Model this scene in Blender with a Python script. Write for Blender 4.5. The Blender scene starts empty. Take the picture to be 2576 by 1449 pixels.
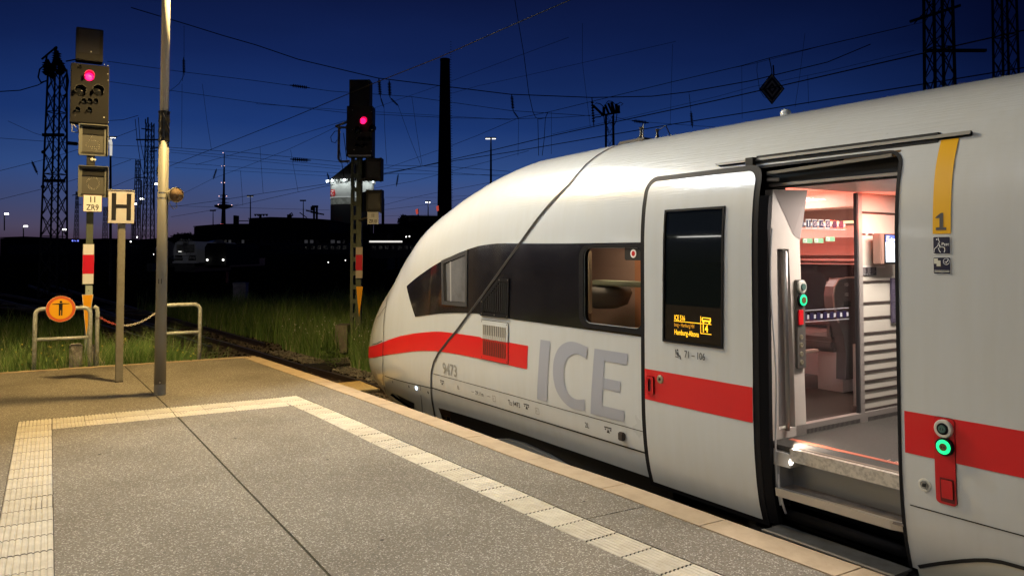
import bpy, bmesh, math, random
import numpy as np
from mathutils import Vector, Matrix, noise as mnoise
random.seed(7)
PI = math.pi
SC = bpy.context.scene
COL = SC.collection

# ------------------------------------------------------------------ camera, sky, lamps, exposure
H = 1.7                       # eye height above the platform (z = 0)
F = 1950.0                    # focal length in units of a 2576 wide picture
HY = 642.0                    # horizon row
PITCH = math.radians(2.0)
PYP = HY - F*math.tan(PITCH)  # row of the optical axis
YAW = math.atan((1288-125.0)/F)
TROT = math.atan(1288/F) - YAW    # the train stands a little askew to the platform
cam = bpy.data.cameras.new('camera'); camo = bpy.data.objects.new('camera', cam); COL.objects.link(camo)
cam.sensor_width = 36; cam.lens = 36*F/2576.0
cam.shift_y = -(724.5-PYP)/2576.0
cam.clip_start = .05; cam.clip_end = 6000
camo.location = (0, 0, H)
camo.rotation_euler = (PI/2+PITCH, 0, -YAW)
SC.camera = camo

w = bpy.data.worlds.new('World'); SC.world = w; w.use_nodes = True
nt = w.node_tree; nt.nodes.clear()
def N(t, ty, **k):
    n = t.nodes.new(ty)
    for a, v in k.items(): setattr(n, a, v)
    return n
def L(t, a, b): t.links.new(a, b)
def lin(c):
    return tuple(((v/255)/12.92 if v/255 <= .04045 else ((v/255+.055)/1.055)**2.4) for v in c)
def ramp(t, stops):
    r = N(t, 'ShaderNodeValToRGB'); e = r.color_ramp.elements
    while len(e) > 1: e.remove(e[0])
    e[0].position = stops[0][0]; e[0].color = (*stops[0][1], 1)
    for p, c in stops[1:]:
        q = e.new(p); q.color = (*c, 1)
    return r
tc = N(nt, 'ShaderNodeTexCoord'); sep = N(nt, 'ShaderNodeSeparateXYZ'); L(nt, tc.outputs['Generated'], sep.inputs[0])
# dusk sky: the afterglow sits low towards GLOW azimuth, night comes from the other side
skyA = ramp(nt, [(0.0, lin((38,28,38))), (.012, lin((72,54,72))), (.03, lin((82,74,98))), (.06, lin((68,78,118))), (.1, lin((49,77,132))),
                 (.16, lin((27,54,112))), (.24, lin((17,35,84))), (.33, lin((11,20,57))), (.5, lin((5,9,34))), (1.0, lin((2,4,26)))])
skyB = ramp(nt, [(0.0, lin((14,11,20))), (.03, lin((26,24,44))), (.08, lin((14,27,68))), (.16, lin((8,19,58))), (.24, lin((3,7,34))), (.5, lin((1,2,18))), (1.0, lin((0,1,10)))])
L(nt, sep.outputs['Z'], skyA.inputs[0]); L(nt, sep.outputs['Z'], skyB.inputs[0])
GA = YAW + math.atan((1050-1288)/F)
cn = N(nt, 'ShaderNodeTexNoise'); cn.inputs['Scale'].default_value = 2.2; cn.inputs['Detail'].default_value = 5
cm = N(nt, 'ShaderNodeMapping'); cm.inputs['Scale'].default_value = (1, 1, 3.5); L(nt, tc.outputs['Generated'], cm.inputs[0]); L(nt, cm.outputs[0], cn.inputs['Vector'])
cr_ = N(nt, 'ShaderNodeMapRange'); cr_.inputs['From Min'].default_value = .3; cr_.inputs['From Max'].default_value = .7; cr_.inputs['To Min'].default_value = .86; cr_.inputs['To Max'].default_value = 1.14; L(nt, cn.outputs['Fac'], cr_.inputs['Value'])
dot = N(nt, 'ShaderNodeVectorMath', operation='DOT_PRODUCT'); dot.inputs[1].default_value = (math.sin(GA), math.cos(GA), 0)
L(nt, tc.outputs['Generated'], dot.inputs[0])
mr = N(nt, 'ShaderNodeMapRange', interpolation_type='SMOOTHSTEP'); mr.inputs['From Min'].default_value = .70; mr.inputs['From Max'].default_value = .95
L(nt, dot.outputs['Value'], mr.inputs['Value'])
mx = N(nt, 'ShaderNodeMix', data_type='RGBA'); L(nt, mr.outputs[0], mx.inputs['Factor']); L(nt, skyB.outputs[0], mx.inputs['A']); L(nt, skyA.outputs[0], mx.inputs['B'])
bg = N(nt, 'ShaderNodeBackground'); bg.inputs['Strength'].default_value = 1.0; L(nt, mx.outputs['Result'], bg.inputs['Color']); L(nt, cr_.outputs[0], bg.inputs['Strength'])
wo = N(nt, 'ShaderNodeOutputWorld'); L(nt, bg.outputs[0], wo.inputs[0])
SC.view_settings.view_transform = 'Standard'; SC.view_settings.look = 'None'; SC.view_settings.exposure = 0; SC.view_settings.gamma = 1
try: SC.view_settings.use_curve_mapping = False
except Exception: pass
try:
    SC.cycles.max_bounces = 8; SC.cycles.transparent_max_bounces = 12; SC.cycles.sample_clamp_indirect = 4; SC.cycles.caustics_reflective = False; SC.cycles.caustics_refractive = False
except Exception: pass

def area(name, loc, target, power, color, sx_, sy_, spread=None):
    l = bpy.data.lights.new(name, 'AREA'); l.energy = power; l.color = color; l.shape = 'RECTANGLE'; l.size = sx_; l.size_y = sy_
    if spread: l.spread = spread
    o = bpy.data.objects.new(name, l); COL.objects.link(o); o.location = loc
    o.rotation_euler = (Vector(target)-Vector(loc)).to_track_quat('-Z', 'Y').to_euler()
    return o
CTR = math.cos(TROT); STR = math.sin(TROT)
def tw(p): return (p[0]*CTR-p[1]*STR, p[0]*STR+p[1]*CTR, p[2])      # train frame -> world
WARM = (1.0, .67, .25); COOL = (.78, .90, 1.0); NEUT = (1.0, .98, .97)
POLE = (1.19, 10.40)
def bulb(name, loc, power, color, r=.1):
    l = bpy.data.lights.new(name, 'POINT'); l.energy = power; l.color = color; l.shadow_soft_size = r
    o = bpy.data.objects.new(name, l); COL.objects.link(o); o.location = loc; return o
def spot(name, loc, target, power, color, deg, blend):
    l = bpy.data.lights.new(name, 'SPOT'); l.energy = power; l.color = color; l.shadow_soft_size = .1; l.spot_size = math.radians(deg); l.spot_blend = blend
    o = bpy.data.objects.new(name, l); COL.objects.link(o); o.location = loc; o.rotation_euler = (Vector(target)-Vector(loc)).to_track_quat('-Z', 'Y').to_euler(); return o
spot('lamp_light', (POLE[0]+.45, POLE[1]-.12, 6.0), (POLE[0]+.0, POLE[1]-.1, 0), 2100, WARM, 162, .28)
spot('added_train_side_light', (POLE[0]+1.25, POLE[1]-.75, 6.0), (4.2, 5.6, 1.6), 1120, (.78, .90, 1.0), 110, .5)  # added cool light, aimed to brighten the train's nose and side
area('canopy_lamp_light', (1.3, 6.6, 4.5), (4.3, 4.6, 1.0), 95, COOL, 1.3, .16)
for i, (x, y, p, c) in enumerate([(-.8, 3.6, 34, NEUT), (-.8, .8, 34, NEUT), (-.8, -2.0, 34, NEUT), (-.8, -4.8, 34, NEUT)]):
    area('canopy_lamp_light', (x, y, 4.555), (x, y, 0), p, c, 1.3, .16)
spot('far_lamp_light', (-7.5, 10.6, 6.1), (-6.5, 10.6, 0), 1100, WARM, 165, .6)
# lamps inside the train
area('vestibule_light', tw((5.05, 2.75, 2.14)), tw((5.05, 2.8, 0)), 44, (1, .88, .80), .9, .35)
area('saloon_light', tw((5.6, 4.6, 2.27)), tw((5.6, 4.6, 0)), 20, (1, .80, .72), 1.4, .5)
area('red_ceiling_light', tw((5.55, 4.6, 1.97)), tw((6.5, 4.6, 2.25)), 20, (1, .13, .09), .25, 1.8)
area('red_roof_light', tw((5.9, 4.6, 2.0)), tw((5.9, 4.6, 2.3)), 7, (1, .13, .09), .5, 1.8)
area('red_header_light', tw((5.3, 3.16, 1.93)), tw((5.35, 3.3, 1.98)), 2.6, (1, .11, .05), .35, .06)
area('threshold_light', tw((4.2, 3.19, .44)), tw((4.16, 2.6, .30)), 9, (1, .9, .78), .05, .05)
area('step_light', tw((4.22, 3.15, .56)), tw((4.5, 2.7, .5)), 3.2, (1, .86, .72), .06, .06)

# ------------------------------------------------------------------ picture ray -> place (pixels of a 2576 wide view)
def ray(px, py):
    r, f, u = px-1288.0, F, -(py-PYP)
    f, u = f*math.cos(PITCH)-u*math.sin(PITCH), f*math.sin(PITCH)+u*math.cos(PITCH)
    return Vector((r*math.cos(YAW)+f*math.sin(YAW), -r*math.sin(YAW)+f*math.cos(YAW), u))
O = Vector((0, 0, H))
def at_z(px, py, z): d = ray(px, py); return O+d*((z-H)/d.z)
def at_y(px, py, y): d = ray(px, py); return O+d*(y/d.y)
def at_d(px, py, dist): d = ray(px, py); return O+d*(dist/(d.x*math.sin(YAW)+d.y*math.cos(YAW)))          # dist = level distance straight ahead

# ------------------------------------------------------------------ materials
MATS = {}
def mat(name, col, rough=.6, metal=0.0, var=None, bump=None, emit=None, coat=0.0, spec=None, vscale=(1,1,1), var2=None):
    if name in MATS: return MATS[name]
    m = bpy.data.materials.new(name); m.use_nodes = True; t = m.node_tree; b = t.nodes['Principled BSDF']
    b.inputs['Base Color'].default_value = (*col, 1); b.inputs['Roughness'].default_value = rough; b.inputs['Metallic'].default_value = metal
    if coat: b.inputs['Coat Weight'].default_value = coat; b.inputs['Coat Roughness'].default_value = .08
    if spec is not None: b.inputs['Specular IOR Level'].default_value = spec
    if var or bump or var2:
        tcn = N(t, 'ShaderNodeTexCoord'); mp = N(t, 'ShaderNodeMapping'); mp.inputs['Scale'].default_value = vscale
        L(t, tcn.outputs['Object'], mp.inputs[0])
    cur = None
    for v in (var, var2):
        if not v: continue
        sc_, lo, hi, c2 = v                       # noise scale, ramp from, ramp to, second colour
        nz = N(t, 'ShaderNodeTexNoise'); nz.inputs['Scale'].default_value = sc_; nz.inputs['Detail'].default_value = 6; nz.inputs['Roughness'].default_value = .65
        L(t, mp.outputs[0], nz.inputs['Vector'])
        r = N(t, 'ShaderNodeMapRange'); r.inputs['From Min'].default_value = lo; r.inputs['From Max'].default_value = hi
        L(t, nz.outputs['Fac'], r.inputs['Value'])
        mxx = N(t, 'ShaderNodeMix', data_type='RGBA'); L(t, r.outputs[0], mxx.inputs['Factor'])
        if cur: L(t, cur, mxx.inputs['A'])
        else: mxx.inputs['A'].default_value = (*col, 1)
        mxx.inputs['B'].default_value = (*c2, 1); cur = mxx.outputs['Result']
    if cur: L(t, cur, b.inputs['Base Color'])
    if bump:
        nz = N(t, 'ShaderNodeTexNoise'); nz.inputs['Scale'].default_value = bump[0]; nz.inputs['Detail'].default_value = 4
        L(t, mp.outputs[0], nz.inputs['Vector'])
        bp = N(t, 'ShaderNodeBump'); bp.inputs['Strength'].default_value = bump[1]; bp.inputs['Distance'].default_value = bump[2]
        L(t, nz.outputs['Fac'], bp.inputs['Height']); L(t, bp.outputs[0], b.inputs['Normal'])
    if emit:
        b.inputs['Emission Color'].default_value = (*emit[0], 1); b.inputs['Emission Strength'].default_value = emit[1]
    MATS[name] = m; return m
def glassmat(name, tint, refl, rough=.02):
    if name in MATS: return MATS[name]
    m = bpy.data.materials.new(name); m.use_nodes = True; t = m.node_tree; t.nodes.clear()
    tr = N(t, 'ShaderNodeBsdfTransparent'); tr.inputs[0].default_value = (*tint, 1)
    g = N(t, 'ShaderNodeBsdfGlossy'); g.inputs['Roughness'].default_value = rough; g.inputs['Color'].default_value = (1, 1, 1, 1)
    fr = N(t, 'ShaderNodeLayerWeight'); fr.inputs['Blend'].default_value = .5
    pw = N(t, 'ShaderNodeMath', operation='POWER'); pw.inputs[1].default_value = 4; L(t, fr.outputs['Facing'], pw.inputs[0])
    mu = N(t, 'ShaderNodeMath', operation='MULTIPLY_ADD'); mu.inputs[1].default_value = refl*.5; mu.inputs[2].default_value = .04*refl; L(t, pw.outputs[0], mu.inputs[0])
    x = N(t, 'ShaderNodeMixShader'); L(t, mu.outputs[0], x.inputs[0]); L(t, tr.outputs[0], x.inputs[1]); L(t, g.outputs[0], x.inputs[2])
    o = N(t, 'ShaderNodeOutputMaterial'); L(t, x.outputs[0], o.inputs[0]); MATS[name] = m; return m

def paintmat(name, col, rough=.27, dirt=(.42,.41,.33), amt=.35):
    """coach paint: grime film, faint streaks running down, wiped arcs near the roof shoulder"""
    m = bpy.data.materials.new(name); m.use_nodes = True; t = m.node_tree; b = t.nodes['Principled BSDF']
    tcn = N(t, 'ShaderNodeTexCoord')
    def noi(scale, vs, det=5):
        mp = N(t, 'ShaderNodeMapping'); mp.inputs['Scale'].default_value = vs; L(t, tcn.outputs['Object'], mp.inputs[0])
        n = N(t, 'ShaderNodeTexNoise'); n.inputs['Scale'].default_value = scale; n.inputs['Detail'].default_value = det; L(t, mp.outputs[0], n.inputs['Vector']); return n.outputs['Fac']
    n1 = noi(1.3, (1, 1, 1)); n2 = noi(14, (1, 1, .12)); n3 = noi(60, (1, 1, 1))
    a = N(t, 'ShaderNodeMath', operation='MULTIPLY'); L(t, n1, a.inputs[0]); L(t, n2, a.inputs[1])
    r = N(t, 'ShaderNodeMapRange'); r.inputs['From Min'].default_value = .12; r.inputs['From Max'].default_value = .42; r.inputs['To Max'].default_value = amt; L(t, a.outputs[0], r.inputs['Value'])
    mxx = N(t, 'ShaderNodeMix', data_type='RGBA'); mxx.inputs['A'].default_value = (*col, 1); mxx.inputs['B'].default_value = (*dirt, 1); L(t, r.outputs[0], mxx.inputs['Factor'])
    L(t, mxx.outputs['Result'], b.inputs['Base Color'])
    rr = N(t, 'ShaderNodeMapRange'); rr.inputs['To Min'].default_value = rough-.07; rr.inputs['To Max'].default_value = rough+.2; L(t, n1, rr.inputs['Value']); L(t, rr.outputs[0], b.inputs['Roughness'])
    # scratches above the belt: fine ridges running lengthwise
    s = noi(9, (6, .55, 9), 7)
    sepz = N(t, 'ShaderNodeSeparateXYZ'); L(t, tcn.outputs['Object'], sepz.inputs[0])
    zr = N(t, 'ShaderNodeMapRange'); zr.inputs['From Min'].default_value = 2.95; zr.inputs['From Max'].default_value = 3.2; zr.inputs['To Min'].default_value = .06; zr.inputs['To Max'].default_value = .8; L(t, sepz.outputs['Z'], zr.inputs['Value'])
    bp = N(t, 'ShaderNodeBump'); bp.inputs['Distance'].default_value = .004; L(t, zr.outputs[0], bp.inputs['Strength']); L(t, s, bp.inputs['Height'])
    bp2 = N(t, 'ShaderNodeBump'); bp2.inputs['Distance'].default_value = .0015; bp2.inputs['Strength'].default_value = .06; L(t, n3, bp2.inputs['Height']); L(t, bp.outputs[0], bp2.inputs['Normal'])
    L(t, bp2.outputs[0], b.inputs['Normal'])
    b.inputs['Coat Weight'].default_value = .8; b.inputs['Coat Roughness'].default_value = .07; L(t, bp2.outputs[0], b.inputs['Coat Normal'])
    MATS[name] = m; return m

# ------------------------------------------------------------------ mesh helpers
OFF = {}
def me_of(name, V, Fc, smooth=False, normals=None):
    me = bpy.data.meshes.new(name); me.from_pydata([tuple(v) for v in V], [], Fc); me.update()
    if smooth or normals is not None:
        me.polygons.foreach_set('use_smooth', [True]*len(me.polygons))
    if normals is not None:
        me.normals_split_custom_set_from_vertices([tuple(n) for n in normals])
    return me
def obj(name, V, Fc, m, parent=None, base=None, smooth=False, normals=None, label=None, mats=None, fm=None):
    if parent is not None: off = OFF[parent]
    else: off = Vector(base) if base is not None else Vector((0, 0, 0))
    V = [(v[0]-off[0], v[1]-off[1], v[2]-off[2]) for v in V]
    me = me_of(name, V, Fc, smooth, normals)
    o = bpy.data.objects.new(name, me); COL.objects.link(o)
    if mats:
        for q in mats: me.materials.append(q)
        me.polygons.foreach_set('material_index', fm)
    else: me.materials.append(m)
    if parent is not None: o.parent = parent
    else: o.location = off
    OFF[o] = off
    if label: o['label'] = label
    return o
def thing(name, loc, label, cat, group=None, kind=None):
    o = bpy.data.objects.new(name, None); COL.objects.link(o); o.location = loc; o.empty_display_size = .2
    OFF[o] = Vector(loc); tag(o, label, cat, group, kind); return o
def tag(o, label=None, cat=None, group=None, kind=None):
    if label: o['label'] = label
    if cat: o['category'] = cat
    if group: o['group'] = group
    if kind: o['kind'] = kind
    return o
def copy_tree(o, parent=None, loc=None):
    c = o.copy(); COL.objects.link(c); c.parent = parent
    if loc is not None: c.location = loc
    for ch in list(o.children): copy_tree(ch, c)
    return c
class MB:
    def __init__(s): s.V = []; s.F = []
    def add(s, V, Fc):
        n = len(s.V); s.V += [tuple(v) for v in V]; s.F += [tuple(i+n for i in f) for f in Fc]; return s
    def box(s, a, b):
        x0, y0, z0 = [min(a[i], b[i]) for i in range(3)]; x1, y1, z1 = [max(a[i], b[i]) for i in range(3)]
        return s.add([(x0,y0,z0),(x1,y0,z0),(x1,y1,z0),(x0,y1,z0),(x0,y0,z1),(x1,y0,z1),(x1,y1,z1),(x0,y1,z1)],
                     [(0,3,2,1),(4,5,6,7),(0,1,5,4),(1,2,6,5),(2,3,7,6),(3,0,4,7)])
    def bbox(s, a, b, r=.01):
        """box with chamfered edges"""
        bm = bmesh.new(); t = MB().box(a, b)
        vs = [bm.verts.new(v) for v in t.V]
        for f in t.F: bm.faces.new([vs[i] for i in f])
        bmesh.ops.bevel(bm, geom=bm.edges[:], offset=r, segments=2, affect='EDGES')
        bm.verts.index_update(); s.add([v.co[:] for v in bm.verts], [[v.index for v in f.verts] for f in bm.faces]); bm.free(); return s
    def prism(s, pts, d):
        """closed outline pts (3D, planar) pushed by vector d"""
        n = len(pts); A = [Vector(p) for p in pts]; B = [p+Vector(d) for p in A]
        nn = Vector((0, 0, 0))
        for i in range(n): nn += A[i].cross(A[(i+1) % n])
        if nn.dot(Vector(d)) > 0: A = A[::-1]; B = B[::-1]
        return s.add(A+B, [tuple(range(n)), tuple(range(2*n-1, n-1, -1))]+[(i, n+i, n+(i+1) % n, (i+1) % n) for i in range(n)])
    def tube(s, pts, r, n=8, cap=True):
        pts = [Vector(p) for p in pts]; rs = r if isinstance(r, (list, tuple)) else [r]*len(pts)
        up = None; base = len(s.V)
        for i, p in enumerate(pts):
            d = (pts[min(i+1, len(pts)-1)]-pts[max(i-1, 0)]).normalized()
            if up is None:
                up = Vector((0, 0, 1)) if abs(d.z) < .9 else Vector((1, 0, 0))
            u = (up-d*up.dot(d)).normalized(); v = d.cross(u); up = u
            for k in range(n):
                a = 2*PI*k/n; s.V.append(tuple(p+(u*math.cos(a)+v*math.sin(a))*rs[i]))
        for i in range(len(pts)-1):
            for k in range(n):
                a = base+i*n+k; b = base+i*n+(k+1) % n; s.F.append((a, b, b+n, a+n))
        if cap:
            s.F.append(tuple(base+k for k in range(n))[::-1]); e = base+(len(pts)-1)*n; s.F.append(tuple(e+k for k in range(n)))
        return s
    def beam(s, a, b, w_, h_=None):
        h_ = h_ or w_; a = Vector(a); b = Vector(b); d = (b-a).normalized()
        u = d.cross(Vector((0, 0, 1)) if abs(d.z) < .95 else Vector((1, 0, 0))).normalized(); v = d.cross(u)
        P = [(-1,-1),(1,-1),(1,1),(-1,1)]
        return s.add([a+u*x*w_/2+v*y*h_/2 for x, y in P]+[b+u*x*w_/2+v*y*h_/2 for x, y in P],
                     [(0,1,2,3),(7,6,5,4),(0,4,5,1),(1,5,6,2),(2,6,7,3),(3,7,4,0)])
    def lathe(s, c, axis, prof, n=16):
        """prof = [(distance along axis, radius)]"""
        c = Vector(c); ax = Vector(axis).normalized(); u = ax.cross(Vector((0, 0, 1)) if abs(ax.z) < .9 else Vector((1, 0, 0))).normalized(); v = ax.cross(u)
        base = len(s.V)
        for d, r in prof:
            for k in range(n):
                a = 2*PI*k/n; s.V.append(tuple(c+ax*d+(u*math.cos(a)+v*math.sin(a))*r))
        for i in range(len(prof)-1):
            for k in range(n):
                a = base+i*n+k; b = base+i*n+(k+1) % n; s.F.append((a, a+n, b+n, b))
        s.F.append(tuple(base+k for k in range(n))); e = base+(len(prof)-1)*n; s.F.append(tuple(e+k for k in range(n))[::-1])
        return s
    def obj(s, name, m, parent=None, **k): return obj(name, s.V, s.F, m, parent, **k)
def rrect(x0, x1, z0, z1, r, n=5):
    P = []
    for cx, cz, a0 in ((x1-r, z1-r, 0), (x0+r, z1-r, 90), (x0+r, z0+r, 180), (x1-r, z0+r, 270)):
        for i in range(n+1):
            a = math.radians(a0+90*i/n); P.append((cx+r*math.cos(a), cz+r*math.sin(a)))
    return P
def circ(cx, cz, r, n=24): return [(cx+r*math.cos(2*PI*i/n), cz+r*math.sin(2*PI*i/n)) for i in range(n)]
_tcache = {}
def text2d(s, size=1.0, bold=0.0, sxx=1.0, space=1.0, align='LEFT'):
    """outline of a piece of lettering as flat verts and faces, x to the right, y up"""
    key = (s, size, bold, sxx, space, align)
    if key in _tcache: return _tcache[key]
    cu = bpy.data.curves.new('lettering', 'FONT'); cu.body = s; cu.size = size; cu.offset = bold*size; cu.space_character = space; cu.align_x = align; cu.resolution_u = 3; cu.fill_mode = 'BOTH'
    o = bpy.data.objects.new('lettering', cu); me = bpy.data.meshes.new_from_object(o)
    V = [(v.co.x*sxx, v.co.y) for v in me.vertices]; Fc = [tuple(p.vertices) for p in me.polygons]
    bpy.data.objects.remove(o); bpy.data.curves.remove(cu); bpy.data.meshes.remove(me)
    _tcache[key] = (V, Fc); return V, Fc
def text_at(name, s, org, xdir, ydir, size, m, parent=None, **k):
    lab = k.pop('label', None); base = k.pop('base', None)
    V, Fc = text2d(s, size, **k); org = Vector(org); xd = Vector(xdir); yd = Vector(ydir)
    return obj(name, [org+xd*a+yd*b for a, b in V], Fc, m, parent, base=base, label=lab)
def fill2d(loops, cuts_a=(), cuts_b=()):
    """triangulate outline(s) with holes and slice along lines; returns verts2d, faces"""
    bm = bmesh.new(); ed = []
    for lp in loops:
        vs = [bm.verts.new((0, a, b)) for a, b in lp]
        for i in range(len(vs)): ed.append(bm.edges.new((vs[i], vs[(i+1) % len(vs)])))
    bmesh.ops.triangle_fill(bm, use_beauty=True, use_dissolve=False, edges=ed, normal=(1, 0, 0))
    for a in cuts_a: bmesh.ops.bisect_plane(bm, geom=bm.verts[:]+bm.edges[:]+bm.faces[:], plane_co=(0, a, 0), plane_no=(0, 1, 0), dist=1e-5)
    for b in cuts_b: bmesh.ops.bisect_plane(bm, geom=bm.verts[:]+bm.edges[:]+bm.faces[:], plane_co=(0, 0, b), plane_no=(0, 0, 1), dist=1e-5)
    bm.normal_update()
    for f in bm.faces:
        if f.normal.x > 0: f.normal_flip()
    bm.verts.index_update(); V = [(v.co.y, v.co.z) for v in bm.verts]; Fc = [tuple(v.index for v in f.verts) for f in bm.faces]
    B = [(e.verts[0].index, e.verts[1].index) for e in bm.edges if len(e.link_faces) == 1]
    bm.free(); return V, Fc, B

# ---- body surface of the train (own frame: Y forward, camera-side flank at X=4.1, centre X=5.53)
XC = 5.53
def pchip(xs, ys):
    xs = [float(a) for a in xs]; ys = [float(a) for a in ys]; n = len(xs)
    h = [xs[i+1]-xs[i] for i in range(n-1)]; d = [(ys[i+1]-ys[i])/h[i] for i in range(n-1)]
    m = [d[0]] + [0.0]*(n-2) + [d[-1]]
    for i in range(1, n-1):
        if d[i-1]*d[i] > 0:
            w1 = 2*h[i]+h[i-1]; w2 = h[i]+2*h[i-1]
            m[i] = (w1+w2)/(w1/d[i-1]+w2/d[i])
    def f(x):
        if x <= xs[0]: return ys[0]
        if x >= xs[-1]: return ys[-1]
        i = max(k for k in range(n-1) if xs[k] <= x)
        t = (x-xs[i])/h[i]; t2 = t*t; t3 = t2*t
        return ys[i]*(2*t3-3*t2+1)+h[i]*m[i]*(t3-2*t2+t)+ys[i+1]*(3*t2-2*t3)+h[i]*m[i+1]*(t3-t2)
    return f
ZB0, ZT0 = -0.3, 2.80
_base = [(.17,-.3),(.14,-.15),(.09,.0),(.045,.15),(.018,.33),(.003,.55),(0,.8),(0,1.2),(0,1.6),(.002,1.8),(.012,1.98),(.035,2.13),
         (.07,2.24),(.12,2.34),(.2,2.45),(.32,2.56),(.47,2.65),(.65,2.715),(.85,2.757),(1.1,2.785),(1.3,2.797),(1.43,2.80)]
def _resample(pts, n):
    ds = [0]
    for a, b in zip(pts, pts[1:]): ds.append(ds[-1]+math.hypot(b[0]-a[0], b[1]-a[1]))
    fx = pchip(ds, [p[0] for p in pts]); fz = pchip(ds, [p[1] for p in pts])
    return [(fx(ds[-1]*i/n), fz(ds[-1]*i/n)) for i in range(n+1)]
NP = 120
_B = [((1.43-o)/1.43, (z-ZB0)/(ZT0-ZB0)) for o, z in _resample(_base, NP)]
_N = []
for i in range(241):
    v = i/240.; v = 1-(1-v)**1.8
    if v > .26: u = (1-((v-.26)/.74)**2.3)**(1/2.0)
    else: u = 1-.22*((.26-v)/.26)**2
    _N.append((u, v))
_N = _resample(_N, NP)
_B = np.array(_B); _N = np.array(_N)
fw = pchip([7.9,8.5,9,9.5,10,10.4,10.8,11.15,11.45,11.65,11.76,11.8],[1.43,1.415,1.37,1.3,1.185,1.08,.94,.78,.6,.41,.22,.03])
fzt = pchip([5.9,6.5,7,7.5,8.1,8.7,9.35,10,10.5,10.8,11.1,11.4,11.6,11.74,11.8],[2.80,2.785,2.72,2.6,2.42,2.23,1.99,1.71,1.49,1.34,1.14,.88,.66,.46,.3])
fzb = pchip([9.6,10.3,10.8,11.2,11.5,11.7,11.8],[-.3,-.29,-.25,-.16,-.04,.1,.22])
fk = pchip([7.7,8.3,9.1,10,11],[0,.08,.4,.8,1])
def sec(y):
    k = fk(y); P = _B*(1-k)+_N*k
    w, zt, zb = fw(y), fzt(y), fzb(y)
    return XC-w*P[:,0], zb+(zt-zb)*P[:,1]
_cache = {}
def csec(y):
    q = round(y, 4)
    if q not in _cache:
        if len(_cache) > 6000: _cache.clear()
        _cache[q] = sec(q)
    return _cache[q]
TT_ = np.linspace(0, 1, NP+1)
def st(y, t):                       # point by profile parameter
    X, Z = csec(y); return (float(np.interp(t, TT_, X)), y, float(np.interp(t, TT_, Z)))
def z2t(y, z):
    X, Z = csec(y); return float(np.interp(z, Z, TT_))
def sx(y, z): return st(y, z2t(y, z))[0]
def nrm(y, t):
    e = .01; y0 = min(y, 11.78); t0, t1 = max(0, t-e), min(1, t+e)
    a = np.array(st(y0+e, t))-np.array(st(y0-e, t)); b = np.array(st(y0, t1))-np.array(st(y0, t0))
    n = np.cross(a, b); n /= (np.linalg.norm(n)+1e-12)
    if n[0] > 0 and t < .8: n = -n
    if t >= .8 and n[2] < 0: n = -n
    return n

# ------------------------------------------------------------------ the express train
R0 = Vector((5.53, 2.0, -.88))
train = bpy.data.objects.new('express_train', None); COL.objects.link(train)
train.location = tw(R0); train.rotation_euler = (0, 0, TROT); OFF[train] = R0
tag(train, 'white high speed train with red stripe, pointed nose and open passenger door beside the platform', 'train')
WHITE = paintmat('train_white_paint', (.545,.57,.58), amt=.22)
RED = paintmat('train_red_paint', (.62,.008,.012), amt=.04, dirt=(.3,.02,.02))
RED.node_tree.nodes['Principled BSDF'].inputs['Coat Weight'].default_value = .25
BAND = mat('dark_band_glass', (.010,.009,.011), .12, var=(3,.4,.7,(.020,.018,.020)), bump=(2.2,.12,.02), coat=.5)
RUBBER = mat('black_rubber', (.010,.010,.012), .55, spec=.12)
BLACK = mat('black_paint', (.006,.006,.007), .5)
GREYP = mat('grey_print', (.33,.35,.41), .4); GREYP2 = mat('grey_number_print', (.27,.27,.25), .4); DKP = mat('dark_print', (.05,.05,.055), .5)
STEEL = mat('brushed_steel', (.5,.49,.46), .28, 1.0, bump=(60,.1,.001)); ALU = mat('aluminium', (.55,.54,.52), .42, .85, var=(20,.4,.7,(.4,.38,.36)))
GLASSD = glassmat('tinted_glass', (.62,.62,.6), .9); GLASSC = glassmat('clear_glass', (.93,.92,.91), 1.0)
YEL = mat('yellow_print', (.74,.40,.008), .35); NAVY = mat('navy_print', (.008,.01,.035), .35); WPR = mat('white_print', (.8,.8,.78), .5)

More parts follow.
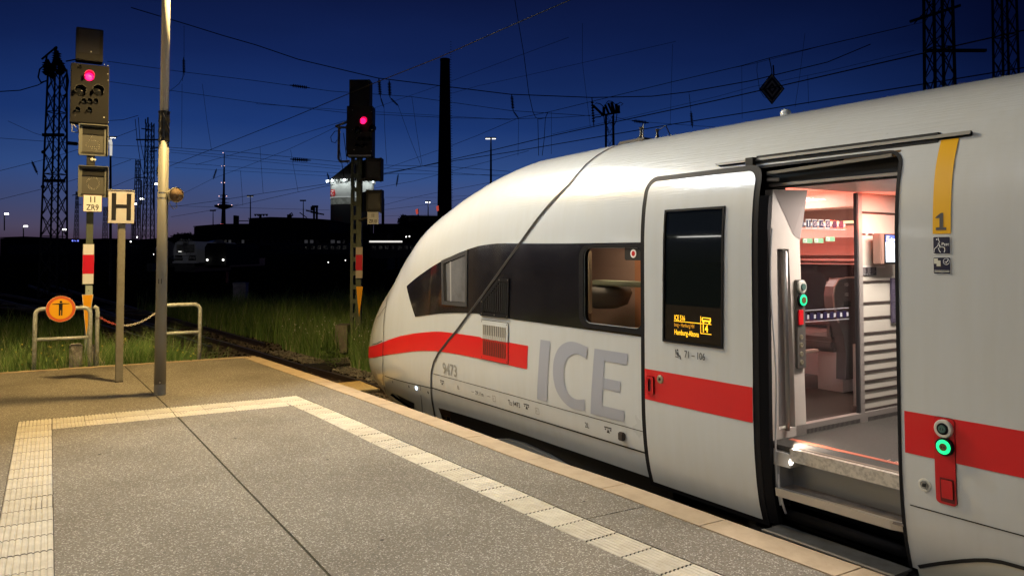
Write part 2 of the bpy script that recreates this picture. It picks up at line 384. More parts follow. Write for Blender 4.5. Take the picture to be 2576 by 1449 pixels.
TL = sorted(set([i/44 for i in range(45)]))
TB = z2t(3.0, 0.0); TL = sorted([t for t in TL if abs(t-TB) > .008]+[TB])
def tmap(yt, off=0.0, space='z'):
    y, q = yt; t = q if space == 't' else z2t(y, q)
    n = nrm(y, t); p = np.array(st(y, t)); return tuple(p+n*off), tuple(n)
def tpatch(name, loops, m, parent, off=.003, thick=0.0, ystep=None, zstep=.06, space='z', label=None):
    zs = [q for lp in loops for _, q in lp]; ys = [a for lp in loops for a, _ in lp]
    if space == 't': cb = [t for t in TL if min(zs)+1e-4 < t < max(zs)-1e-4]
    else: cb = list(np.arange(math.floor(min(zs)/zstep)*zstep+zstep, max(zs)-1e-3, zstep)) if zstep else []
    if zstep and space == 'z' and min(zs) > .5 and max(zs) < 1.85: cb = []
    ca = []
    if max(ys) > 6.9: ca = list(np.arange(max(6.9, min(ys)+.02), max(ys), ystep or .08))
    V, Fc, B = fill2d(loops, ca, cb)
    A = [tmap(v, off, space) for v in V]; P = [a[0] for a in A]; Nn = [a[1] for a in A]
    if not thick: return obj(name, P, Fc, m, parent, normals=Nn, label=label)
    n = len(V); Q = [tuple(np.array(p)-np.array(nn)*thick) for p, nn in A]
    VV = P+Q; NN = Nn+[tuple(-np.array(q)) for q in Nn]; FF = list(Fc)+[tuple(i+n for i in f[::-1]) for f in Fc]
    for a, b in B:
        k = len(VV); VV += [P[a], P[b], Q[b], Q[a]]
        e = np.array(P[b])-np.array(P[a]); sn = np.cross(e, np.array(Nn[a])); sn = sn/(np.linalg.norm(sn)+1e-9); NN += [tuple(sn)]*4; FF.append((k, k+1, k+2, k+3))
    return obj(name, VV, FF, m, parent, normals=NN, label=label)
def ttext(name, s, y, z, size, m, parent=None, off=.004, **k):
    """lettering lying on the flank; starts at y and reads towards the rear"""
    V, Fc = text2d(s, size, **k)
    A = [tmap((y-a, z+b), off) for a, b in V]
    return obj(name, [a[0] for a in A], Fc, m, parent or train)

# --- body shell: one surface, near flank with doorway and window cut out, far flank closed
def body():
    V, Fc, Nn = [], [], []
    def vert(y, t, s=0):
        p = st(y, t); n = nrm(y, t)
        if s: p = (2*XC-p[0], p[1], p[2]); n = (-n[0], n[1], n[2])
        V.append(p); Nn.append(tuple(n)); return len(V)-1
    def strip(ys, tls, s=0):
        g = [[vert(y, t, s) for t in tls] for y in ys]
        for i in range(len(ys)-1):
            for j in range(len(tls)-1):
                f = (g[i][j], g[i+1][j], g[i+1][j+1], g[i][j+1])
                Fc.append(f if s else f[::-1])
    up = [t for t in TL if t >= TB-1e-6]
    strip([-9.0, 1.8], up); strip([5.5, 6.6]+[6.6+.09*i for i in range(1, 15)], up)
    ny = [7.86+.08*i for i in range(44)]+[11.36, 11.42, 11.48, 11.54, 11.6, 11.66, 11.7, 11.74, 11.77, 11.79, 11.8]
    ny = [q for q in ny if q <= 11.8]; nose_first = len(Fc)
    strip(ny, TL)
    strip([-9.0, 6.6]+[6.6+.09*i for i in range(1, 14)]+ny, TL, 1)
    door = [(2.375, TB)]+[(a, z2t(3, b)) for a, b in [(2.375, .15+.1*i) for i in range(20)]]
    for i in range(7):
        a = math.radians(180-90*i/6); door.append((2.375+.09+.09*math.cos(a), z2t(3, 2.20+.09*math.sin(a))))
    door += [(3.40, z2t(3, 2.29))]+[(3.40, z2t(3, 2.2-.1*i)) for i in range(22)]+[(3.40, TB)]
    outer = [(1.8, TB)]+door+[(5.5, TB), (5.5, 1.0), (1.8, 1.0)]
    win = [(a, z2t(3, b)) for a, b in rrect(4.40, 5.10, 1.14, 1.755, .07)]
    v2, f2, _ = fill2d([outer, win], (), [t for t in up if TB+1e-4 < t < 1-1e-4])
    k = [vert(a, b) for a, b in v2]
    Fc.extend([tuple(k[i] for i in f) for f in f2])
    return obj('body_shell', V, Fc, WHITE, train, normals=Nn)
body()
# crown cap on top keeps the shell closed at the ridge; roof fairing seam
def tline(name, pts, width, m, off=.004, parent=None, space='z', step=.1):
    """a narrow band lying on the skin through pts (y, z)"""
    P = []
    for (a, b), (c, d) in zip(pts, pts[1:]):
        n = max(1, int(math.hypot(c-a, (d-b)*(2 if space == 't' else 1))/step))
        P += [(a+(c-a)*i/n, b+(d-b)*i/n) for i in range(n)]
    P.append(pts[-1])
    C = [tmap(p, off, space) for p in P]; V = []; Nn = []
    for i, (c, n) in enumerate(C):
        c = np.array(c); n = np.array(n); d = np.array(C[min(i+1, len(C)-1)][0])-np.array(C[max(i-1, 0)][0]); s = np.cross(d, n); s /= np.linalg.norm(s)+1e-9
        V += [tuple(c+s*width/2), tuple(c-s*width/2)]; Nn += [tuple(n)]*2
    a_, b_, c_ = (np.array(V[k]) for k in (0, 1, 2)); fl_ = np.dot(np.cross(b_-a_, c_-a_), np.array(Nn[0])) > 0
    Fc = [(2*i, 2*i+1, 2*i+3, 2*i+2) if fl_ else (2*i, 2*i+2, 2*i+3, 2*i+1) for i in range(len(C)-1)]
    return obj(name, V, Fc, m, parent or train, normals=Nn)
SEAM = mat('seam_rubber', (.055,.048,.045), .6); DSEAM = mat('dark_gap', (.01,.01,.011), .7)
zp = [(5.41, 2.40), (5.455, 2.315), (6.055, 1.82), (6.774, 1.269), (7.30, .875), (7.47, .765), (7.70, .60), (7.80, .50), (7.87, .38), (7.91, .2), (7.97, .02), (8.05, -.2)]
sm = [(5.30, 1.0), (5.32, .86), (5.36, z2t(5.4, 2.6))]
for (a, b), (c, d) in zip(zp, zp[1:]):
    n_ = max(2, int(math.hypot(c-a, d-b)/.08)); sm += [(a+(c-a)*i/n_, z2t(a+(c-a)*i/n_, b+(d-b)*i/n_)) for i in range(n_)]
sm.append((8.05, z2t(8.05, -.2)))
tline('cab_joint', sm, .030, SEAM, .006, space='t', step=.06)
tline('cab_joint_gap', sm, .010, DSEAM, .009, space='t', step=.06)
# --- painted parts
up_ = [(5.935, .862), (6.3, .864), (6.78, .868), (7.3, .862), (7.6, .855), (8.12, .802), (8.76, .705), (9.46, .564), (10.27, .419), (10.9, .34), (11.3, .30)]
lo_ = [(11.3, .10), (10.7, .19), (10.1, .28), (9.44, .389), (8.74, .5), (8.19, .583), (7.66, .632), (7.28, .644), (6.69, .648), (5.955, .644)]
def dens(P, step=.12):
    f = pchip([p[0] for p in P], [p[1] for p in P]) if P[0][0] < P[-1][0] else pchip([p[0] for p in P[::-1]], [p[1] for p in P[::-1]])
    n = max(2, int(abs(P[-1][0]-P[0][0])/step)); return [(P[0][0]+(P[-1][0]-P[0][0])*i/n, f(P[0][0]+(P[-1][0]-P[0][0])*i/n)) for i in range(n+1)]
tpatch('red_stripe', [dens(up_)+dens(lo_)], RED, train, .003)
tpatch('red_stripe', [[(-8.9, .861), (2.355, .861), (2.355, .638), (-8.9, .638)]], RED, train, .003)
tpatch('red_stripe', [[(4.35, .861), (4.415, .861), (4.415, .64), (4.35, .64)]], RED, train, .003)
bt = [(4.3, 1.797), (5.2, 1.80), (6.0, 1.809), (6.43, 1.815), (6.76, 1.80), (7.06, 1.757), (7.61, 1.637), (8.225, 1.458), (8.64, 1.32)]
bb = [(8.30, .973), (7.95, 1.018), (7.6, 1.059), (7.04, 1.095), (6.75, 1.103), (6.25, 1.092), (5.2, 1.083), (4.3, 1.078)]
winl = rrect(4.30, 5.165, 1.095, 1.785, .11)
tpatch('window_band', [dens(bt)+dens(bb), rrect(4.395, 5.105, 1.135, 1.76, .075)], BAND, train, .004)
# front glass of the cab
ws = [(8.35, .985), (8.35, .80), (9.0, .72), (9.75, .66), (10.2, .665), (10.28, .76), (10.28, 1.0)]
tpatch('windscreen', [[(9.05, .93), (9.05, .84), (9.6, .80), (10.2, .785), (10.3, .86), (10.3, 1.0), (9.05, 1.0)]], BAND, train, .006, space='t', ystep=.1)
# --- side windows and grilles
wf = tpatch('passenger_window', [winl, rrect(4.395, 5.105, 1.135, 1.76, .075)], RUBBER, train, .012, .05)
tpatch('pane', [rrect(4.39, 5.11, 1.13, 1.765, .075)], GLASSD, wf, -.012)
cw = tpatch('cab_window', [[(7.60, 1.155), (7.62, 1.64), (7.045, 1.755), (7.05, 1.16)], [(7.555, 1.195), (7.57, 1.605), (7.085, 1.705), (7.09, 1.20)]], mat('dark_frame', (.05,.05,.052), .4), train, .012, .03)
tpatch('pane', [[(7.50, 1.20), (7.53, 1.60), (7.09, 1.70), (7.094, 1.205)]], mat('cab_curtain', (.12,.125,.135), .5, var=(4,.4,.7,(.06,.06,.065))), cw, .006)
tpatch('pane', [[(7.41, 1.20), (7.43, 1.625), (7.395, 1.632), (7.385, 1.20)]], mat('pale_edge', (.3,.3,.3), .4), cw, .009)
tpatch('window_opening', [[(7.555, 1.195), (7.57, 1.605), (7.515, 1.62), (7.49, 1.197)]], BLACK, cw, .0085)
vent = tpatch('air_intake', [[(6.77, 1.09), (6.765, 1.235), (6.42, 1.475), (6.24, 1.475), (6.255, 1.095)], [(6.72, 1.125), (6.715, 1.225), (6.405, 1.44), (6.28, 1.44), (6.29, 1.13)]], RUBBER, train, .016, .03)
LOUV = mat('louvre_black', (.02,.02,.022), .4)
for i in range(13):
    a = 6.30+.034*i; top = 1.435 if a < 6.4 else 1.435-(a-6.4)*.68
    if top > 1.15: tpatch('louvre', [[(a, 1.135), (a+.016, 1.135), (a+.016, top), (a, top)]], LOUV, vent, .014, .02)
gr = tpatch('ventilation_grille', [rrect(6.262, 6.775, .648, 1.052, .015), rrect(6.30, 6.735, .70, 1.0, .01)], mat('grille_dark', (.02,.02,.02), .5), train, .0045)
tpatch('grille_plate', [rrect(6.268, 6.769, .861, 1.046, .012), [(6.735, .9), (6.30, .9), (6.30, 1.0), (6.735, 1.0)]], WHITE, gr, .009)
tpatch('grille_plate', [rrect(6.268, 6.769, .654, .860, .012), [(6.735, .70), (6.30, .70), (6.30, .84), (6.735, .84)]], RED, gr, .009)
tpatch('grille_cavity', [rrect(6.295, 6.74, .695, 1.005, .005)], BLACK, gr, .0065)
for i in range(13):
    a = 6.306+.0338*i
    tpatch('slat', [[(a, .861), (a+.017, .861), (a+.017, 1.0), (a, 1.0)]], mat('slat_grey', (.45,.43,.38), .5), gr, .012, .004)
    tpatch('slat', [[(a, .70), (a+.017, .70), (a+.017, .860), (a, .860)]], mat('slat_red', (.35,.03,.02), .5), gr, .012, .004)
for a, b in ((6.285, .672), (6.75, .672), (6.285, 1.03), (6.75, 1.03)): tpatch('rivet', [circ(a, b, .007, 8)], BLACK, gr, .011)
for a, b in ((6.26, 1.46), (6.745, 1.23), (6.27, 1.11), (6.5, 1.11), (6.745, 1.11), (6.41, 1.458)): tpatch('rivet', [circ(a, b, .008, 8)], STEEL, vent, .018)
tpatch('camera_window', [rrect(4.40, 4.60, 1.66, 1.765, .02)], BLACK, wf, .0)
tpatch('push_signal', [circ(4.50, 1.712, .034, 20)], WPR, wf, .001); tpatch('push_signal', [circ(4.50, 1.712, .02, 16)], mat('signal_red', (.5,.01,.01), .4), wf, .002)
# --- seams of the flank
tline('panel_joint', [(-8.9, .36), (2.34, .36)], .006, DSEAM); tline('panel_joint', [(4.36, .36), (7.86, .367)], .006, SEAM)
tline('panel_joint', [(4.36, .197), (7.9, .197)], .013, DSEAM)
tline('panel_joint', [(4.405, .197), (4.405, .0)], .012, DSEAM)
tline('panel_joint', [(7.93, .19), (8.2, .18), (9.45, .12)], .012, DSEAM)
tline('panel_joint', [(8.2, .18), (8.27, 0), (8.4, -.2)], .01, DSEAM)
tline('hatch_joint', [(10.05, 1.2), (9.85, 1.15), (9.63, 1.03), (9.45, .6), (9.45, .3), (9.5, .12), (9.72, -.08), (10.0, -.24)], .020, DSEAM, .010, space='z', step=.05)
tline('hatch_joint', [(9.60, 1.02), (9.9, .93), (10.25, .80), (10.32, .62), (10.24, .44), (9.85, .50), (9.52, .57)], .012, DSEAM, .010, step=.05)
for a, b in ((9.137, .088), (8.543, .118), (8.016, .125)): tpatch('fixing_hole', [circ(a, b, .017, 10)], BLACK, train, .004)
tpatch('marker_light', [circ(8.33, .13, .022, 12)], mat('marker_led', (.8,.85,1), .4, emit=((.6,.75,1), 5)), train, .006)
sp = tpatch('lip_shade_patch', [[(8.55, -.09), (9.2, -.085), (9.1, -.15), (8.65, -.18)]], BLACK, train, .003)  # black patch painted on for the shade under the lip
tpatch('step_lip', [[(8.55, -.195), (9.45, -.12), (9.5, -.15), (8.55, -.24)]], WHITE, sp, .03, .04)
tline('roof_joint', [(-8.9, .82), (5.2, .82)], .007, mat('faint_joint', (.3,.29,.25), .6), space='t', step=2)
dr = tpatch('rain_gutter', [[(2.03, 2.318), (3.72, 2.318), (3.76, 2.334), (2.03, 2.338)]], mat('gutter_grey', (.24,.235,.21), .5), train, .02, .02)
# roof antenna dome and roof gear
a = st(3.95, .93)
MB().lathe((a[0], 3.95, a[2]-.01), (0, 0, 1), [(0, .042), (.06, .042), (.082, .034), (.09, .015)]).obj('antenna_dome', WHITE, train, smooth=True)
a = st(5.62, .97); q = MB().bbox((a[0]-.25, 5.5, a[2]-.03), (a[0]+.25, 5.9, a[2]+.04), .02)
for k in (-.12, .1): q.lathe((a[0]+k, 5.68, a[2]+.03), (0, 0, 1), [(0, .03), (.03, .045), (.05, .02), (.1, .012), (.14, .02)], 10)
q.tube([(a[0]-.12, 5.68, a[2]+.15), (a[0]-.16, 5.6, a[2]+.19), (a[0]-.22, 5.55, a[2]+.02)], .006, 6).tube([(a[0]+.1, 5.68, a[2]+.15), (a[0]+.14, 5.6, a[2]+.2), (a[0]+.2, 5.55, a[2]+.02)], .006, 6)
q.obj('roof_insulators', BLACK, train)
# --- lettering on the flank
def big(name, polys, m): 
    for P in polys: tpatch(name, P, m, train, .0035)
def arcp(cx, cz, rx, rz, a0, a1, n=20): return [(cx-rx*math.cos(math.radians(a0+(a1-a0)*i/n)), cz+rz*math.sin(math.radians(a0+(a1-a0)*i/n))) for i in range(n+1)]
big('class_lettering', [[[(5.805, .393), (5.652, .393), (5.585, .938), (5.735, .938)]]], GREYP)
def crom(P, k=5):
    R = []
    for i in range(len(P)-1):
        p0, p1, p2, p3 = P[max(i-1, 0)], P[i], P[i+1], P[min(i+2, len(P)-1)]
        for j in range(k):
            t = j/k; R.append(tuple(.5*(2*p1[q]+(p2[q]-p0[q])*t+(2*p0[q]-5*p1[q]+4*p2[q]-p3[q])*t*t+(3*p1[q]-p0[q]-3*p2[q]+p3[q])*t**3) for q in (0, 1)))
    return R+[P[-1]]
Cc = crom([(5.115, .403), (5.20, .392), (5.315, .397), (5.43, .445), (5.515, .535), (5.548, .66), (5.528, .79), (5.455, .895), (5.34, .952), (5.22, .962), (5.06, .936)])+crom([(5.078, .838), (5.20, .863), (5.29, .845), (5.36, .785), (5.394, .68), (5.375, .575), (5.315, .505), (5.22, .481), (5.11, .498)])
big('class_lettering', [[Cc]], GREYP)
big('class_lettering', [[[(5.04, .39), (4.625, .393), (4.617, .484), (4.885, .483), (4.87, .622), (4.665, .622), (4.655, .708), (4.862, .708), (4.85, .846), (4.577, .846), (4.567, .934), (4.972, .934)]]], GREYP)
ttext('train_number', '9473', 7.60, .398, .178, GREYP2, bold=.014, sxx=.92)
for s, y, z, sz in (('1L', 7.30, .272, .055), ('29.11m', 6.92, .268, .06), ('Tz 9473', 6.305, .262, .07), ('2L', 5.13, .262, .062)): ttext('small_lettering', s, y, z, sz, DKP, bold=.006, sxx=.9)
tpatch('small_lettering', [[(7.0, .285), (6.945, .285), (6.945, .289), (7.0, .289)]], DKP, train, .004); tpatch('small_lettering', [[(6.685, .285), (6.63, .285), (6.63, .289), (6.685, .289)]], DKP, train, .004)
for y in (7.63, 5.99, 4.83):
    jk = tpatch('jacking_mark', [[(y-.045, .318), (y+.045, .318), (y+.045, .308), (y-.045, .308)]], DKP, train, .004)
    tpatch('arrow', [[(y, .302), (y-.02, .27), (y+.02, .27)]], DKP, jk, .004)
    for dy in (-.033, .033): tpatch('dot', [circ(y+dy, .296, .008, 8)], DKP, jk, .004)
for y in (6.56, 5.82): tpatch('earthing_mark', [rrect(y-.03, y+.03, .25, .31, .01, 2), rrect(y-.025, y+.025, .255, .305, .008, 2)], GREYP2, train, .004); ttext('earthing_mark', '4', y+.02, .265, .04, GREYP2)
MB().bbox((4.09, 4.625, .245), (4.125, 4.685, .31), .008).obj('socket_cover', mat('socket_brown', (.03,.022,.02), .5), train)
# --- panel right of the doorway
tpatch('class_mark', [[(2.185, 1.811), (2.092, 1.811), (2.092, 2.315), (2.185, 2.315)]], YEL, train, .003)
O1 = [(2.172, 1.893), (2.165, 1.903), (2.142, 1.92), (2.130, 1.92), (2.130, 1.845), (2.114, 1.844), (2.114, 1.830), (2.168, 1.830), (2.168, 1.844), (2.149, 1.845), (2.149, 1.893)]
tpatch('class_numeral', [O1], DKP, train, .0045)
s1 = tpatch('quiet_zone_sticker', [rrect(2.094, 2.184, 1.706, 1.797, .003, 1)], WPR, train, .003)
tpatch('sticker_field', [rrect(2.096, 2.182, 1.708, 1.795, .003, 1)], NAVY, s1, .004)
ttext('sticker_text', 'Psst', 2.139, 1.749, .024, WPR, s1, .005, bold=.01)
for P in ([(2.178, 1.714), (2.176, 1.732), (2.162, 1.745), (2.156, 1.752), (2.155, 1.762), (2.148, 1.766), (2.153, 1.778), (2.156, 1.790)],
          [(2.152, 1.748), (2.147, 1.737), (2.150, 1.760), (2.143, 1.742), (2.132, 1.742), (2.123, 1.738), (2.122, 1.724), (2.126, 1.714)], [(2.156, 1.738), (2.150, 1.722), (2.143, 1.713)]):
    tline('sticker_drawing', P, .0032, WPR, .005, s1, step=.02)
tpatch('sticker_drawing', [circ(2.163, 1.782, .0035, 10)], WPR, s1, .005)
s2 = tpatch('ticket_sticker', [rrect(2.094, 2.184, 1.602, 1.690, .003, 1)], WPR, train, .003)
tpatch('sticker_field', [rrect(2.096, 2.182, 1.604, 1.688, .003, 1)], NAVY, s2, .004)
PAP = mat('paper_cream', (.6,.6,.5), .5)
tpatch('sticker_drawing', [[(2.179, 1.655), (2.159, 1.655), (2.159, 1.683), (2.179, 1.683)]], PAP, s2, .005); tpatch('sticker_drawing', [[(2.165, 1.642), (2.144, 1.642), (2.144, 1.672), (2.165, 1.672)]], PAP, s2, .006)
tpatch('sticker_drawing', [circ(2.115, 1.667, .017, 24), circ(2.115, 1.667, .0145, 24)[::-1]], WPR, s2, .005)
tline('sticker_drawing', [(2.123, 1.668), (2.117, 1.660), (2.106, 1.674)], .004, WPR, .005, s2)
for z in (1.618, 1.611): tpatch('sticker_text', [[(2.178, z), (2.10, z), (2.10, z+.003), (2.178, z+.003)]], PAP, s2, .005)
# door opener column
REDP = mat('red_plastic', (.50,.008,.012), .3, bump=(8,.05,.004)); DRED = mat('red_gap', (.12,.004,.005), .5)
colu = tpatch('door_opener', [rrect(2.088, 2.196, .414, .862, .022)], DRED, train, .0035, .002)
tpatch('cover_plate', [rrect(2.0895, 2.1945, .416, .860, .021)], REDP, colu, .007, .003)
def knob(y, z, ring_m, emi=None):
    x = sx(y, z)
    b = MB().lathe((x-.002, y, z), (-1, 0, 0), [(0, .047), (.018, .047), (.024, .043), (.024, .031), (.016, .029)], 28).obj('push_button', ring_m, colu, smooth=False)
    if emi: MB().lathe((x-.0265, y, z), (-1, 0, 0), [(0, .036), (.002, .037), (.003, .034), (.0035, .022)], 28).obj('light_ring', mat('green_light_ring', (.02,.6,.3), .4, emit=((.01,.85,.26), 1.25)), b)
    MB().lathe((x-.02, y, z), (-1, 0, 0), [(0, .031), (.006, .03), (.007, .022)], 20).obj('button_rim', RUBBER, b)
    MB().lathe((x-.027, y, z), (-1, 0, 0), [(0, .02), (.0065, .019)], 20).obj('button_cap', mat('cap_green', (.06,.13,.11), .4) if not emi else mat('cap_brown', (.12,.09,.03), .4), b)
    X = x-.0345
    V = [(X, y-.011, z), (X, y-.004, z+.008), (X, y-.004, z-.008), (X, y+.011, z), (X, y+.004, z+.008), (X, y+.004, z-.008)] if not emi else [(X, y-.002, z), (X, y-.010, z+.008), (X, y-.010, z-.008), (X, y+.002, z), (X, y+.010, z+.008), (X, y+.010, z-.008)]
    obj('arrows', V, [(0, 1, 2), (3, 4, 5)], BLACK, b)
knob(2.141, .805, mat('ring_grey', (.55,.54,.48), .4)); knob(2.137, .714, RUBBER, 1)
tpatch('emergency_recess', [rrect(2.098, 2.170, .428, .552, .006)], DRED, colu, .0085); tpatch('emergency_flap', [rrect(2.103, 2.160, .450, .545, .004)], REDP, colu, .016, .008)
lk = MB().lathe((sx(2.255, .487)+.001, 2.255, .487), (-1, 0, 0), [(0, .036), (.004, .034), (.005, .024), (.001, .022), (.001, .001)], 24).obj('square_lock', mat('lock_white', (.55,.55,.5), .4), train)
MB().lathe((sx(2.255, .487)-.004, 2.255, .487), (-1, 0, 0), [(0, .02), (.003, .018), (.004, .012)], 16).obj('lock_barrel', STEEL, lk)
MB().box((sx(2.25, .49)-.014, 2.245, .48), (sx(2.25, .49)-.006, 2.262, .497)).obj('lock_bit', BLACK, lk)
# lower skirt behind the doorway with the curved gap above it
cv = dens([(1.2, .19), (1.78, .203), (1.917, .198), (1.964, .186), (2.2, .09), (2.335, .022)], .06)
tpatch('bogie_skirt', [[(-8.9, .19)]+cv+[(2.345, 0.0), (2.345, -.2), (-8.9, -.2)]], mat('skirt_paint', (.56,.56,.50), .35), train, .004)
tline('skirt_gap', [(-8.9, .19)]+cv, .02, DSEAM, .009, step=.3)
# --- underside: dark frame, grey bogie fairing, wheels
u = MB().box((4.42, -9, -.45), (6.65, 7.6, -.02)).box((4.26, 4.25, -.30), (4.6, 7.7, .005)); u.obj('underframe', BLACK, train)
BF = mat('fairing_grey', (.10,.11,.12), .35)
P = [(6.75, -.17), (6.5, -.115), (6.2, -.10), (5.8, -.125), (5.3, -.19), (4.9, -.26), (5.3, -.34), (6.6, -.34)]
MB().prism([(4.2, y, z) for y, z in P], (.06, 0, 0)).obj('bogie_fairing', BF, train)
for y in (6.9, 4.6):
    wh = MB().lathe((4.86, y, -.42), (1, 0, 0), [(0, .12), (.02, .40), (.03, .46), (.12, .46), (.12, .10)], 32)
    wh.lathe((6.2, y, -.42), (-1, 0, 0), [(0, .12), (.02, .40), (.03, .46), (.12, .46), (.12, .10)], 32).tube([(4.8, y, -.42), (6.3, y, -.42)], .08, 10); wh.obj('wheelset', mat('wheel_steel', (.1,.09,.08), .5, .6), train)

# --- the door leaf, slid forward outside the flank
LX = .07
def lp(name, loops, m, parent, off=0, thick=0, **k): return tpatch(name, loops, m, parent, LX+off, thick, **k)
def door_outline(i=0.0, top=2.262, bot=0.0):
    y0, y1 = 3.262+i, 4.345-i; z0, z1 = bot+i, top-i; r = .10-i*.6; P = []
    for cx, cz, a0 in ((y1-r, z1-r, 0), (y0+r, z1-r, 90)):
        for k in range(7):
            a = math.radians(a0+15*k); P.append((cx+r*math.cos(a), cz+r*math.sin(a)))
    return P+[(y0, z0+.0), (y1, z0+.0)]
leaf = lp('door', [door_outline()], RUBBER, train, 0, .05)
win = [(3.545, 1.078), (4.105, 1.078), (4.09, 2.018), (3.53, 2.018)]
lp('door_panel', [door_outline(.045, 2.27, -.01), win], WHITE, leaf, .004)
lp('red_stripe', [[(3.309, .858), (4.298, .858), (4.298, .634), (3.309, .634)]], RED, leaf, .007)
lp('door_window', [win, [(3.56, 1.093), (4.09, 1.093), (4.075, 2.003), (3.545, 2.003)]], RUBBER, leaf, .014, .012)
lp('window_pane', [[(3.555, 1.09), (4.095, 1.09), (4.08, 2.008), (3.54, 2.008)]], mat('door_glass', (.006,.008,.008), .03, coat=.3, spec=.7), leaf, .005)
lp('display_panel', [[(3.565, 1.10), (4.085, 1.10), (4.08, 1.345), (3.56, 1.345)]], mat('display_black', (.010,.007,.005), .25), leaf, .008)
AMB = mat('amber_led', (.9,.5,.02), .5, emit=((1, .52, .02), 1.5)); AMBD = mat('amber_led_dim', (.5,.25,.02), .5, emit=((.8, .33, .01), .7))
def ltext(name, s, y, z, size, m, off=.011, **k): return ttext(name, s, y, z, size, m, leaf, LX+off, **k)
ltext('display_text', 'ICE 516', 3.988, 1.240, .052, AMB, sxx=.62, bold=.012)
ltext('display_text', 'burg – Hamburg Hbf', 3.988, 1.196, .038, AMBD, sxx=.60, bold=.005)
ltext('display_text', 'Hamburg-Altona', 3.988, 1.138, .052, AMB, sxx=.66, bold=.009)
ltext('display_text', '14', 3.728, 1.176, .072, AMB, sxx=.78, bold=.022)
for P in ([(3.99, 1.230), (3.642, 1.230), (3.642, 1.2345), (3.99, 1.2345)], [(3.738, 1.163), (3.642, 1.163), (3.642, 1.1675), (3.738, 1.1675)], [(3.740, 1.163), (3.7355, 1.163), (3.7355, 1.282), (3.740, 1.282)]):
    lp('display_line', [P], AMB, leaf, .011)
lp('display_coach', [rrect(3.646, 3.728, 1.247, 1.276, .006, 2), rrect(3.654, 3.720, 1.258, 1.270, .003, 2)], AMB, leaf, .011)
for y in (3.66, 3.712): lp('display_coach', [circ(y, 1.243, .008, 8)], AMB, leaf, .011)
ltext('seat_numbers', '71 – 106', 3.893, .985, .068, DKP, bold=.012, sxx=.80)
for P in ([(3.985, 1.03), (3.977, 1.03), (3.972, .992), (3.980, .992)], [(3.966, 1.015), (3.955, 1.015), (3.953, .995), (3.935, .994), (3.930, .966), (3.938, .966), (3.942, .985), (3.966, .986)], [(3.985, .984), (3.95, .980), (3.95, .974), (3.985, .978)]):
    lp('seat_symbol', [P], DKP, leaf, .006)
lp('seat_symbol', [circ(3.962, 1.028, .007, 8)], DKP, leaf, .006)
hd = lp('handle_recess', [rrect(4.198, 4.277, .682, .808, .008), rrect(4.222, 4.254, .70, .79, .014)], REDP, leaf, .018, .012)
lp('recess_bottom', [rrect(4.215, 4.26, .695, .795, .012)], mat('recess_dark', (.06,.003,.004), .6), hd, .0085)
x = sx(4.134, .803)-LX
lk = MB().lathe((x-.004, 4.134, .80), (-1, 0, 0), [(0, .031), (.007, .031), (.012, .027), (.012, .012), (.004, .011)], 24).obj('door_lock', mat('lock_brass', (.42,.38,.27), .35, .7), leaf)
MB().lathe((x-.010, 4.134, .80), (-1, 0, 0), [(0, .011), (.001, .010)], 12).obj('lock_hole', BLACK, lk)
# thickness of the leaf seen at its rear edge: seal profile, cable
V = []; zz = [i*.08 for i in range(27)]
for z in zz:
    X = sx(3.2, z); V.append((X-LX+.002, 3.262, z)); V.append((X-LX+.035, 3.215, z)); V.append((X-LX+.08, 3.225, z)); V.append((X-LX+.06, 3.262, z))
Fc = [(4*i+k, 4*i+(k+1) % 4, 4*i+4+(k+1) % 4, 4*i+4+k) for i in range(len(zz)-1) for k in range(4)]
obj('edge_seal', V, Fc, RUBBER, leaf)
MB().tube([(sx(3.2, z)-.0+.01*math.sin(z*3), 3.20+.012*math.sin(z*5), z) for z in [.12+.05*i for i in range(36)]], .006, 6).obj('cable', mat('cable_white', (.6,.6,.6), .5), leaf)
MB().tube([(sx(3.2, .3)+.01, 3.2, .32), (sx(3.2, .2)-.015, 3.185, .22), (sx(3.2, .12)-.012, 3.18, .14), (sx(3.2, .08)+.02, 3.19, .07)], .008, 6).obj('cable', mat('cable_white', (.6,.6,.6), .5), leaf)

# --- doorway: rim, entrance cavity, steps
rim = []
oo = [(2.375, .0), (2.375, 2.20)]+[(2.375+.09-.09*math.cos(math.radians(a)), 2.20+.09*math.sin(math.radians(a))) for a in (15, 30, 45, 60, 75, 90)]+[(3.40, 2.29), (3.40, 0)]
ii = [(3.38, 0), (3.38, 2.272)]+[(2.393+.075-.075*math.cos(math.radians(a)), 2.197+.075*math.sin(math.radians(a))) for a in (90, 75, 60, 45, 30, 15)]+[(2.393, 2.19), (2.393, 0)]
dfm = tpatch('doorway_seal', [oo+ii], RUBBER, train, .004, .02)
DK = mat('cavity_black', (.004,.004,.004), .7)
d = MB()
d.box((4.16, 3.40, -.1), (4.5, 3.46, 2.35)); d.box((4.24, 2.3, 2.14), (4.30, 3.42, 2.34)); d.box((4.2, 2.2, 2.30), (5.0, 3.4, 2.36)); d.box((4.45, 2.3, 2.16), (4.5, 3.42, 2.34))
d.box((4.15, 2.2, -.32), (4.6, 3.42, -.06)); d.obj('door_cavity', DK, dfm)
MB().beam((4.185, 2.45, 2.262), (4.185, 3.3, 2.235), .012, .02).obj('door_rail', mat('rail_dull', (.16,.15,.13), .5, .5), dfm)
MB().beam((4.20, 2.40, 2.272), (4.20, 2.75, 2.262), .03, .03).obj('rail_end', mat('rust_brown', (.14,.08,.03), .7), dfm)
mq = MB()
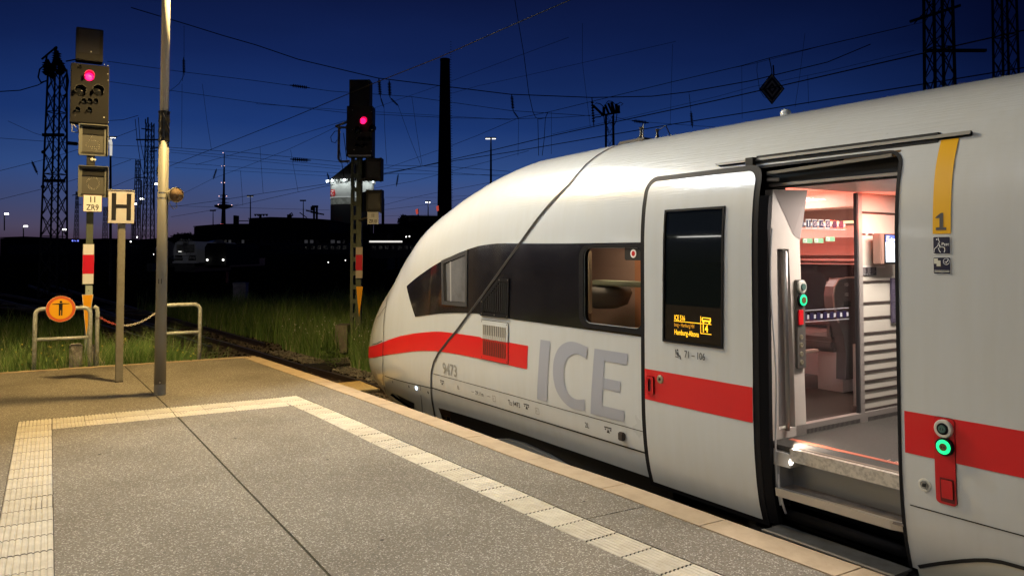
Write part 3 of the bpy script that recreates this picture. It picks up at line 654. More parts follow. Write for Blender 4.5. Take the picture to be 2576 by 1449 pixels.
mq.tube([(4.145, 3.335, 2.16), (4.145, 3.335, 1.2)], .016, 8).tube([(4.13, 3.32, 2.19), (4.17, 3.20, 2.185)], .012, 6).lathe((4.145, 3.335, 1.98), (0, 0, 1), [(0, .03), (.09, .03)], 12).lathe((4.145, 3.335, 1.75), (0, 0, 1), [(0, .028), (.06, .028)], 12)
mq.obj('door_mechanism', mat('mechanism_steel', (.35,.33,.3), .35, .8), dfm)
MB().tube([(4.16, 3.30, 1.2), (4.15, 3.31, .2)], .014, 8).obj('door_rod', BLACK, dfm)
LIN = mat('interior_beige', (.62,.565,.50), .45, var=(6,.45,.7,(.58,.53,.47))); LIN2 = mat('interior_grey', (.30,.285,.28), .45); LINW = mat('interior_white', (.72,.69,.65), .4)
# header above the entrance
MB().box((4.195, 2.393, 2.148), (4.24, 3.30, 2.165)).obj('door_header', mat('header_dull', (.24,.22,.20), .5, .5), train)
MB().box((4.24, 2.3, 2.15), (5.75, 3.28, 2.165)).obj('vestibule_ceiling', LINW, train)
# jamb with recessed hand rail
jb = MB(); yj = 3.30
jo = [(4.195, .467), (4.56, .467), (4.51, 1.75), (4.515, 2.14), (4.238, 2.13), (4.20, 1.74), (4.185, 1.1)]
ji = [(4.268, .56), (4.272, 1.742), (4.392, 1.742), (4.43, 1.0), (4.44, .56)]
v2, f2, b2 = fill2d([jo, ji])
n = len(v2); V = [(a, yj, b) for a, b in v2]+[(a, yj+.07, b) for a, b in v2]; Fc = [f[::-1] for f in f2]+[tuple(i+n for i in f) for f in f2]+[(a, b, b+n, a+n) for a, b in b2]
jamb = obj('door_jamb', V, Fc, LIN, train)
obj('jamb_chamfer', [(4.24, 3.298, 2.125), (4.513, 3.298, 2.135), (4.513, 3.298, 1.80), (4.44, 3.298, 1.84), (4.513, 3.235, 2.135)], [(0, 3, 4), (3, 2, 4)], mat('interior_mauve', (.40,.35,.33), .5), jamb)
MB().box((4.26, 3.37, .50), (4.45, 3.375, 1.76)).obj('rail_recess', LIN2, jamb)
MB().box((4.278, 3.355, .60), (4.305, 3.37, .98)).box((4.278, 3.355, 1.04), (4.305, 3.37, 1.68)).obj('recess_trim', mat('trim_dark', (.10,.09,.09), .5), jamb)
MB().tube([(4.345, 3.29, .55), (4.345, 3.285, .62), (4.34, 3.285, 1.1), (4.337, 3.287, 1.72), (4.337, 3.33, 1.74)], .0145, 10).obj('hand_rail', STEEL, train, smooth=True)
# inner control column
cp = MB().bbox((4.443, 3.279, .945), (4.535, 3.299, 1.535), .004).obj('control_panel', mat('panel_grey', (.13,.12,.105), .4, .3), train)
for z, c_, e_ in ((1.488, mat('ring_grey', (.55,.54,.48), .4), 0), (1.40, RUBBER, 1)):
    b = MB().lathe((4.489, 3.279, z), (0, -1, 0), [(0, .044), (.012, .044), (.016, .038), (.016, .03)], 24).obj('push_button', c_, cp)
    if e_: MB().lathe((4.489, 3.261, z), (0, -1, 0), [(0, .037), (.002, .037), (.003, .022)], 24).obj('light_ring', mat('green_light_ring', (.02,.6,.3), .4, emit=((.01,.85,.26), 1.25)), b)
    MB().lathe((4.489, 3.262, z), (0, -1, 0), [(0, .024), (.008, .022)], 20).obj('button_cap', mat('cap_green', (.06,.13,.11), .4) if not e_ else mat('cap_brown', (.12,.09,.03), .4), b)
MB().bbox((4.45, 3.268, 1.235), (4.50, 3.28, 1.335), .003).obj('emergency_cover', mat('signal_red_bright', (.6,.01,.015), .35, emit=((.6, .0, .01), .12)), cp)
for z in (1.153, 1.10, 1.04, .985):
    MB().lathe((4.485, 3.279, z), (0, -1, 0), [(0, .018), (.004, .017), (.005, .009), (.002, .008)], 14).obj('key_switch', mat('lock_brass', (.42,.38,.27), .35, .7), cp)
# floor, threshold, steps
CARP = bpy.data.materials.new('ribbed_carpet'); CARP.use_nodes = True; t = CARP.node_tree; b = t.nodes['Principled BSDF']; b.inputs['Roughness'].default_value = .9
tcn = N(t, 'ShaderNodeTexCoord'); wv = N(t, 'ShaderNodeTexWave', bands_direction='X'); wv.inputs['Scale'].default_value = 34; wv.inputs['Distortion'].default_value = .3; L(t, tcn.outputs['Object'], wv.inputs['Vector'])
nz = N(t, 'ShaderNodeTexNoise'); nz.inputs['Scale'].default_value = 220; L(t, tcn.outputs['Object'], nz.inputs['Vector'])
mm = N(t, 'ShaderNodeMath', operation='MULTIPLY'); L(t, wv.outputs['Fac'], mm.inputs[0]); L(t, nz.outputs['Fac'], mm.inputs[1])
rr = ramp(t, [(0, (.025,.022,.018)), (.6, (.085,.078,.066))]); L(t, mm.outputs[0], rr.inputs[0]); L(t, rr.outputs[0], b.inputs['Base Color'])
MB().box((4.15, 2.3, .47), (6.75, 3.36, .50)).obj('vestibule_floor', CARP, train)
MB().box((4.35, 3.37, .45), (6.9, 12-.1*40, .495)).obj('saloon_floor', CARP, train)
FS = mat('floor_strip_red', (.42,.10,.05), .6); MB().box((4.315, 2.35, .5003), (4.355, 3.26, .5025)).obj('class_floor_strip', FS, train)
text_at('floor_lettering', '1. Klasse', (4.348, 2.62, .5035), (0, -1, 0), (1, 0, 0), .05, mat('strip_pale', (.6,.35,.25), .6), train, bold=.01)
MB().box((4.112, 2.388, .425), (4.145, 3.10, .502)).obj('threshold', mat('threshold_alu', (.62,.58,.52), .35, .5, var=(40,.45,.65,(.4,.37,.33))), train)
MB().box((4.145, 2.388, .485), (4.18, 3.10, .5045)).obj('threshold_edge', mat('nosing_brown', (.12,.09,.06), .6), train)
MB().box((4.115, 3.10, .38), (4.26, 3.30, .465)).obj('step_cheek', mat('cheek_light', (.62,.6,.57), .4, .4), train)
MB().lathe((4.12, 3.098, .42), (0, -1, 0), [(0, .022), (.004, .02)], 12).obj('step_lamp', mat('step_lamp_glow', (1, .95, .85), .4, emit=((1, .9, .78), 4)), train)
MB().box((4.13, 3.19, .24), (4.27, 3.30, .378)).obj('step_cheek', mat('cheek_grey', (.42,.42,.41), .4, .4), train)
MB().box((4.26, 2.388, .235), (4.275, 3.19, .43)).obj('step_riser', mat('riser_grey', (.30,.30,.295), .35, .6), train)
TR = mat('tread_brown', (.22,.18,.15), .6, var=(14,.4,.65,(.13,.11,.10)), bump=(200,.3,.002))
MB().box((4.125, 2.388, .225), (4.26, 3.20, .24)).obj('step_tread', TR, train)
MB().add([(4.095, 3.20, .243), (4.13, 3.20, .243), (4.145, 2.388, .243), (4.118, 2.46, .243), (4.105, 3.20, .19), (4.128, 2.46, .19), (4.155, 2.388, .19), (4.155, 3.2, .19)],
         [(0, 1, 2, 3), (0, 3, 5, 4), (3, 2, 6, 5), (1, 7, 6, 2)]).obj('step_nosing', mat('nosing_alu', (.55,.52,.48), .35, .6), train)
MB().bbox((4.20, 2.388, -.02), (4.32, 3.25, .14), .05).obj('lower_sill', RUBBER, train, smooth=True)
MB().bbox((4.11, 2.345, -.03), (4.17, 3.25, -.005), .01).obj('lower_rail', RUBBER, train)
MB().bbox((3.965, 2.36, -.022), (4.16, 3.205, .004), .004).obj('gap_bridge', mat('bridge_plate', (.16,.165,.17), .38, .7, var=(9,.4,.7,(.10,.10,.10)), bump=(120,.25,.002)), train)
MB().box((3.965, 2.362, .0042), (3.99, 3.203, .007)).obj('bridge_edge', mat('bridge_edge_grey', (.24,.22,.19), .5, .3), train)
# --- partition between vestibule and saloon
FR = mat('frame_alu', (.40,.36,.33), .4, .5)
gp = MB().box((5.19, 3.30, .47), (5.235, 3.34, 2.15)).obj('door_post', FR, train)
MB().box((5.175, 3.305, .47), (5.19, 3.33, 2.15)).obj('edge_profile', mat('post_dark', (.03,.028,.03), .4), gp)
g = MB().box((4.52, 3.345, .56), (5.19, 3.352, 2.16)).obj('glass_panel', GLASSC, train)
hb = MB().box((4.45, 3.30, .47), (5.19, 3.345, .565)).obj('heater_skirting', FR, train)
hb2 = MB().box((5.235, 3.30, .47), (5.85, 3.345, .565)).obj('heater_skirting', FR, train)
q = MB(); [q.box((4.56+.0147*i, 3.2985, .49), (4.567+.0147*i, 3.2995, .53)) for i in range(42)]; tag(q.obj('slots', BLACK, hb), kind='stuff')
q = MB(); [q.box((5.27+.0147*i, 3.2985, .49), (5.277+.0147*i, 3.2995, .53)) for i in range(32)]; tag(q.obj('slots', BLACK, hb2), kind='stuff')
ALP = mat('panel_beige', (.52,.49,.42), .35)
rp = MB().box((5.235, 3.33, .565), (5.85, 3.345, 2.16)).obj('sliding_door_panel', ALP, train)
SL = mat('slat_brown', (.055,.040,.034), .4)
for z, x1 in [(2.013, 5.727), (1.504, 5.62), (1.349, 5.62), (1.24, 5.62), (1.128, 5.75), (1.059, 5.75), (.99, 5.75), (.92, 5.75), (.85, 5.75), (.78, 5.75), (.713, 5.75), (.645, 5.75), (.575, 5.75)]:
    MB().box((5.24, 3.322, z-.0075), (x1, 3.3299, z+.0075)).obj('stripe', SL, rp)
MB().box((5.238, 3.322, 1.848), (5.57, 3.329, 1.862)).obj('label_strip', LINW, rp); MB().box((5.238, 3.322, 1.605), (5.56, 3.329, 1.62)).obj('label_strip', LINW, rp)
MB().box((5.26, 3.32, 1.849), (5.31, 3.3215, 1.860)).box((5.34, 3.32, 1.849), (5.40, 3.3215, 1.860)).obj('label_print', SL, rp)
st_ = MB().box((5.26, 3.32, 1.55), (5.438, 3.328, 1.612)).obj('notice', mat('notice_black', (.012,.010,.014), .4), rp)
q = MB()
for r in range(9):
    for k in range(3): q.box((5.266+.058*k, 3.3185, 1.605-.0048*r), (5.266+.058*k+.03+.018*random.random(), 3.3195, 1.6072-.0048*r))
q.obj('notice_lines', mat('notice_lines', (.3,.28,.27), .5), st_)
text_at('notice_text', 'Notruf 112   Police 110', (5.268, 3.318, 1.556), (1, 0, 0), (0, 0, 1), .013, WPR, st_)
st_ = MB().box((5.618, 3.31, 1.19), (5.80, 3.3215, 1.527)).obj('notice', mat('notice_violet', (.055,.045,.075), .4), rp)
q = MB()
for k in range(3):
    for r in range(40):
        if random.random() < .85: q.box((5.626+.055*k, 3.308, 1.518-.0082*r), (5.626+.055*k+.02+.026*random.random(), 3.3095, 1.5215-.0082*r))
q.obj('notice_lines', mat('notice_lines2', (.16,.14,.2), .5), st_)
pk = MB().box((5.418, 3.32, 1.68), (5.482, 3.328, 1.735)).box((5.488, 3.32, 1.68), (5.547, 3.328, 1.735)).obj('pictograms', BLACK, rp)
for i, (a, b_) in enumerate(((5.425, 1.712), (5.445, 1.712), (5.462, 1.716), (5.425, 1.685), (5.445, 1.685), (5.463, 1.685))): MB().box((a, 3.3185, b_), (a+.010, 3.3195, b_+.016)).obj('pictogram', WPR, pk)
MB().box((5.42, 3.3185, 1.7065), (5.48, 3.3195, 1.7085)).box((5.489, 3.3185, 1.7065), (5.546, 3.3195, 1.7085)).obj('pictogram', WPR, pk)
text_at('coach_number', '14', (5.506, 3.3185, 1.712), (1, 0, 0), (0, 0, 1), .022, WPR, pk); MB().box((5.50, 3.3185, 1.69), (5.535, 3.3195, 1.70)).obj('pictogram', WPR, pk)
# info screen on the far vestibule wall
sc_ = MB().bbox((5.31, 3.205, 1.633), (5.62, 3.27, 1.858), .006).obj('info_screen', mat('screen_case', (.22,.13,.10), .4), train)
MB().box((5.352, 3.199, 1.640), (5.60, 3.2045, 1.852)).obj('screen_bezel', BLACK, sc_)
MB().box((5.362, 3.196, 1.650), (5.58, 3.1985, 1.795)).obj('screen_page', mat('screen_page', (.7,.85,1), .4, emit=((.62,.80,1), .9)), sc_)
MB().box((5.362, 3.196, 1.795), (5.58, 3.1985, 1.845)).obj('screen_header', mat('screen_head', (.05,.1,.4), .4, emit=((.03,.06,.32), .8)), sc_)
text_at('screen_text', 'Hamburg', (5.366, 3.195, 1.803), (1, 0, 0), (0, 0, 1), .034, mat('screen_white', (1,1,1), .4, emit=((1,1,1), 1.0)), sc_, bold=.01)
text_at('screen_text', 'ICE 516', (5.366, 3.195, 1.832), (1, 0, 0), (0, 0, 1), .012, mat('screen_white', (1,1,1), .4), sc_)
q = MB()
for i, wd in enumerate((.03, .055, .075, .06, .07, .05)): q.box((5.378, 3.1945, 1.778-.019*i), (5.378+wd, 3.1955, 1.782-.019*i))
q.obj('screen_lines', mat('screen_lines', (.1,.12,.2), .4), sc_)
# stickers on the glass
SQ = mat('sticker_navy', (.012,.008,.04), .4); SILV = mat('sticker_silver', (.42,.42,.45), .4)
r1 = MB().box((4.58, 3.341, 1.880), (5.095, 3.3425, 1.884)).obj('sticker_row', SILV, g)
for i, x in enumerate((4.56, 4.638, 4.71, 4.783, 4.858, 4.938, 5.018)):
    MB().box((x+.045, 3.339, 1.905), (x+.07, 3.3405, 1.925)).obj('sticker', SILV, r1)
    if 0 < i < 5: MB().box((x-.004, 3.340, 1.889), (x+.052, 3.3412, 1.948)).obj('sticker', LINW, r1)
    b = MB().box((x, 3.338, 1.893), (x+.048, 3.3395, 1.944)).obj('sticker', SQ, r1)
text_at('numeral', '1', (4.648, 3.337, 1.900), (1, 0, 0), (0, 0, 1), .055, WPR, g, bold=.01)
for x in (4.734, 4.882):
    V, Fc, _ = fill2d([circ(x, 1.918, .018, 18), circ(x, 1.918, .0135, 18)[::-1]]); obj('prohibition_ring', [(a, 3.3370, b) for a, b in V], Fc, mat('sticker_pink', (.5,.35,.35), .5), g)
    MB().beam((x-.011, 3.3368, 1.930), (x+.011, 3.3368, 1.906), .001, .004).obj('prohibition_bar', mat('sticker_pink', (.5,.35,.35), .5), g)
MB().beam((4.80, 3.3368, 1.905), (4.815, 3.3368, 1.935), .001, .006).beam((4.815, 3.3368, 1.915), (4.825, 3.3368, 1.902), .001, .005).obj('walking_figure', mat('sticker_pink', (.5,.35,.35), .5), g)
GRN = mat('sticker_green', (.14,.30,.17), .5)
for i, (x, z) in enumerate(((4.598, 1.782), (4.722, 1.785), (4.855, 1.797))):
    b = MB().box((x, 3.340, z), (x+.108, 3.3415, z+.034)).obj('emergency_sticker', GRN, g)
    MB().box((x+.006, 3.3385, z+.005), (x+.045, 3.3398, z+.029)).obj('pictogram_field', mat('sticker_pale', (.5,.55,.45), .5), g)
    MB().box((x+.012, 3.3375, z+.01), (x+.032, 3.3383, z+.02)).obj('pictogram_field', GRN, g)
r2 = MB().box((4.60, 3.341, 1.319), (5.118, 3.3425, 1.3225)).box((4.60, 3.341, 1.240), (5.118, 3.3425, 1.2435)).obj('sticker_row', SILV, g)
for i in range(7):
    x = 4.59+.0755*i
    MB().box((x, 3.338, 1.252), (x+.040, 3.3395, 1.302)).obj('sticker', SQ, r2); MB().box((x+.045, 3.339, 1.262), (x+.067, 3.3405, 1.29)).obj('sticker', SILV, r2)
# saloon beyond the glass
MB().box((6.86, 3.4, .5), (6.88, 6.2, 2.25)).obj('saloon_wall', LIN2, train)
MB().box((6.84, 3.7, .98), (6.858, 6.2, 1.62)).obj('saloon_window', mat('night_window', (.012,.011,.016), .08), train)
MB().box((6.40, 3.5, 1.92), (6.86, 6.2, 1.955)).box((6.78, 3.5, 1.70), (6.86, 6.2, 1.92)).obj('luggage_rack', LINW, train)
MB().box((6.37, 3.5, 1.86), (6.40, 6.2, 1.965)).obj('rack_edge', mat('rack_glass', (.6,.56,.54), .3), train)
MB().box((6.30, 3.5, 1.985), (6.36, 6.2, 2.005)).obj('light_strip', mat('warm_strip', (1,.8,.5), .4, emit=((1, .66, .34), 1.7)), train)
MB().box((6.74, 3.5, 1.645), (6.84, 6.2, 1.665)).box((6.78, 3.5, 1.61), (6.84, 6.2, 1.62)).obj('window_rail', LINW, train)
MB().box((4.3, 3.4, 2.30), (6.75, 6.2, 2.36)).box((6.4, 3.4, 2.14), (6.75, 6.2, 2.3)).obj('saloon_ceiling', LINW, train)
MB().box((4.3, 6.2, .4), (6.75, 6.25, 2.25)).obj('end_wall', LIN2, train)
SEAT = mat('seat_shell', (.075,.065,.068), .35); SEATC = mat('seat_cover', (.10,.09,.085), .9)
def seat(x0, x1, y, nums=True):
    P = [(x1, .62), (x1, 1.50), (x0+.18, 1.50), (x0+.08, 1.485), (x0+.02, 1.43), (x0, 1.35), (x0+.01, 1.25), (x0+.07, 1.12), (x0+.14, 1.0), (x0+.17, .85), (x0+.16, .62)]
    s = MB().prism([(a, y, b) for a, b in P], (0, .09, 0)).obj('seat', SEAT, train)
    MB().tube([(x1, y-.004, 1.503), (x0+.18, y-.004, 1.503), (x0+.08, y-.004, 1.488), (x0+.02, y-.004, 1.43), (x0, y-.004, 1.35), (x0+.01, y-.004, 1.25), (x0+.07, y-.004, 1.12)], .008, 6).obj('shell_rim', FR, s)
    MB().bbox((x0+.16, y+.1, .84), (x1, y+.55, .97), .04).obj('cushion', SEATC, s); MB().bbox((x0+.12, y+.09, .95), (x1, y+.17, 1.5), .03).obj('backrest', SEATC, s)
    MB().bbox((x0+.1, y+.05, 1.08), (x0+.16, y+.5, 1.12), .015).obj('armrest', SEAT, s)
    MB().box((x0+.2, y+.05, .5), (x1, y+.3, .84)).obj('pedestal', mat('panel_white_low', (.6,.58,.57), .4), s)
    if nums:
        text_at('seat_number', '103', (x0+.16, y-.003, 1.43), (1, 0, 0), (0, 0, 1), .04, WPR, s); text_at('seat_number', '102', (x0+.16, y-.003, 1.345), (1, 0, 0), (0, 0, 1), .04, WPR, s)
        MB().box((x0+.15, y-.003, 1.25), (x0+.25, y-.001, 1.30)).obj('card_holder', BLACK, s)
seat(5.98, 6.8, 4.05); seat(5.98, 6.8, 5.3, False)
tb = MB().bbox((5.25, 4.35, 1.155), (6.0, 4.75, 1.18), .006).obj('table', mat('table_white', (.75,.7,.62), .4), train)
MB().box((5.25, 4.35, 1.08), (5.9, 4.37, 1.15)).obj('table_apron', mat('table_wood', (.42,.27,.12), .5), tb)
MB().bbox((5.55, 4.2, .85), (6.0, 4.26, .88), .01).obj('arm_bar', mat('table_white', (.75,.7,.62), .4), train)
MB().box((5.62, 3.62, .52), (6.06, 3.64, 1.0)).obj('foot_panel', mat('panel_white_low', (.6,.58,.57), .4), train)
# what shows through the small window beside the cab
cabn = MB().box((4.97, 4.45, .9), (4.99, 6.1, 2.0)).obj('cabin_wall', mat('wood_warm', (.45,.30,.22), .5), train)
MB().box((4.14, 4.40, .9), (4.97, 4.42, 2.05)).obj('side_panel', mat('wood_warm', (.45,.30,.22), .5), cabn); MB().box((4.16, 4.4, 2.0), (4.97, 6.1, 2.02)).obj('top_panel', LIN2, cabn); MB().box((4.16, 4.4, .88), (4.97, 6.1, .9)).obj('bottom_panel', LIN2, cabn)
MB().box((4.25, 6.08, .9), (4.97, 6.1, 2.0)).obj('end_panel', mat('wood_dark', (.2,.12,.08), .6), cabn)
MB().box((4.955, 4.5, .92), (4.968, 5.42, 1.95)).obj('door_leaf', mat('seat_orange', (.55,.24,.11), .6), cabn)
MB().bbox((4.45, 4.5, 1.43), (4.62, 5.45, 1.475), .01).obj('shelf', mat('shelf_sage', (.34,.36,.24), .5), train)
MB().bbox((4.22, 5.18, 1.20), (4.25, 5.215, 1.735), .008).obj('grab_pole', mat('cream_pole', (.75,.6,.40), .4), train)
MB().lathe((4.60, 5.42, 1.22), (0, 0, 1), [(0, .10), (.04, .20), (.14, .24), (.19, .22), (.21, .02)], 20).obj('head_rest', mat('head_rest_grey', (.16,.145,.115), .7), train, smooth=True)
area('cabin_light', tw((4.5, 5.2, 1.985)), tw((4.6, 5.2, 1.3)), 8, (1, .80, .62), .2, .5)

# ------------------------------------------------------------------ ground, ballast, platform
def groundmat():
    return mat('dark_soil', (.030,.028,.022), .95, var=(.6,.35,.65,(.018,.022,.012)), bump=(3,.5,.05), spec=0)
gz = -1.0
V = []; Fc = []
g = [-3000,-600,-150,-60,-30,-12,-6,0,6,12,30,60,150,400,1000,3000]
for y in g:
    for x in g: V.append((x, y, gz))
n = len(g); Fc = [(j*n+i, j*n+i+1, (j+1)*n+i+1, (j+1)*n+i) for j in range(n-1) for i in range(n-1)]
tag(obj('ground', V, Fc, groundmat()), kind='structure', label='dark ground of the railway yard')

def agg(name, base, dark, light):
    """exposed aggregate concrete: grains of several tones, grime clouds, chewing gum spots"""
    m = bpy.data.materials.new(name); m.use_nodes = True; t = m.node_tree; b = t.nodes['Principled BSDF']; b.inputs['Roughness'].default_value = .85
    tcn = N(t, 'ShaderNodeTexCoord'); co = tcn.outputs['Object']
    vo = N(t, 'ShaderNodeTexVoronoi'); vo.inputs['Scale'].default_value = 135; L(t, co, vo.inputs['Vector'])
    sp_ = N(t, 'ShaderNodeSeparateColor'); L(t, vo.outputs['Color'], sp_.inputs[0])
    r = ramp(t, [(0, dark), (.35, base), (.86, base), (.90, light), (1.0, light)]); r.color_ramp.interpolation = 'LINEAR'; L(t, sp_.outputs[0], r.inputs[0])
    v2 = N(t, 'ShaderNodeTexVoronoi'); v2.inputs['Scale'].default_value = 90; L(t, co, v2.inputs['Vector'])
    s2 = N(t, 'ShaderNodeSeparateColor'); L(t, v2.outputs['Color'], s2.inputs[0])
    r2 = ramp(t, [(0, (.0,)*3), (.955, (.0,)*3), (.965, (1,)*3)]); L(t, s2.outputs[1], r2.inputs[0])
    dd = N(t, 'ShaderNodeMath', operation='LESS_THAN'); dd.inputs[1].default_value = .24; L(t, v2.outputs['Distance'], dd.inputs[0])
    d2 = N(t, 'ShaderNodeMath', operation='MULTIPLY'); L(t, dd.outputs[0], d2.inputs[0]); L(t, r2.outputs[0], d2.inputs[1])
    mB = N(t, 'ShaderNodeMix', data_type='RGBA'); L(t, d2.outputs[0], mB.inputs['Factor']); L(t, r.outputs[0], mB.inputs['A']); mB.inputs['B'].default_value = (*[min(1, c*1.35) for c in light], 1)
    nz = N(t, 'ShaderNodeTexNoise'); nz.inputs['Scale'].default_value = .9; nz.inputs['Detail'].default_value = 8; L(t, co, nz.inputs['Vector'])
    r3 = ramp(t, [(.3, (.74,.72,.70)), (.55, (1,1,1)), (.75, (1.1,1.08,1.05))]); L(t, nz.outputs['Fac'], r3.inputs[0])
    mC = N(t, 'ShaderNodeMix', data_type='RGBA', blend_type='MULTIPLY'); mC.inputs['Factor'].default_value = 1; L(t, mB.outputs['Result'], mC.inputs['A']); L(t, r3.outputs[0], mC.inputs['B'])
    v3 = N(t, 'ShaderNodeTexVoronoi'); v3.inputs['Scale'].default_value = 2.6; L(t, co, v3.inputs['Vector'])
    l3 = N(t, 'ShaderNodeMath', operation='LESS_THAN'); l3.inputs[1].default_value = .035; L(t, v3.outputs['Distance'], l3.inputs[0])
    mD = N(t, 'ShaderNodeMix', data_type='RGBA'); L(t, l3.outputs[0], mD.inputs['Factor']); L(t, mC.outputs['Result'], mD.inputs['A']); mD.inputs['B'].default_value = (.02,.018,.015,1)
    L(t, mD.outputs['Result'], b.inputs['Base Color'])
    bp = N(t, 'ShaderNodeBump'); bp.inputs['Strength'].default_value = .5; bp.inputs['Distance'].default_value = .003; L(t, vo.outputs['Distance'], bp.inputs['Height']); L(t, bp.outputs[0], b.inputs['Normal'])
    MATS[name] = m; return m
AGG = agg('exposed_aggregate', (.192,.172,.138), (.12,.107,.086), (.42,.40,.35))
TILE = mat('tactile_cream', (.60,.56,.47), .75, var=(7,.4,.68,(.47,.43,.35)), var2=(45,.62,.8,(.28,.23,.17)))
TILE2 = mat('tactile_cream_worn', (.55,.51,.42), .75, var=(7,.4,.68,(.43,.39,.31)), var2=(45,.6,.78,(.25,.21,.15)))
EDGE = mat('edge_sandstone', (.44,.345,.235), .8, var=(5,.4,.7,(.35,.27,.18)), var2=(60,.62,.8,(.22,.17,.12)), bump=(150,.3,.002))
MOSS = mat('joint_moss', (.045,.040,.018), .95, var=(40,.4,.6,(.02,.017,.012)))
plat = thing('platform', (1, 4, 0), 'grey aggregate platform with cream tactile strips and sandstone edge', 'platform', kind='structure')
outer = [(-14, 4.55), (-2, 4.17), (1, 3.965), (2.7, 3.833), (3.63, 3.765), (4.57, 3.712), (5.5, 3.622), (6.47, 3.572), (7.44, 3.512), (8.4, 3.448), (10.7, 3.262), (13.55, 3.005)]
fo = pchip([a for a, _ in outer], [b for _, b in outer])
fi = lambda y: fo(y)-.235
# concrete body
ys = [-14+i*.8 for i in range(35)]; ys = [y for y in ys if y < 13.4]+[13.4]
V = [(-8, y, -.02) for y in ys]+[(fo(y)-.04, y, -.02) for y in ys]+[(-8, y, -1.1) for y in ys]+[(fo(y)-.04, y, -1.1) for y in ys]; n = len(ys)
Fc = [(i, i+1+0, n+i+1, n+i)[::-1] for i in range(n-1)]+[(n+i, n+i+1, 3*n+i+1, 3*n+i)[::-1] for i in range(n-1)]+[(n-1, 2*n-1, 4*n-1, 3*n-1)[::-1]]
obj('foundation', V, Fc, mat('foundation_concrete', (.12,.11,.10), .9, var=(4,.4,.7,(.06,.055,.05))), plat)
# slabs, laid round the tactile strips with dark joints between
SX0, SX1 = -.245, .052              # left arm of the tactile strip
TY0, TY1 = 8.87, 9.47               # cross arm
so = pchip([-14, 0, 3.15, 3.72, 4.28, 5.12, 5.97, 6.86, 8.27, 9.47], [3.72, 3.36, 3.10, 3.045, 2.994, 2.935, 2.866, 2.805, 2.715, 2.61])
si = lambda y: so(y)-.268
def slab(lo, hi, y0, y1, z=0.0, m=AGG, name='slab', ny=None):
    """lo, hi: edge functions of y"""
    lo = lo if callable(lo) else (lambda y, c=lo: c); hi = hi if callable(hi) else (lambda y, c=hi: c)
    k = ny or max(1, int((y1-y0)/.5)); yy = [y0+(y1-y0)*i/k for i in range(k+1)]; g_ = .003
    V = []; 
    for y in yy: V += [(lo(y)+g_, y, z), (hi(y)-g_, y, z)]
    for y in yy: V += [(lo(y)+g_, y, z-.06), (hi(y)-g_, y, z-.06)]
    q = 2*(k+1); Fc = []
    for i in range(k):
        a = 2*i; Fc += [(a, a+1, a+3, a+2), (a+1, q+a+1, q+a+3, a+3), (a, a+2, q+a+2, q+a)]
    Fc += [(0, q, q+1, 1), (2*k, 2*k+1, q+2*k+1, q+2*k)]
    return obj(name, V, Fc, m, plat)
jx = pchip([-14, 4.0, 5.74, 8.857, 9.56, 13.36], [1.45, 1.31, 1.265, 1.188, 1.166, 1.018])
J = lambda y: jx(y)+.006
slab(SX1, lambda y: jx(y)-.004, 4.09-18, TY0); slab(J, si, -14, TY0-.004)
slab(so, fi, -14, -1.0); slab(so, fi, -.99, 4.103); slab(so, fi, 4.113, TY1)
slab(-8, SX0, -14, 2.0); slab(-8, SX0, 2.01, TY1)
slab(-8, lambda y: jx(y)-.004, TY1, 13.37); slab(J, fi, TY1, 13.37)
# crack / moss filled joints lie a little lower than the slabs
V = []; yy = [-14+.25*i for i in range(110)]; yy = [y for y in yy if y < 13.3]
for y in yy:
    e = .004+.004*mnoise.noise(Vector((y*3, 0, 0))); V += [(jx(y)-.008-e, y, -.004), (jx(y)+.016+e, y, -.004)]
obj('joint_filling', V, [(2*i, 2*i+1, 2*i+3, 2*i+2) for i in range(len(yy)-1)], MOSS, plat)
obj('joint_filling', [(so(4.108), 4.095, -.004), (fi(4.108), 4.095, -.004), (fi(4.108), 4.121, -.004), (so(4.108), 4.121, -.004)], [(0, 1, 2, 3)], MOSS, plat)
# bedding under the tactile tiles (dark lines at their rims)
BED = mat('bedding_dark', (.05,.042,.035), .9)
obj('bedding', [(SX0-.012, -14, -.007), (SX1+.014, -14, -.007), (SX1+.014, TY1+.01, -.007), (SX0-.012, TY1+.01, -.007)], [(0, 1, 2, 3)], BED, plat)
obj('bedding', [(SX1, TY0-.01, -.0075), (2.7, TY0-.01, -.0075), (2.7, TY1+.01, -.0075), (SX1, TY1+.01, -.0075)], [(0, 1, 2, 3)], BED, plat)
yy = [-14+.5*i for i in range(47)]+[9.47]; V = []
for y in yy: V += [(si(y)-.014, y, -.006), (so(y)+.014, y, -.006)]
obj('bedding', V, [(2*i, 2*i+1, 2*i+3, 2*i+2) for i in range(len(yy)-1)], BED, plat)
def ribs(w_, l_, n=9):
    l_ = .2865
    """tactile tile: ribs along y"""
    V = []; prof = []
    for i in range(n):
        x0 = w_*i/n; p = w_/n; prof += [(x0, -.006), (x0+p*.22, .001), (x0+p*.72, .001), (x0+p*.94, -.006)]
    prof.append((w_, -.006)); m = len(prof)
    for y in (0, l_):
        for x, z in prof: V.append((x-w_/2, y-l_/2, z))
    Fc = [(i, i+1, m+i+1, m+i) for i in range(m-1)]
    Fc += [tuple(range(m))[::-1]] if False else []
    return V, Fc
rv, rf = ribs(.293, .294); rme = me_of('tactile_tile', rv, rf); rme.materials.append(TILE); rme2 = me_of('tactile_tile', rv, rf); rme2.materials.append(TILE2)
rv3, rf3 = ribs(.262, .294, 8); rme3 = me_of('tactile_tile', rv3, rf3); rme3.materials.append(TILE); rme4 = me_of('tactile_tile', rv3, rf3); rme4.materials.append(TILE2)
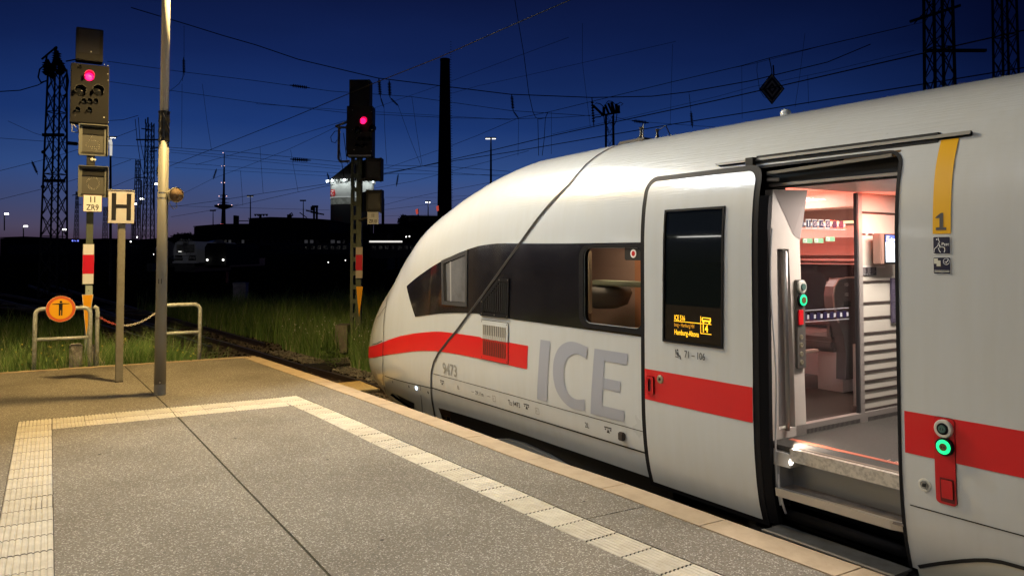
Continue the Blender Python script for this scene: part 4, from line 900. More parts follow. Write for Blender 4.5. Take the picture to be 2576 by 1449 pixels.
def tile(x, y, rz=0, alt=None, name='tactile_tile'):
    o = bpy.data.objects.new(name, (alt or (rme if random.random() < .6 else rme2))); COL.objects.link(o); o.parent = plat
    o.location = (x-OFF[plat][0], y-OFF[plat][1], random.uniform(-.0012, .0012)); o.rotation_euler = (random.uniform(-.004, .004), random.uniform(-.004, .004), rz+random.uniform(-.004, .004)); return o
for i in range(31): tile((SX0+SX1)/2, TY1-.15-.3*i)
for r in range(2):
    for i in range(7): 
        pass
    x = SX1+.155
    for k in range(8): tile(SX1+.003+.2905*(k+.5), TY0+.148+.298*r).scale.x = .985
for r in range(2): tile(so(TY0+.148+.298*r)-.134, TY0+.148+.298*r, math.atan2(so(9)-so(9.3), .3), rme3)
y = TY0-.155
while y > -1.5:
    a = math.atan2(so(y-.15)-so(y+.15), .3); tile(so(y)-.134, y, a, rme3 if random.random() < .6 else rme4); y -= .2985*math.cos(a)
# sandstone edge slabs
eb = [-1.1, -.15, .8, 1.75, 2.7, 3.63, 4.57, 5.51, 6.47, 7.44, 8.40, 9.3, 10.25, 11.2, 12.2, 13.3]
for a, b in zip(eb, eb[1:]):
    o = slab(lambda y: fi(y)+.003, lambda y: fo(y), a+.004, b-.004, .003+random.uniform(0, .003), EDGE, 'edge_slab', 3)
V = [(-8, 13.3, .002), (3.03, 13.3, .002)]
q = MB(); xs = [-8, -6.2, -4.4, -2.6, -.8, .15, 1.06, 2.0, 2.9]
for a, b in zip(xs, xs[1:]): MB().bbox((a+.005, 13.375, -.25), (b-.005, 13.52, .004), .008).obj('edge_slab', EDGE, plat)
MB().bbox((2.905, 13.31, -.25), (3.01, 13.52, .004), .008).obj('edge_slab', EDGE, plat)
MB().bbox((.62, 13.53, -.3), (1.75, 14.2, -.015), .01).obj('concrete_step', mat('pale_concrete', (.30,.30,.27), .9, var=(6,.4,.7,(.2,.2,.18))), plat)
# yellow grating beside the track below the edge
gt = MB().bbox((3.15, 10.3, -.20), (4.0, 11.1, -.16), .01)
gt.obj('walkway_grating', mat('grating_yellow', (.38,.27,.10), .7, bump=(90,.6,.006), var=(30,.4,.6,(.25,.18,.07))), plat)

# tracks
RAIL = mat('rail_rust', (.055,.035,.025), .55, .3); RTOP = mat('rail_polished', (.16,.15,.14), .5, .8); SLEEP = mat('sleeper_concrete', (.10,.085,.07), .9, var=(8,.4,.7,(.06,.05,.04)))
def smooth_path(P, step=.6):
    ds = [0]
    for a, b in zip(P, P[1:]): ds.append(ds[-1]+math.hypot(b[0]-a[0], b[1]-a[1]))
    fx, fy = pchip(ds, [p[0] for p in P]), pchip(ds, [p[1] for p in P]); n = int(ds[-1]/step); return [(fx(ds[-1]*i/n), fy(ds[-1]*i/n)) for i in range(n+1)]
sl_me = None
def railtrack(label, P, zr=-.85, sleepers=40, s0=0, smax=1e9):
    global sl_me
    pts = smooth_path(P); root = thing('railway_track', (pts[0][0], pts[0][1], zr-.2), label, 'track', kind='structure')
    for sd in (-.7535, .7535):
        prof = [(-.036, 0), (.036, 0), (.036, -.035), (.012, -.045), (.012, -.125), (.07, -.15), (-.07, -.15), (-.012, -.125), (-.012, -.045), (-.036, -.035)]
        V = []; m = len(prof); Fc = []; fm = []
        for i, p in enumerate(pts):
            a, b = pts[max(i-1, 0)], pts[min(i+1, len(pts)-1)]; d = Vector((b[0]-a[0], b[1]-a[1], 0)).normalized(); s = Vector((d.y, -d.x, 0))
            for u_, v_ in prof: V.append(tuple(Vector((p[0], p[1], zr+v_))+s*(sd+u_)))
        for i in range(len(pts)-1):
            for k in range(m): Fc.append((i*m+k, i*m+(k+1) % m, (i+1)*m+(k+1) % m, (i+1)*m+k)); fm.append(1 if k == 0 else 0)
        obj('rail', V, Fc, None, root, mats=[RAIL, RTOP], fm=fm)
    if sl_me is None:
        q = MB().bbox((-1.3, -.13, -.2), (1.3, .13, 0), .03); sl_me = me_of('sleeper', q.V, q.F); sl_me.materials.append(SLEEP)
    for i, p in enumerate(pts):
        if i < s0 or i >= s0+sleepers: continue
        a, b = pts[max(i-1, 0)], pts[min(i+1, len(pts)-1)]
        o = bpy.data.objects.new('sleeper', sl_me); COL.objects.link(o); o.parent = root
        o.location = (p[0]-pts[0][0], p[1]-pts[0][1], .055); o.rotation_euler = (0, 0, math.atan2(-(b[0]-a[0]), b[1]-a[1]))
    return root
def tr(y): p = tw((5.53, y, 0)); return (p[0], p[1])
railtrack('rusty track under the train, curving left past the platform end', [tr(-10), tr(4), tr(11), (4.86, 14), (4.67, 15.8), (4.33, 18.2), (3.95, 22), (3.0, 29), (1.2, 39), (-3, 60), (-12, 92)], sleepers=75, s0=22)
a = at_z(234, 757, -.85); b = at_z(550, 852, -.85); dd = (a-b).normalized()
c0 = b-dd*2; 
railtrack('track behind the platform end, almost lost in the dark', [(c0.x, c0.y), (b.x, b.y), (a.x, a.y), (a.x+dd.x*30, a.y+dd.y*30)], sleepers=40)
a = at_z(700, 640+60, -.9)
railtrack('far track between the grass and the lit waggons', [(16, 26), (8, 34), (0, 45), (-10, 64), (-22, 92)], sleepers=40, zr=-.9)

# ballast: loose stones
def scatter_stones(name, n, region, zf, size, m, label):
    t = (1+5**.5)/2; base = np.array([(-1,t,0),(1,t,0),(-1,-t,0),(1,-t,0),(0,-1,t),(0,1,t),(0,-1,-t),(0,1,-t),(t,0,-1),(t,0,1),(-t,0,-1),(-t,0,1)])/1.9
    fa = np.array([(0,11,5),(0,5,1),(0,1,7),(0,7,10),(0,10,11),(1,5,9),(5,11,4),(11,10,2),(10,7,6),(7,1,8),(3,9,4),(3,4,2),(3,2,6),(3,6,8),(3,8,9),(4,9,5),(2,4,11),(6,2,10),(8,6,7),(9,8,1)])
    rs = np.random.RandomState(5); V = []; Fs = []
    for i in range(n):
        x, y = region(rs); s = size*(.6+rs.rand()*.9); q = base*(rs.rand(12, 1)*.5+.7)*s*np.array([1, .8+rs.rand()*.4, .6+rs.rand()*.3]); a = rs.rand()*6.28
        q = np.stack([q[:, 0]*math.cos(a)-q[:, 1]*math.sin(a), q[:, 0]*math.sin(a)+q[:, 1]*math.cos(a), q[:, 2]], 1)+np.array([x, y, zf(x, y)]); V.append(q); Fs.append(fa+12*i)
    V = np.concatenate(V); Fs = np.concatenate(Fs); o = obj(name, V.tolist(), Fs.tolist(), m); tag(o, label, kind='stuff'); return o
def near_region(rs):
    y = 8.5+rs.rand()**1.4*22; cx = 4.86 if y < 14 else (4.86-(y-14)*.12)
    return cx+rs.uniform(-2.1, 2.6), y
BALL = mat('ballast_stone', (.13,.10,.08), .9, var=(3,.35,.65,(.15,.13,.115)))
scatter_stones('ballast', 7000, near_region, lambda x, y: -1.0+random.random()*.02, .035, BALL, 'brown and grey ballast stones round the rails')
def shoulder(rs): 
    y = 12+rs.rand()*10; cx = 4.86 if y < 14 else (4.86-(y-14)*.12); return cx+1.3+rs.rand()**1.2*1.6, y
scatter_stones('gravel', 2600, shoulder, lambda x, y: -.97, .03, mat('gravel_pale', (.30,.28,.25), .9, var=(3,.4,.6,(.15,.14,.12))), 'pale gravel beside the far rail')

# ------------------------------------------------------------------ grass and weeds
def grassmat(name, a, b_, c_):
    m = bpy.data.materials.new(name); m.use_nodes = True; t = m.node_tree; b = t.nodes['Principled BSDF']; b.inputs['Roughness'].default_value = .7; b.inputs['Specular IOR Level'].default_value = .2
    at_ = N(t, 'ShaderNodeAttribute', attribute_name='tone'); r = ramp(t, [(0, a), (.5, b_), (.8, b_), (1, c_)]); L(t, at_.outputs['Fac'], r.inputs[0]); L(t, r.outputs[0], b.inputs['Base Color'])
    MATS[name] = m; return m
def grass(name, n, region, zf, h0, h1, width, m, label, lean=.25, seed=3, seg=3):
    rs = np.random.RandomState(seed); V = np.zeros((n, 2*seg+1, 3)); k = 0; xy = np.zeros((n, 2))
    for i in range(n): xy[i] = region(rs)
    z0 = np.array([zf(a, b) for a, b in xy]); hh = h0+(h1-h0)*rs.rand(n)**1.5
    cl = np.array([.55+.9*max(0, .5+mnoise.noise(Vector((a*.9, b*.9, seed)))) for a, b in xy]); hh *= cl
    an = rs.rand(n)*6.283; la = rs.rand(n)*6.283; ln = lean*hh*(.2+rs.rand(n)*1.2)
    for s in range(seg+1):
        f = s/seg; cx = xy[:, 0]+np.cos(la)*ln*f**2; cy = xy[:, 1]+np.sin(la)*ln*f**2; cz = z0+hh*f*(1-.12*f); ww = width*(1-f)*(.7+.6*rs.rand(n))
        if s < seg:
            V[:, 2*s] = np.stack([cx-np.cos(an)*ww, cy-np.sin(an)*ww, cz], 1); V[:, 2*s+1] = np.stack([cx+np.cos(an)*ww, cy+np.sin(an)*ww, cz], 1)
        else: V[:, 2*seg] = np.stack([cx, cy, cz], 1)
    m_ = 2*seg+1; Fc = []
    for i in range(n):
        o = i*m_
        for s in range(seg-1): Fc.append((o+2*s, o+2*s+1, o+2*s+3, o+2*s+2))
        Fc.append((o+2*seg-2, o+2*seg-1, o+2*seg))
    ob = obj(name, V.reshape(-1, 3).tolist(), Fc, m); tag(ob, label, kind='stuff')
    at_ = ob.data.attributes.new('tone', 'FLOAT', 'POINT'); at_.data.foreach_set('value', np.repeat(rs.rand(n), m_).astype(np.float32)); return ob

GR1 = grassmat('grass_green', (.08,.16,.04), (.19,.31,.09), (.46,.47,.27))
GR2 = grassmat('grass_dark', (.07,.15,.035), (.17,.28,.075), (.42,.43,.24))
DRY = mat('dry_stalks', (.22,.19,.11), .85)
def mound(x, y):
    e = min(1, max(0, (y-13.5)/5)); r = min(1, max(0, (3.0-x)/1.6)); return -1.0+(.74*(1-e*.75))*r
# earth mound behind the platform end
V = []; Fc = []; nx, ny = 40, 24
for j in range(ny):
    for i in range(nx):
        x = -10+13.2*i/(nx-1); y = 13.45+9*j/(ny-1); V.append((x, y, mound(x, y)+.04*mnoise.noise(Vector((x, y, 0)))))
Fc = [(j*nx+i, j*nx+i+1, (j+1)*nx+i+1, (j+1)*nx+i) for j in range(ny-1) for i in range(nx-1)]
tag(obj('earth_bank', V, Fc, groundmat(), smooth=True), kind='structure', label='low earth bank behind the platform end')
def rA(rs): 
    y = 13.6+rs.rand()**1.5*6; return -6+rs.rand()*(8.9-(y-13.6)*.1), y
grass('grass', 30000, rA, mound, .3, .85, .0075, GR1, 'weedy grass growing behind the platform end', .4, 3)
def rA2(rs): y = 13.6+rs.rand()*1.1; return .9+rs.rand()*1.75, y
grass('grass', 9000, rA2, mound, .35, .8, .0075, grassmat('grass_fresh', (.06,.14,.03), (.15,.28,.08), (.35,.42,.2)), 'fresh green tuft of grass between lamp post and railing', .5, 8)
ra0 = ray(808, 700); ra1 = ray(883, 700); ra0 = ra0.x/ra0.y; ra1 = ra1.x/ra1.y
def clear(fn, rs):
    while True:
        x, y = fn(rs)
        if not (ra0 < x/y < ra1 and y < 19.6): return x, y
def rB(rs):
    t = rs.rand()**1.3; y = 15.2+t*26; c = 4.86-(y-14)*.13
    return c+2.3+rs.rand()**1.1*(4.5+t*9), y
rb_ = rB
grass('grass', 42000, lambda rs: clear(rb_, rs), lambda x, y: -.98, .4, 1.1, .012, GR2, 'tall dark grass on the far side of the near track', .3, 5)
def rB2_(rs): y = 15.5+rs.rand()*7; return 6.6-(y-14)*.1+rs.rand()**1.3*3.2, y
def rB2(rs): return clear(rB2_, rs)
grass('grass', 20000, rB2, lambda x, y: -.98, .4, 1.05, .011, GR1, 'green grass round the foot of the far signal', .3, 6)
def rC(rs): return 3.4+rs.rand()*2, 15.3+rs.rand()*0
def rS(rs): y = 13.7+rs.rand()*2.2; return -3.5+rs.rand()*6.2, y
grass('dry_weeds', 220, rS, mound, .5, 1.05, .007, DRY, 'dry seed stalks sticking out of the grass', .25, 12)
grass('dry_weeds', 150, rB2, lambda x, y: -.98, .6, 1.15, .007, DRY, 'pale stalks in the grass by the far signal', .2, 13)
def rL(rs): y = 19+rs.rand()*16; return -9+rs.rand()*10.5, y
grass('grass', 14000, rL, lambda x, y: -.98, .3, .7, .012, GR2, 'dark grass between the tracks on the left', .4, 15)
def specks(name, n, region, zf, m, label, seed, r=.016):
    rs = np.random.RandomState(seed); q = MB()
    for i in range(n):
        x, y = region(rs); z = zf(x, y)+.25+rs.rand()*.42; c = [(x+math.cos(k*1.2566)*r, y-.01*(k % 2), z+math.sin(k*1.2566)*r) for k in range(5)]
        q.add(c+[(x, y-.012, z)], [(k, (k+1) % 5, 5) for k in range(5)])
    tag(q.obj(name, m), label, kind='stuff')
specks('wildflowers', 240, rS, mound, mat('petal_yellow', (.6,.55,.12), .7), 'small yellow blossoms in the grass', 21)
specks('wildflowers', 220, rB2, lambda x, y: -.75, mat('petal_white', (.7,.7,.62), .7), 'small white blossoms in the grass by the signal', 22)
# broad-leaved weeds at the cable cover
q = MB(); rs = np.random.RandomState(4)
for i in range(420):
    p = at_z(838+rs.randn()*26, 908+rs.randn()*9, -.9); s = .05+rs.rand()*.05; a = rs.rand()*6.28; z = p.z+rs.rand()*.28
    d = Vector((math.cos(a), math.sin(a), .5*rs.randn())).normalized(); e = d.cross(Vector((0, 0, 1)))
    o_ = Vector((p.x, p.y, z)); q.add([o_, o_+d*s*.5+e*s*.35, o_+d*s, o_+d*s*.5-e*s*.35], [(0, 1, 2, 3)])
tag(q.obj('leafy_weeds', mat('leaf_pale', (.12,.19,.06), .6)), 'broad leaved weeds in front of the yellow cover', kind='stuff')

# ------------------------------------------------------------------ things on the platform end
GALV = mat('galvanised_steel', (.56,.61,.62), .45, .1, var=(18,.4,.7,(.30,.31,.29)), bump=(60,.08,.002))
def rail_frame(x0, x1, y, label, zt, zm, right_only=False):
    root = thing('railing', ((x0+x1)/2, y, 0), label, 'railing', 'railings at the platform end')
    r = .030; pts = []
    pts = [(x0, y, -.35), (x0, y, zt-.09)]+[(x0+.09-.09*math.cos(a), y, zt-.09+.09*math.sin(a)) for a in (.4, .8, 1.2)]+[(x0+.09, y, zt), (x1-.09, y, zt)]+[(x1-.09+.09*math.sin(a), y, zt-.09+.09*math.cos(a)) for a in (.4, .8, 1.2)]+[(x1, y, zt-.09), (x1, y, -.35)]
    MB().tube(pts, r, 12).obj('frame', GALV, root, smooth=True)
    MB().tube([(x0+.02, y, zm), (x1-.02, y, zm)], r*.85, 10).obj('cross_bar', GALV, root, smooth=True)
    return root
RY = 13.62
a = at_y(87, 860, RY); b = at_y(226, 860, RY); zt = at_y(150, 776, RY).z; zm = at_y(160, 851, RY).z
rail_frame(a.x, b.x, RY, 'tubular steel railing behind the round orange warning sign', zt, zm)
b2 = at_y(503, 800, RY); zt2 = at_y(450, 762, RY).z; zm2 = at_y(460, 830, RY).z
rail_frame(at_y(398, 800, RY).x, b2.x, RY, 'tubular steel railing half hidden by the grey lamp post', zt, zm)
c = at_y(244, 860, RY)
cpst = thing('chain_post', (c.x, RY, 0), 'galvanised post with bent top that carries the red and white chain', 'post')
zc = at_y(244, 770, RY).z
MB().tube([(c.x, RY, -.35), (c.x, RY, zc-.09), (c.x-.012, RY, zc-.03), (c.x-.05, RY, zc)], .030, 12).obj('pipe', GALV, cpst, smooth=True)
MB().lathe((c.x, RY, zc-.20), (0, 0, 1), [(0, .036), (.03, .036)], 12).obj('clamp', STEEL, cpst)
# chain
P0 = Vector((c.x+.04, RY, zc-.18)); P1 = Vector((at_y(392, 786, RY).x, RY, at_y(392, 786, RY).z))
ch = thing('plastic_chain', tuple(P0), 'red and white barrier chain hanging between post and lamp post', 'chain')
nl = 30
LR = mat('chain_red', (.55,.12,.10), .5); LW = mat('chain_white', (.75,.72,.70), .5)
def cpos(t): return P0.lerp(P1, t)+Vector((0, 0, -.16*4*t*(1-t)-.0*t))
for i in range(nl):
    p = cpos((i+.5)/nl); d = (cpos((i+1)/nl)-cpos(i/nl)).normalized(); s = Vector((0, 1, 0)) if i % 2 else Vector((0, .35, 1)).normalized(); s = (s-d*s.dot(d)).normalized()
    hl = (P1-P0).length/nl*.66; pts = []
    for k in range(9):
        a_ = 2*PI*k/8; pts.append(p+d*hl*math.cos(a_)+s*.014*math.sin(a_))
    MB().tube(pts, .0055, 5, cap=False).obj('link', LR if i < 12 else LW, ch)
# round warning sign on the left railing
sgn = at_y(153, 777, RY-.05)
ws_ = thing('warning_sign', (sgn.x, RY-.05, sgn.z), 'round orange sign with black figure holding out both arms', 'sign')
R = .196
def flat(name, loops, y, m, parent, cx=0, cz=0, thick=.0):
    V, Fc, B = fill2d(loops); V3 = [(cx+a, y, cz+b) for a, b in V]
    Fc = [f[::-1] for f in Fc]
    if thick:
        n = len(V3); V3 += [(x, yy+thick, z) for x, yy, z in V3]; Fc = Fc+[tuple(i+n for i in f[::-1]) for f in Fc]+[(p, q, q+n, p+n) for p, q in B]
    return obj(name, V3, Fc, m, parent)
sx_, sz_ = sgn.x, sgn.z
flat('disc', [circ(0, 0, R, 48)], RY-.055, mat('sign_cream_edge', (.85,.62,.35), .35), ws_, sx_, sz_, .006)
flat('ring', [circ(0, 0, R*.975, 48)], RY-.0565, mat('sign_orange_red', (.72,.13,.035), .35), ws_, sx_, sz_)
flat('face', [circ(0, 0, R*.775, 48)], RY-.058, mat('sign_orange', (.92,.45,.01), .35), ws_, sx_, sz_)
fig = flat('figure', [circ(0, .105, .018, 16)], RY-.0595, BLACK, ws_, sx_, sz_)
flat('figure_body', [[(-.113, .077), (-.113, .069), (-.026, .068), (-.025, -.100), (-.006, -.100), (-.005, -.02), (.004, -.02), (.005, -.100), (.022, -.100), (.024, .068), (.113, .072), (.113, .079), (.03, .084), (-.03, .084)]], RY-.0595, BLACK, ws_, sx_, sz_)
MB().box((sx_-.02, RY-.048, sz_-.03), (sx_+.02, RY, sz_+.03)).obj('bracket', GALV, ws_)

# H board
hb_ = at_z(299, 960, 0); hy = hb_.y
hbd = thing('stop_board', (hb_.x, hy, 0), 'white stop board with black letter H on a square steel post', 'sign')
tl = at_y(271, 479, hy); brr = at_y(337, 564, hy); x0, x1, z0, z1 = tl.x, brr.x, brr.z, tl.z; cx = hb_.x
MB().bbox((cx-.045, hy-.045, -.02), (cx+.045, hy+.045, z0+.1), .006).obj('post', mat('post_khaki', (.28,.26,.20), .6, var=(12,.45,.7,(.22,.20,.15)), var2=(50,.68,.75,(.06,.04,.02))), hbd)
MB().box((cx-.049, hy-.049, -.005), (cx+.049, hy+.049, .012)).obj('post_base', BLACK, hbd)
SGW = mat('sign_white', (.70,.70,.68), .4, var=(5,.4,.7,(.70,.60,.56))); SGB = mat('sign_black', (.02,.018,.018), .4)
bd = MB().bbox((x0, hy-.07, z0), (x1, hy-.048, z1), .004).obj('board', mat('board_frame', (.10,.05,.04), .5), hbd)
w_ = x1-x0; h_ = z1-z0
MB().box((x0+.006, hy-.0725, z0+.006), (x1-.006, hy-.0705, z1-.004)).obj('face', SGW, bd)
MB().box((x0-.004, hy-.08, z1), (x1+.004, hy-.045, z1+.006)).obj('top_edge', mat('edge_bright', (.7,.68,.6), .4), bd)
hx0 = x0+w_*.14; hx1 = x1-w_*.14; hz0 = z0+h_*.10; hz1 = z1-h_*.09; bw = w_*.165; mid = z0+h_*.52; bt_ = h_*.055
flat('letter', [[(hx0, hz0), (hx0, hz1), (hx0+bw, hz1), (hx0+bw, mid+bt_), (hx1-bw, mid+bt_), (hx1-bw, hz1), (hx1, hz1), (hx1, hz0), (hx1-bw, hz0), (hx1-bw, mid-bt_), (hx0+bw, mid-bt_), (hx0+bw, hz0)]], hy-.074, SGB, bd)

# lamp post with wrap, clamps and base hatch
lpo = thing('lamp_post', (POLE[0], POLE[1], 0), 'tall grey lamp post with black wrap standing on the platform', 'lamp post')
PG = mat('post_grey', (.21,.207,.195), .55, 0, var=(3,.4,.7,(.22,.22,.20)), bump=(90,.12,.002))
zw0 = at_y(412, 352, POLE[1]).z; zw1 = at_y(412, 283, POLE[1]).z
MB().tube([(POLE[0], POLE[1], -.02), (POLE[0], POLE[1], zw0)], [.068, .060], 28).obj('lower_pole', PG, lpo, smooth=True)
MB().tube([(POLE[0], POLE[1], zw0), (POLE[0], POLE[1], 6.1)], [.052, .048], 28).obj('upper_pole', mat('post_pale', (.55,.55,.52), .4), lpo, smooth=True)
MB().lathe((POLE[0], POLE[1], 0), (0, 0, 1), [(0, .074), (.012, .074), (.016, .069), (.13, .069)], 28).obj('base_collar', PG, lpo, smooth=False)
V = []; Fc = []; nn = 24; rows = 12
for j in range(rows+1):
    for k in range(nn):
        a_ = 2*PI*k/nn; z = zw0-.02+(zw1-zw0+.03)*j/rows; r = .063+.007*mnoise.noise(Vector((math.cos(a_)*2, math.sin(a_)*2, z*7)))+(.006 if j % 4 == 0 else 0); V.append((POLE[0]+r*math.cos(a_), POLE[1]+r*math.sin(a_), z))
Fc = [(j*nn+k, j*nn+(k+1) % nn, (j+1)*nn+(k+1) % nn, (j+1)*nn+k) for j in range(rows) for k in range(nn)]
obj('wrap', V, Fc, mat('wrap_foil', (.012,.012,.012), .35, bump=(25,.5,.01)), lpo, smooth=True)
MB().beam((POLE[0]-.02, POLE[1]-.066, zw1-.02), (POLE[0]+.058, POLE[1]-.03, zw0+.12), .022, .004).obj('tape_end', mat('tape_grey', (.12,.12,.12), .4), lpo)
p = at_y(402, 962, POLE[1]-.07)
MB().box((p.x-.016, POLE[1]-.076, p.z-.02), (p.x+.016, POLE[1]-.068, p.z+.02)).obj('access_cover', mat('cover_dark', (.10,.10,.09), .5), lpo)
MB().lathe((p.x, POLE[1]-.076, p.z), (0, -1, 0), [(0, .009), (.004, .008)], 12).obj('cover_bolt', STEEL, lpo)
text_at('pole_number', '11', (at_y(398, 714, POLE[1]-.067).x-.01, POLE[1]-.0685, at_y(398, 714, POLE[1]-.067).z), (1, 0, 0), (0, 0, 1), .085, SGB, lpo, bold=.02, sxx=.7)
for py in (486, 500):
    z = at_y(412, py, POLE[1]).z; MB().lathe((POLE[0], POLE[1], z-.008), (0, 0, 1), [(0, .067), (.016, .067)], 24).obj('clamp_band', STEEL, lpo)
# lamp head (above the picture)
MB().tube([(POLE[0], POLE[1], 6.0), (POLE[0], POLE[1], 6.16), (POLE[0]+.25, POLE[1]-.1, 6.18)], .035, 10).bbox((POLE[0]+.15, POLE[1]-.26, 6.12), (POLE[0]+.85, POLE[1]+.02, 6.24), .03).obj('lamp_head', PG, lpo)
MB().tube([(POLE[0], POLE[1], 6.1), (POLE[0]+1.2, POLE[1]-.7, 6.16)], .03, 8).bbox((POLE[0]+.95, POLE[1]-.95, 6.08), (POLE[0]+1.5, POLE[1]-.55, 6.18), .02).obj('added_side_head', PG, lpo)  # second head, added unseen to hold the cool light on the train
# loudspeaker
sp0 = at_y(437, 492, POLE[1])
ls = thing('loudspeaker', (sp0.x, POLE[1]-.02, sp0.z), 'cream horn loudspeaker clamped to the lamp post', 'loudspeaker')
CR = mat('horn_cream', (.50,.45,.33), .45); ax = Vector((.28, -1, -.02)).normalized()
c0 = Vector((sp0.x+.005, POLE[1]-.08, sp0.z))
hl = MB().lathe(c0+ax*.04, tuple(-ax), [(0, .087), (-.004, .092), (.012, .094), (.03, .088), (.09, .076), (.15, .07), (.19, .05), (.23, .045)], 28)
hl.F = [f for f in hl.F if len(f) == 4]; hl.obj('horn', CR, ls, smooth=True)
hi_ = MB().lathe(c0+ax*.04, tuple(-ax), [(0, .087), (.02, .076), (.10, .045), (.16, .018)], 24); hi_.F = [f[::-1] for f in hi_.F]; hi_.obj('throat', mat('throat_tan', (.16,.10,.05), .8), ls, smooth=True)
MB().lathe(c0-ax*.02, tuple(ax), [(0, .018), (.02, .022), (.03, .012)], 14).obj('driver_cone', mat('throat_tan', (.16,.10,.05), .8), ls)
MB().box((POLE[0]+.06, POLE[1]-.03, sp0.z-.09), (POLE[0]+.075, POLE[1]+.03, sp0.z+.08)).tube([(POLE[0]+.07, POLE[1], sp0.z), (sp0.x-.05, POLE[1]+.0, sp0.z), (sp0.x-.02, POLE[1]+.03, sp0.z)], .014, 8).obj('bracket', CR, ls)
MB().tube([(POLE[0]+.07, POLE[1], sp0.z-.10), (POLE[0]+.12, POLE[1]-.02, sp0.z-.17), (POLE[0]+.16, POLE[1]-.02, sp0.z-.15), (POLE[0]+.15, POLE[1]+.05, sp0.z-.05)], .005, 6).obj('cable', mat('cable_grey', (.25,.25,.25), .5), ls)

# platform canopy overhead, behind and above the viewer (it carries the platform lamps)
cano = thing('platform_canopy', (.4, -3, 0), 'platform canopy roof overhead, out of the picture', 'canopy')
MB().box((-2.6, -13, 4.62), (2.9, 5.1, 4.78)).obj('roof', mat('canopy_grey', (.25,.25,.24), .7), cano)
MB().bbox((.25, -3.15, -.0), (.55, -2.85, 4.6), .02).obj('column', PG, cano); MB().bbox((.25, -10.15, 0), (.55, -9.85, 4.6), .02).obj('column', PG, cano)
TUBE = mat('lamp_tube', (1, 1, 1), .4, emit=((.95,.98,1), 6))
for (x, y) in ((-.8, 3.6), (-.8, .8), (-.8, -2.0), (-.8, -4.8)):
    MB().box((x-.7, y-.1, 4.56), (x+.7, y+.1, 4.62)).obj('lamp_housing', PG, cano)
    MB().box((x-.62, y-.14, 4.565), (x+.62, y-.105, 4.59)).box((x-.62, y+.105, 4.565), (x+.62, y+.14, 4.59)).obj('lamp_tube', TUBE, cano)
MB().box((1.2, 5.0, 4.64), (1.4, 6.6, 4.70)).box((.6, 6.5, 4.56), (2.0, 6.7, 4.66)).obj('lamp_arm', PG, cano)
MB().box((.65, 6.44, 4.565), (1.95, 6.49, 4.60)).box((.65, 6.71, 4.565), (1.95, 6.76, 4.60)).obj('lamp_tube', TUBE, cano)
nb = thing('neighbouring_canopy', (-27, 10, 0), 'lit canopy of the next platforms, left out of the picture', 'canopy')
MB().box((-31, -20, 4.7), (-24, 70, 4.9)).obj('roof', mat('canopy_grey', (.25,.25,.24), .7), nb)
for i in range(14):
    MB().box((-26.2, -14+6*i, 4.55), (-26.0, -11+6*i, 4.68)).obj('lamp_tube', mat('lamp_tube_far', (1, 1, 1), .4, emit=((1,.97,.9), 14)), nb)
for i in range(5): MB().box((-27.2, -12+18*i, -.9), (-26.9, -11.7+18*i, 4.7)).obj('column', PG, nb)
fl = thing('lamp_post', (-8.0, 10.6, 0), 'lamp post of the neighbouring platform, left out of the picture', 'lamp post')
MB().tube([(-8.0, 10.6, -1), (-8.0, 10.6, 6.2)], .07, 14).obj('pole', PG, fl); MB().bbox((-7.95, 10.45, 6.2), (-7.1, 10.75, 6.32), .03).obj('lamp_head', PG, fl)

# ------------------------------------------------------------------ signals
SIGD = mat('signal_housing', (.020,.020,.022), .55, var=(9,.4,.7,(.015,.0145,.016)), bump=(150,.2,.002), spec=.15); SIGB = mat('signal_face', (.013,.0128,.014), .6, bump=(150,.2,.002), spec=.12)
GRN_ = mat('mast_green', (.085,.105,.07), .6, var=(10,.4,.7,(.06,.075,.05))); HOUS = mat('indicator_grey', (.12,.125,.115), .5, bump=(80,.1,.002))
REDL = mat('red_signal_lamp', (1,.02,.2), .4, emit=((1, .006, .085), 4)); REDH = mat('red_hood_glow', (.25,.01,.03), .4)
PW = mat('plate_white', (.78,.80,.80), .4); BOLT = mat('bolt_bright', (.45,.45,.43), .4, .5)
def signal(root, yy, S, K, idx):
    """S(px, py) -> (x, z) on the signal plane; K = metres per picture pixel"""
    ky = K
    def rect(px0, py0, px1, py1): a_ = S(px0, py0); b_ = S(px1, py1); return min(a_[0], b_[0]), max(a_[0], b_[0]), min(a_[1], b_[1]), max(a_[1], b_[1])
    return rect
sy = 14.55
def S1(px, py): p = at_y(px, py, sy); return p.x, p.z
def c1(x, y): return ((180+x/2.4125)/1.1646, (60+y/2.4125)/1.1646)     # crop coordinates measured on the photograph
m1 = S1(222, 800)[0]
s1_ = thing('railway_signal', (m1, sy+.1, -.5), 'left light signal showing red, plate 11 ZR9, behind the platform railing', 'signal', 'light signals')
def B1(x0, y0, x1, y1): a_ = S1(*c1(x0, y0)); b_ = S1(*c1(x1, y1)); return a_[0], b_[0], b_[1], a_[1]
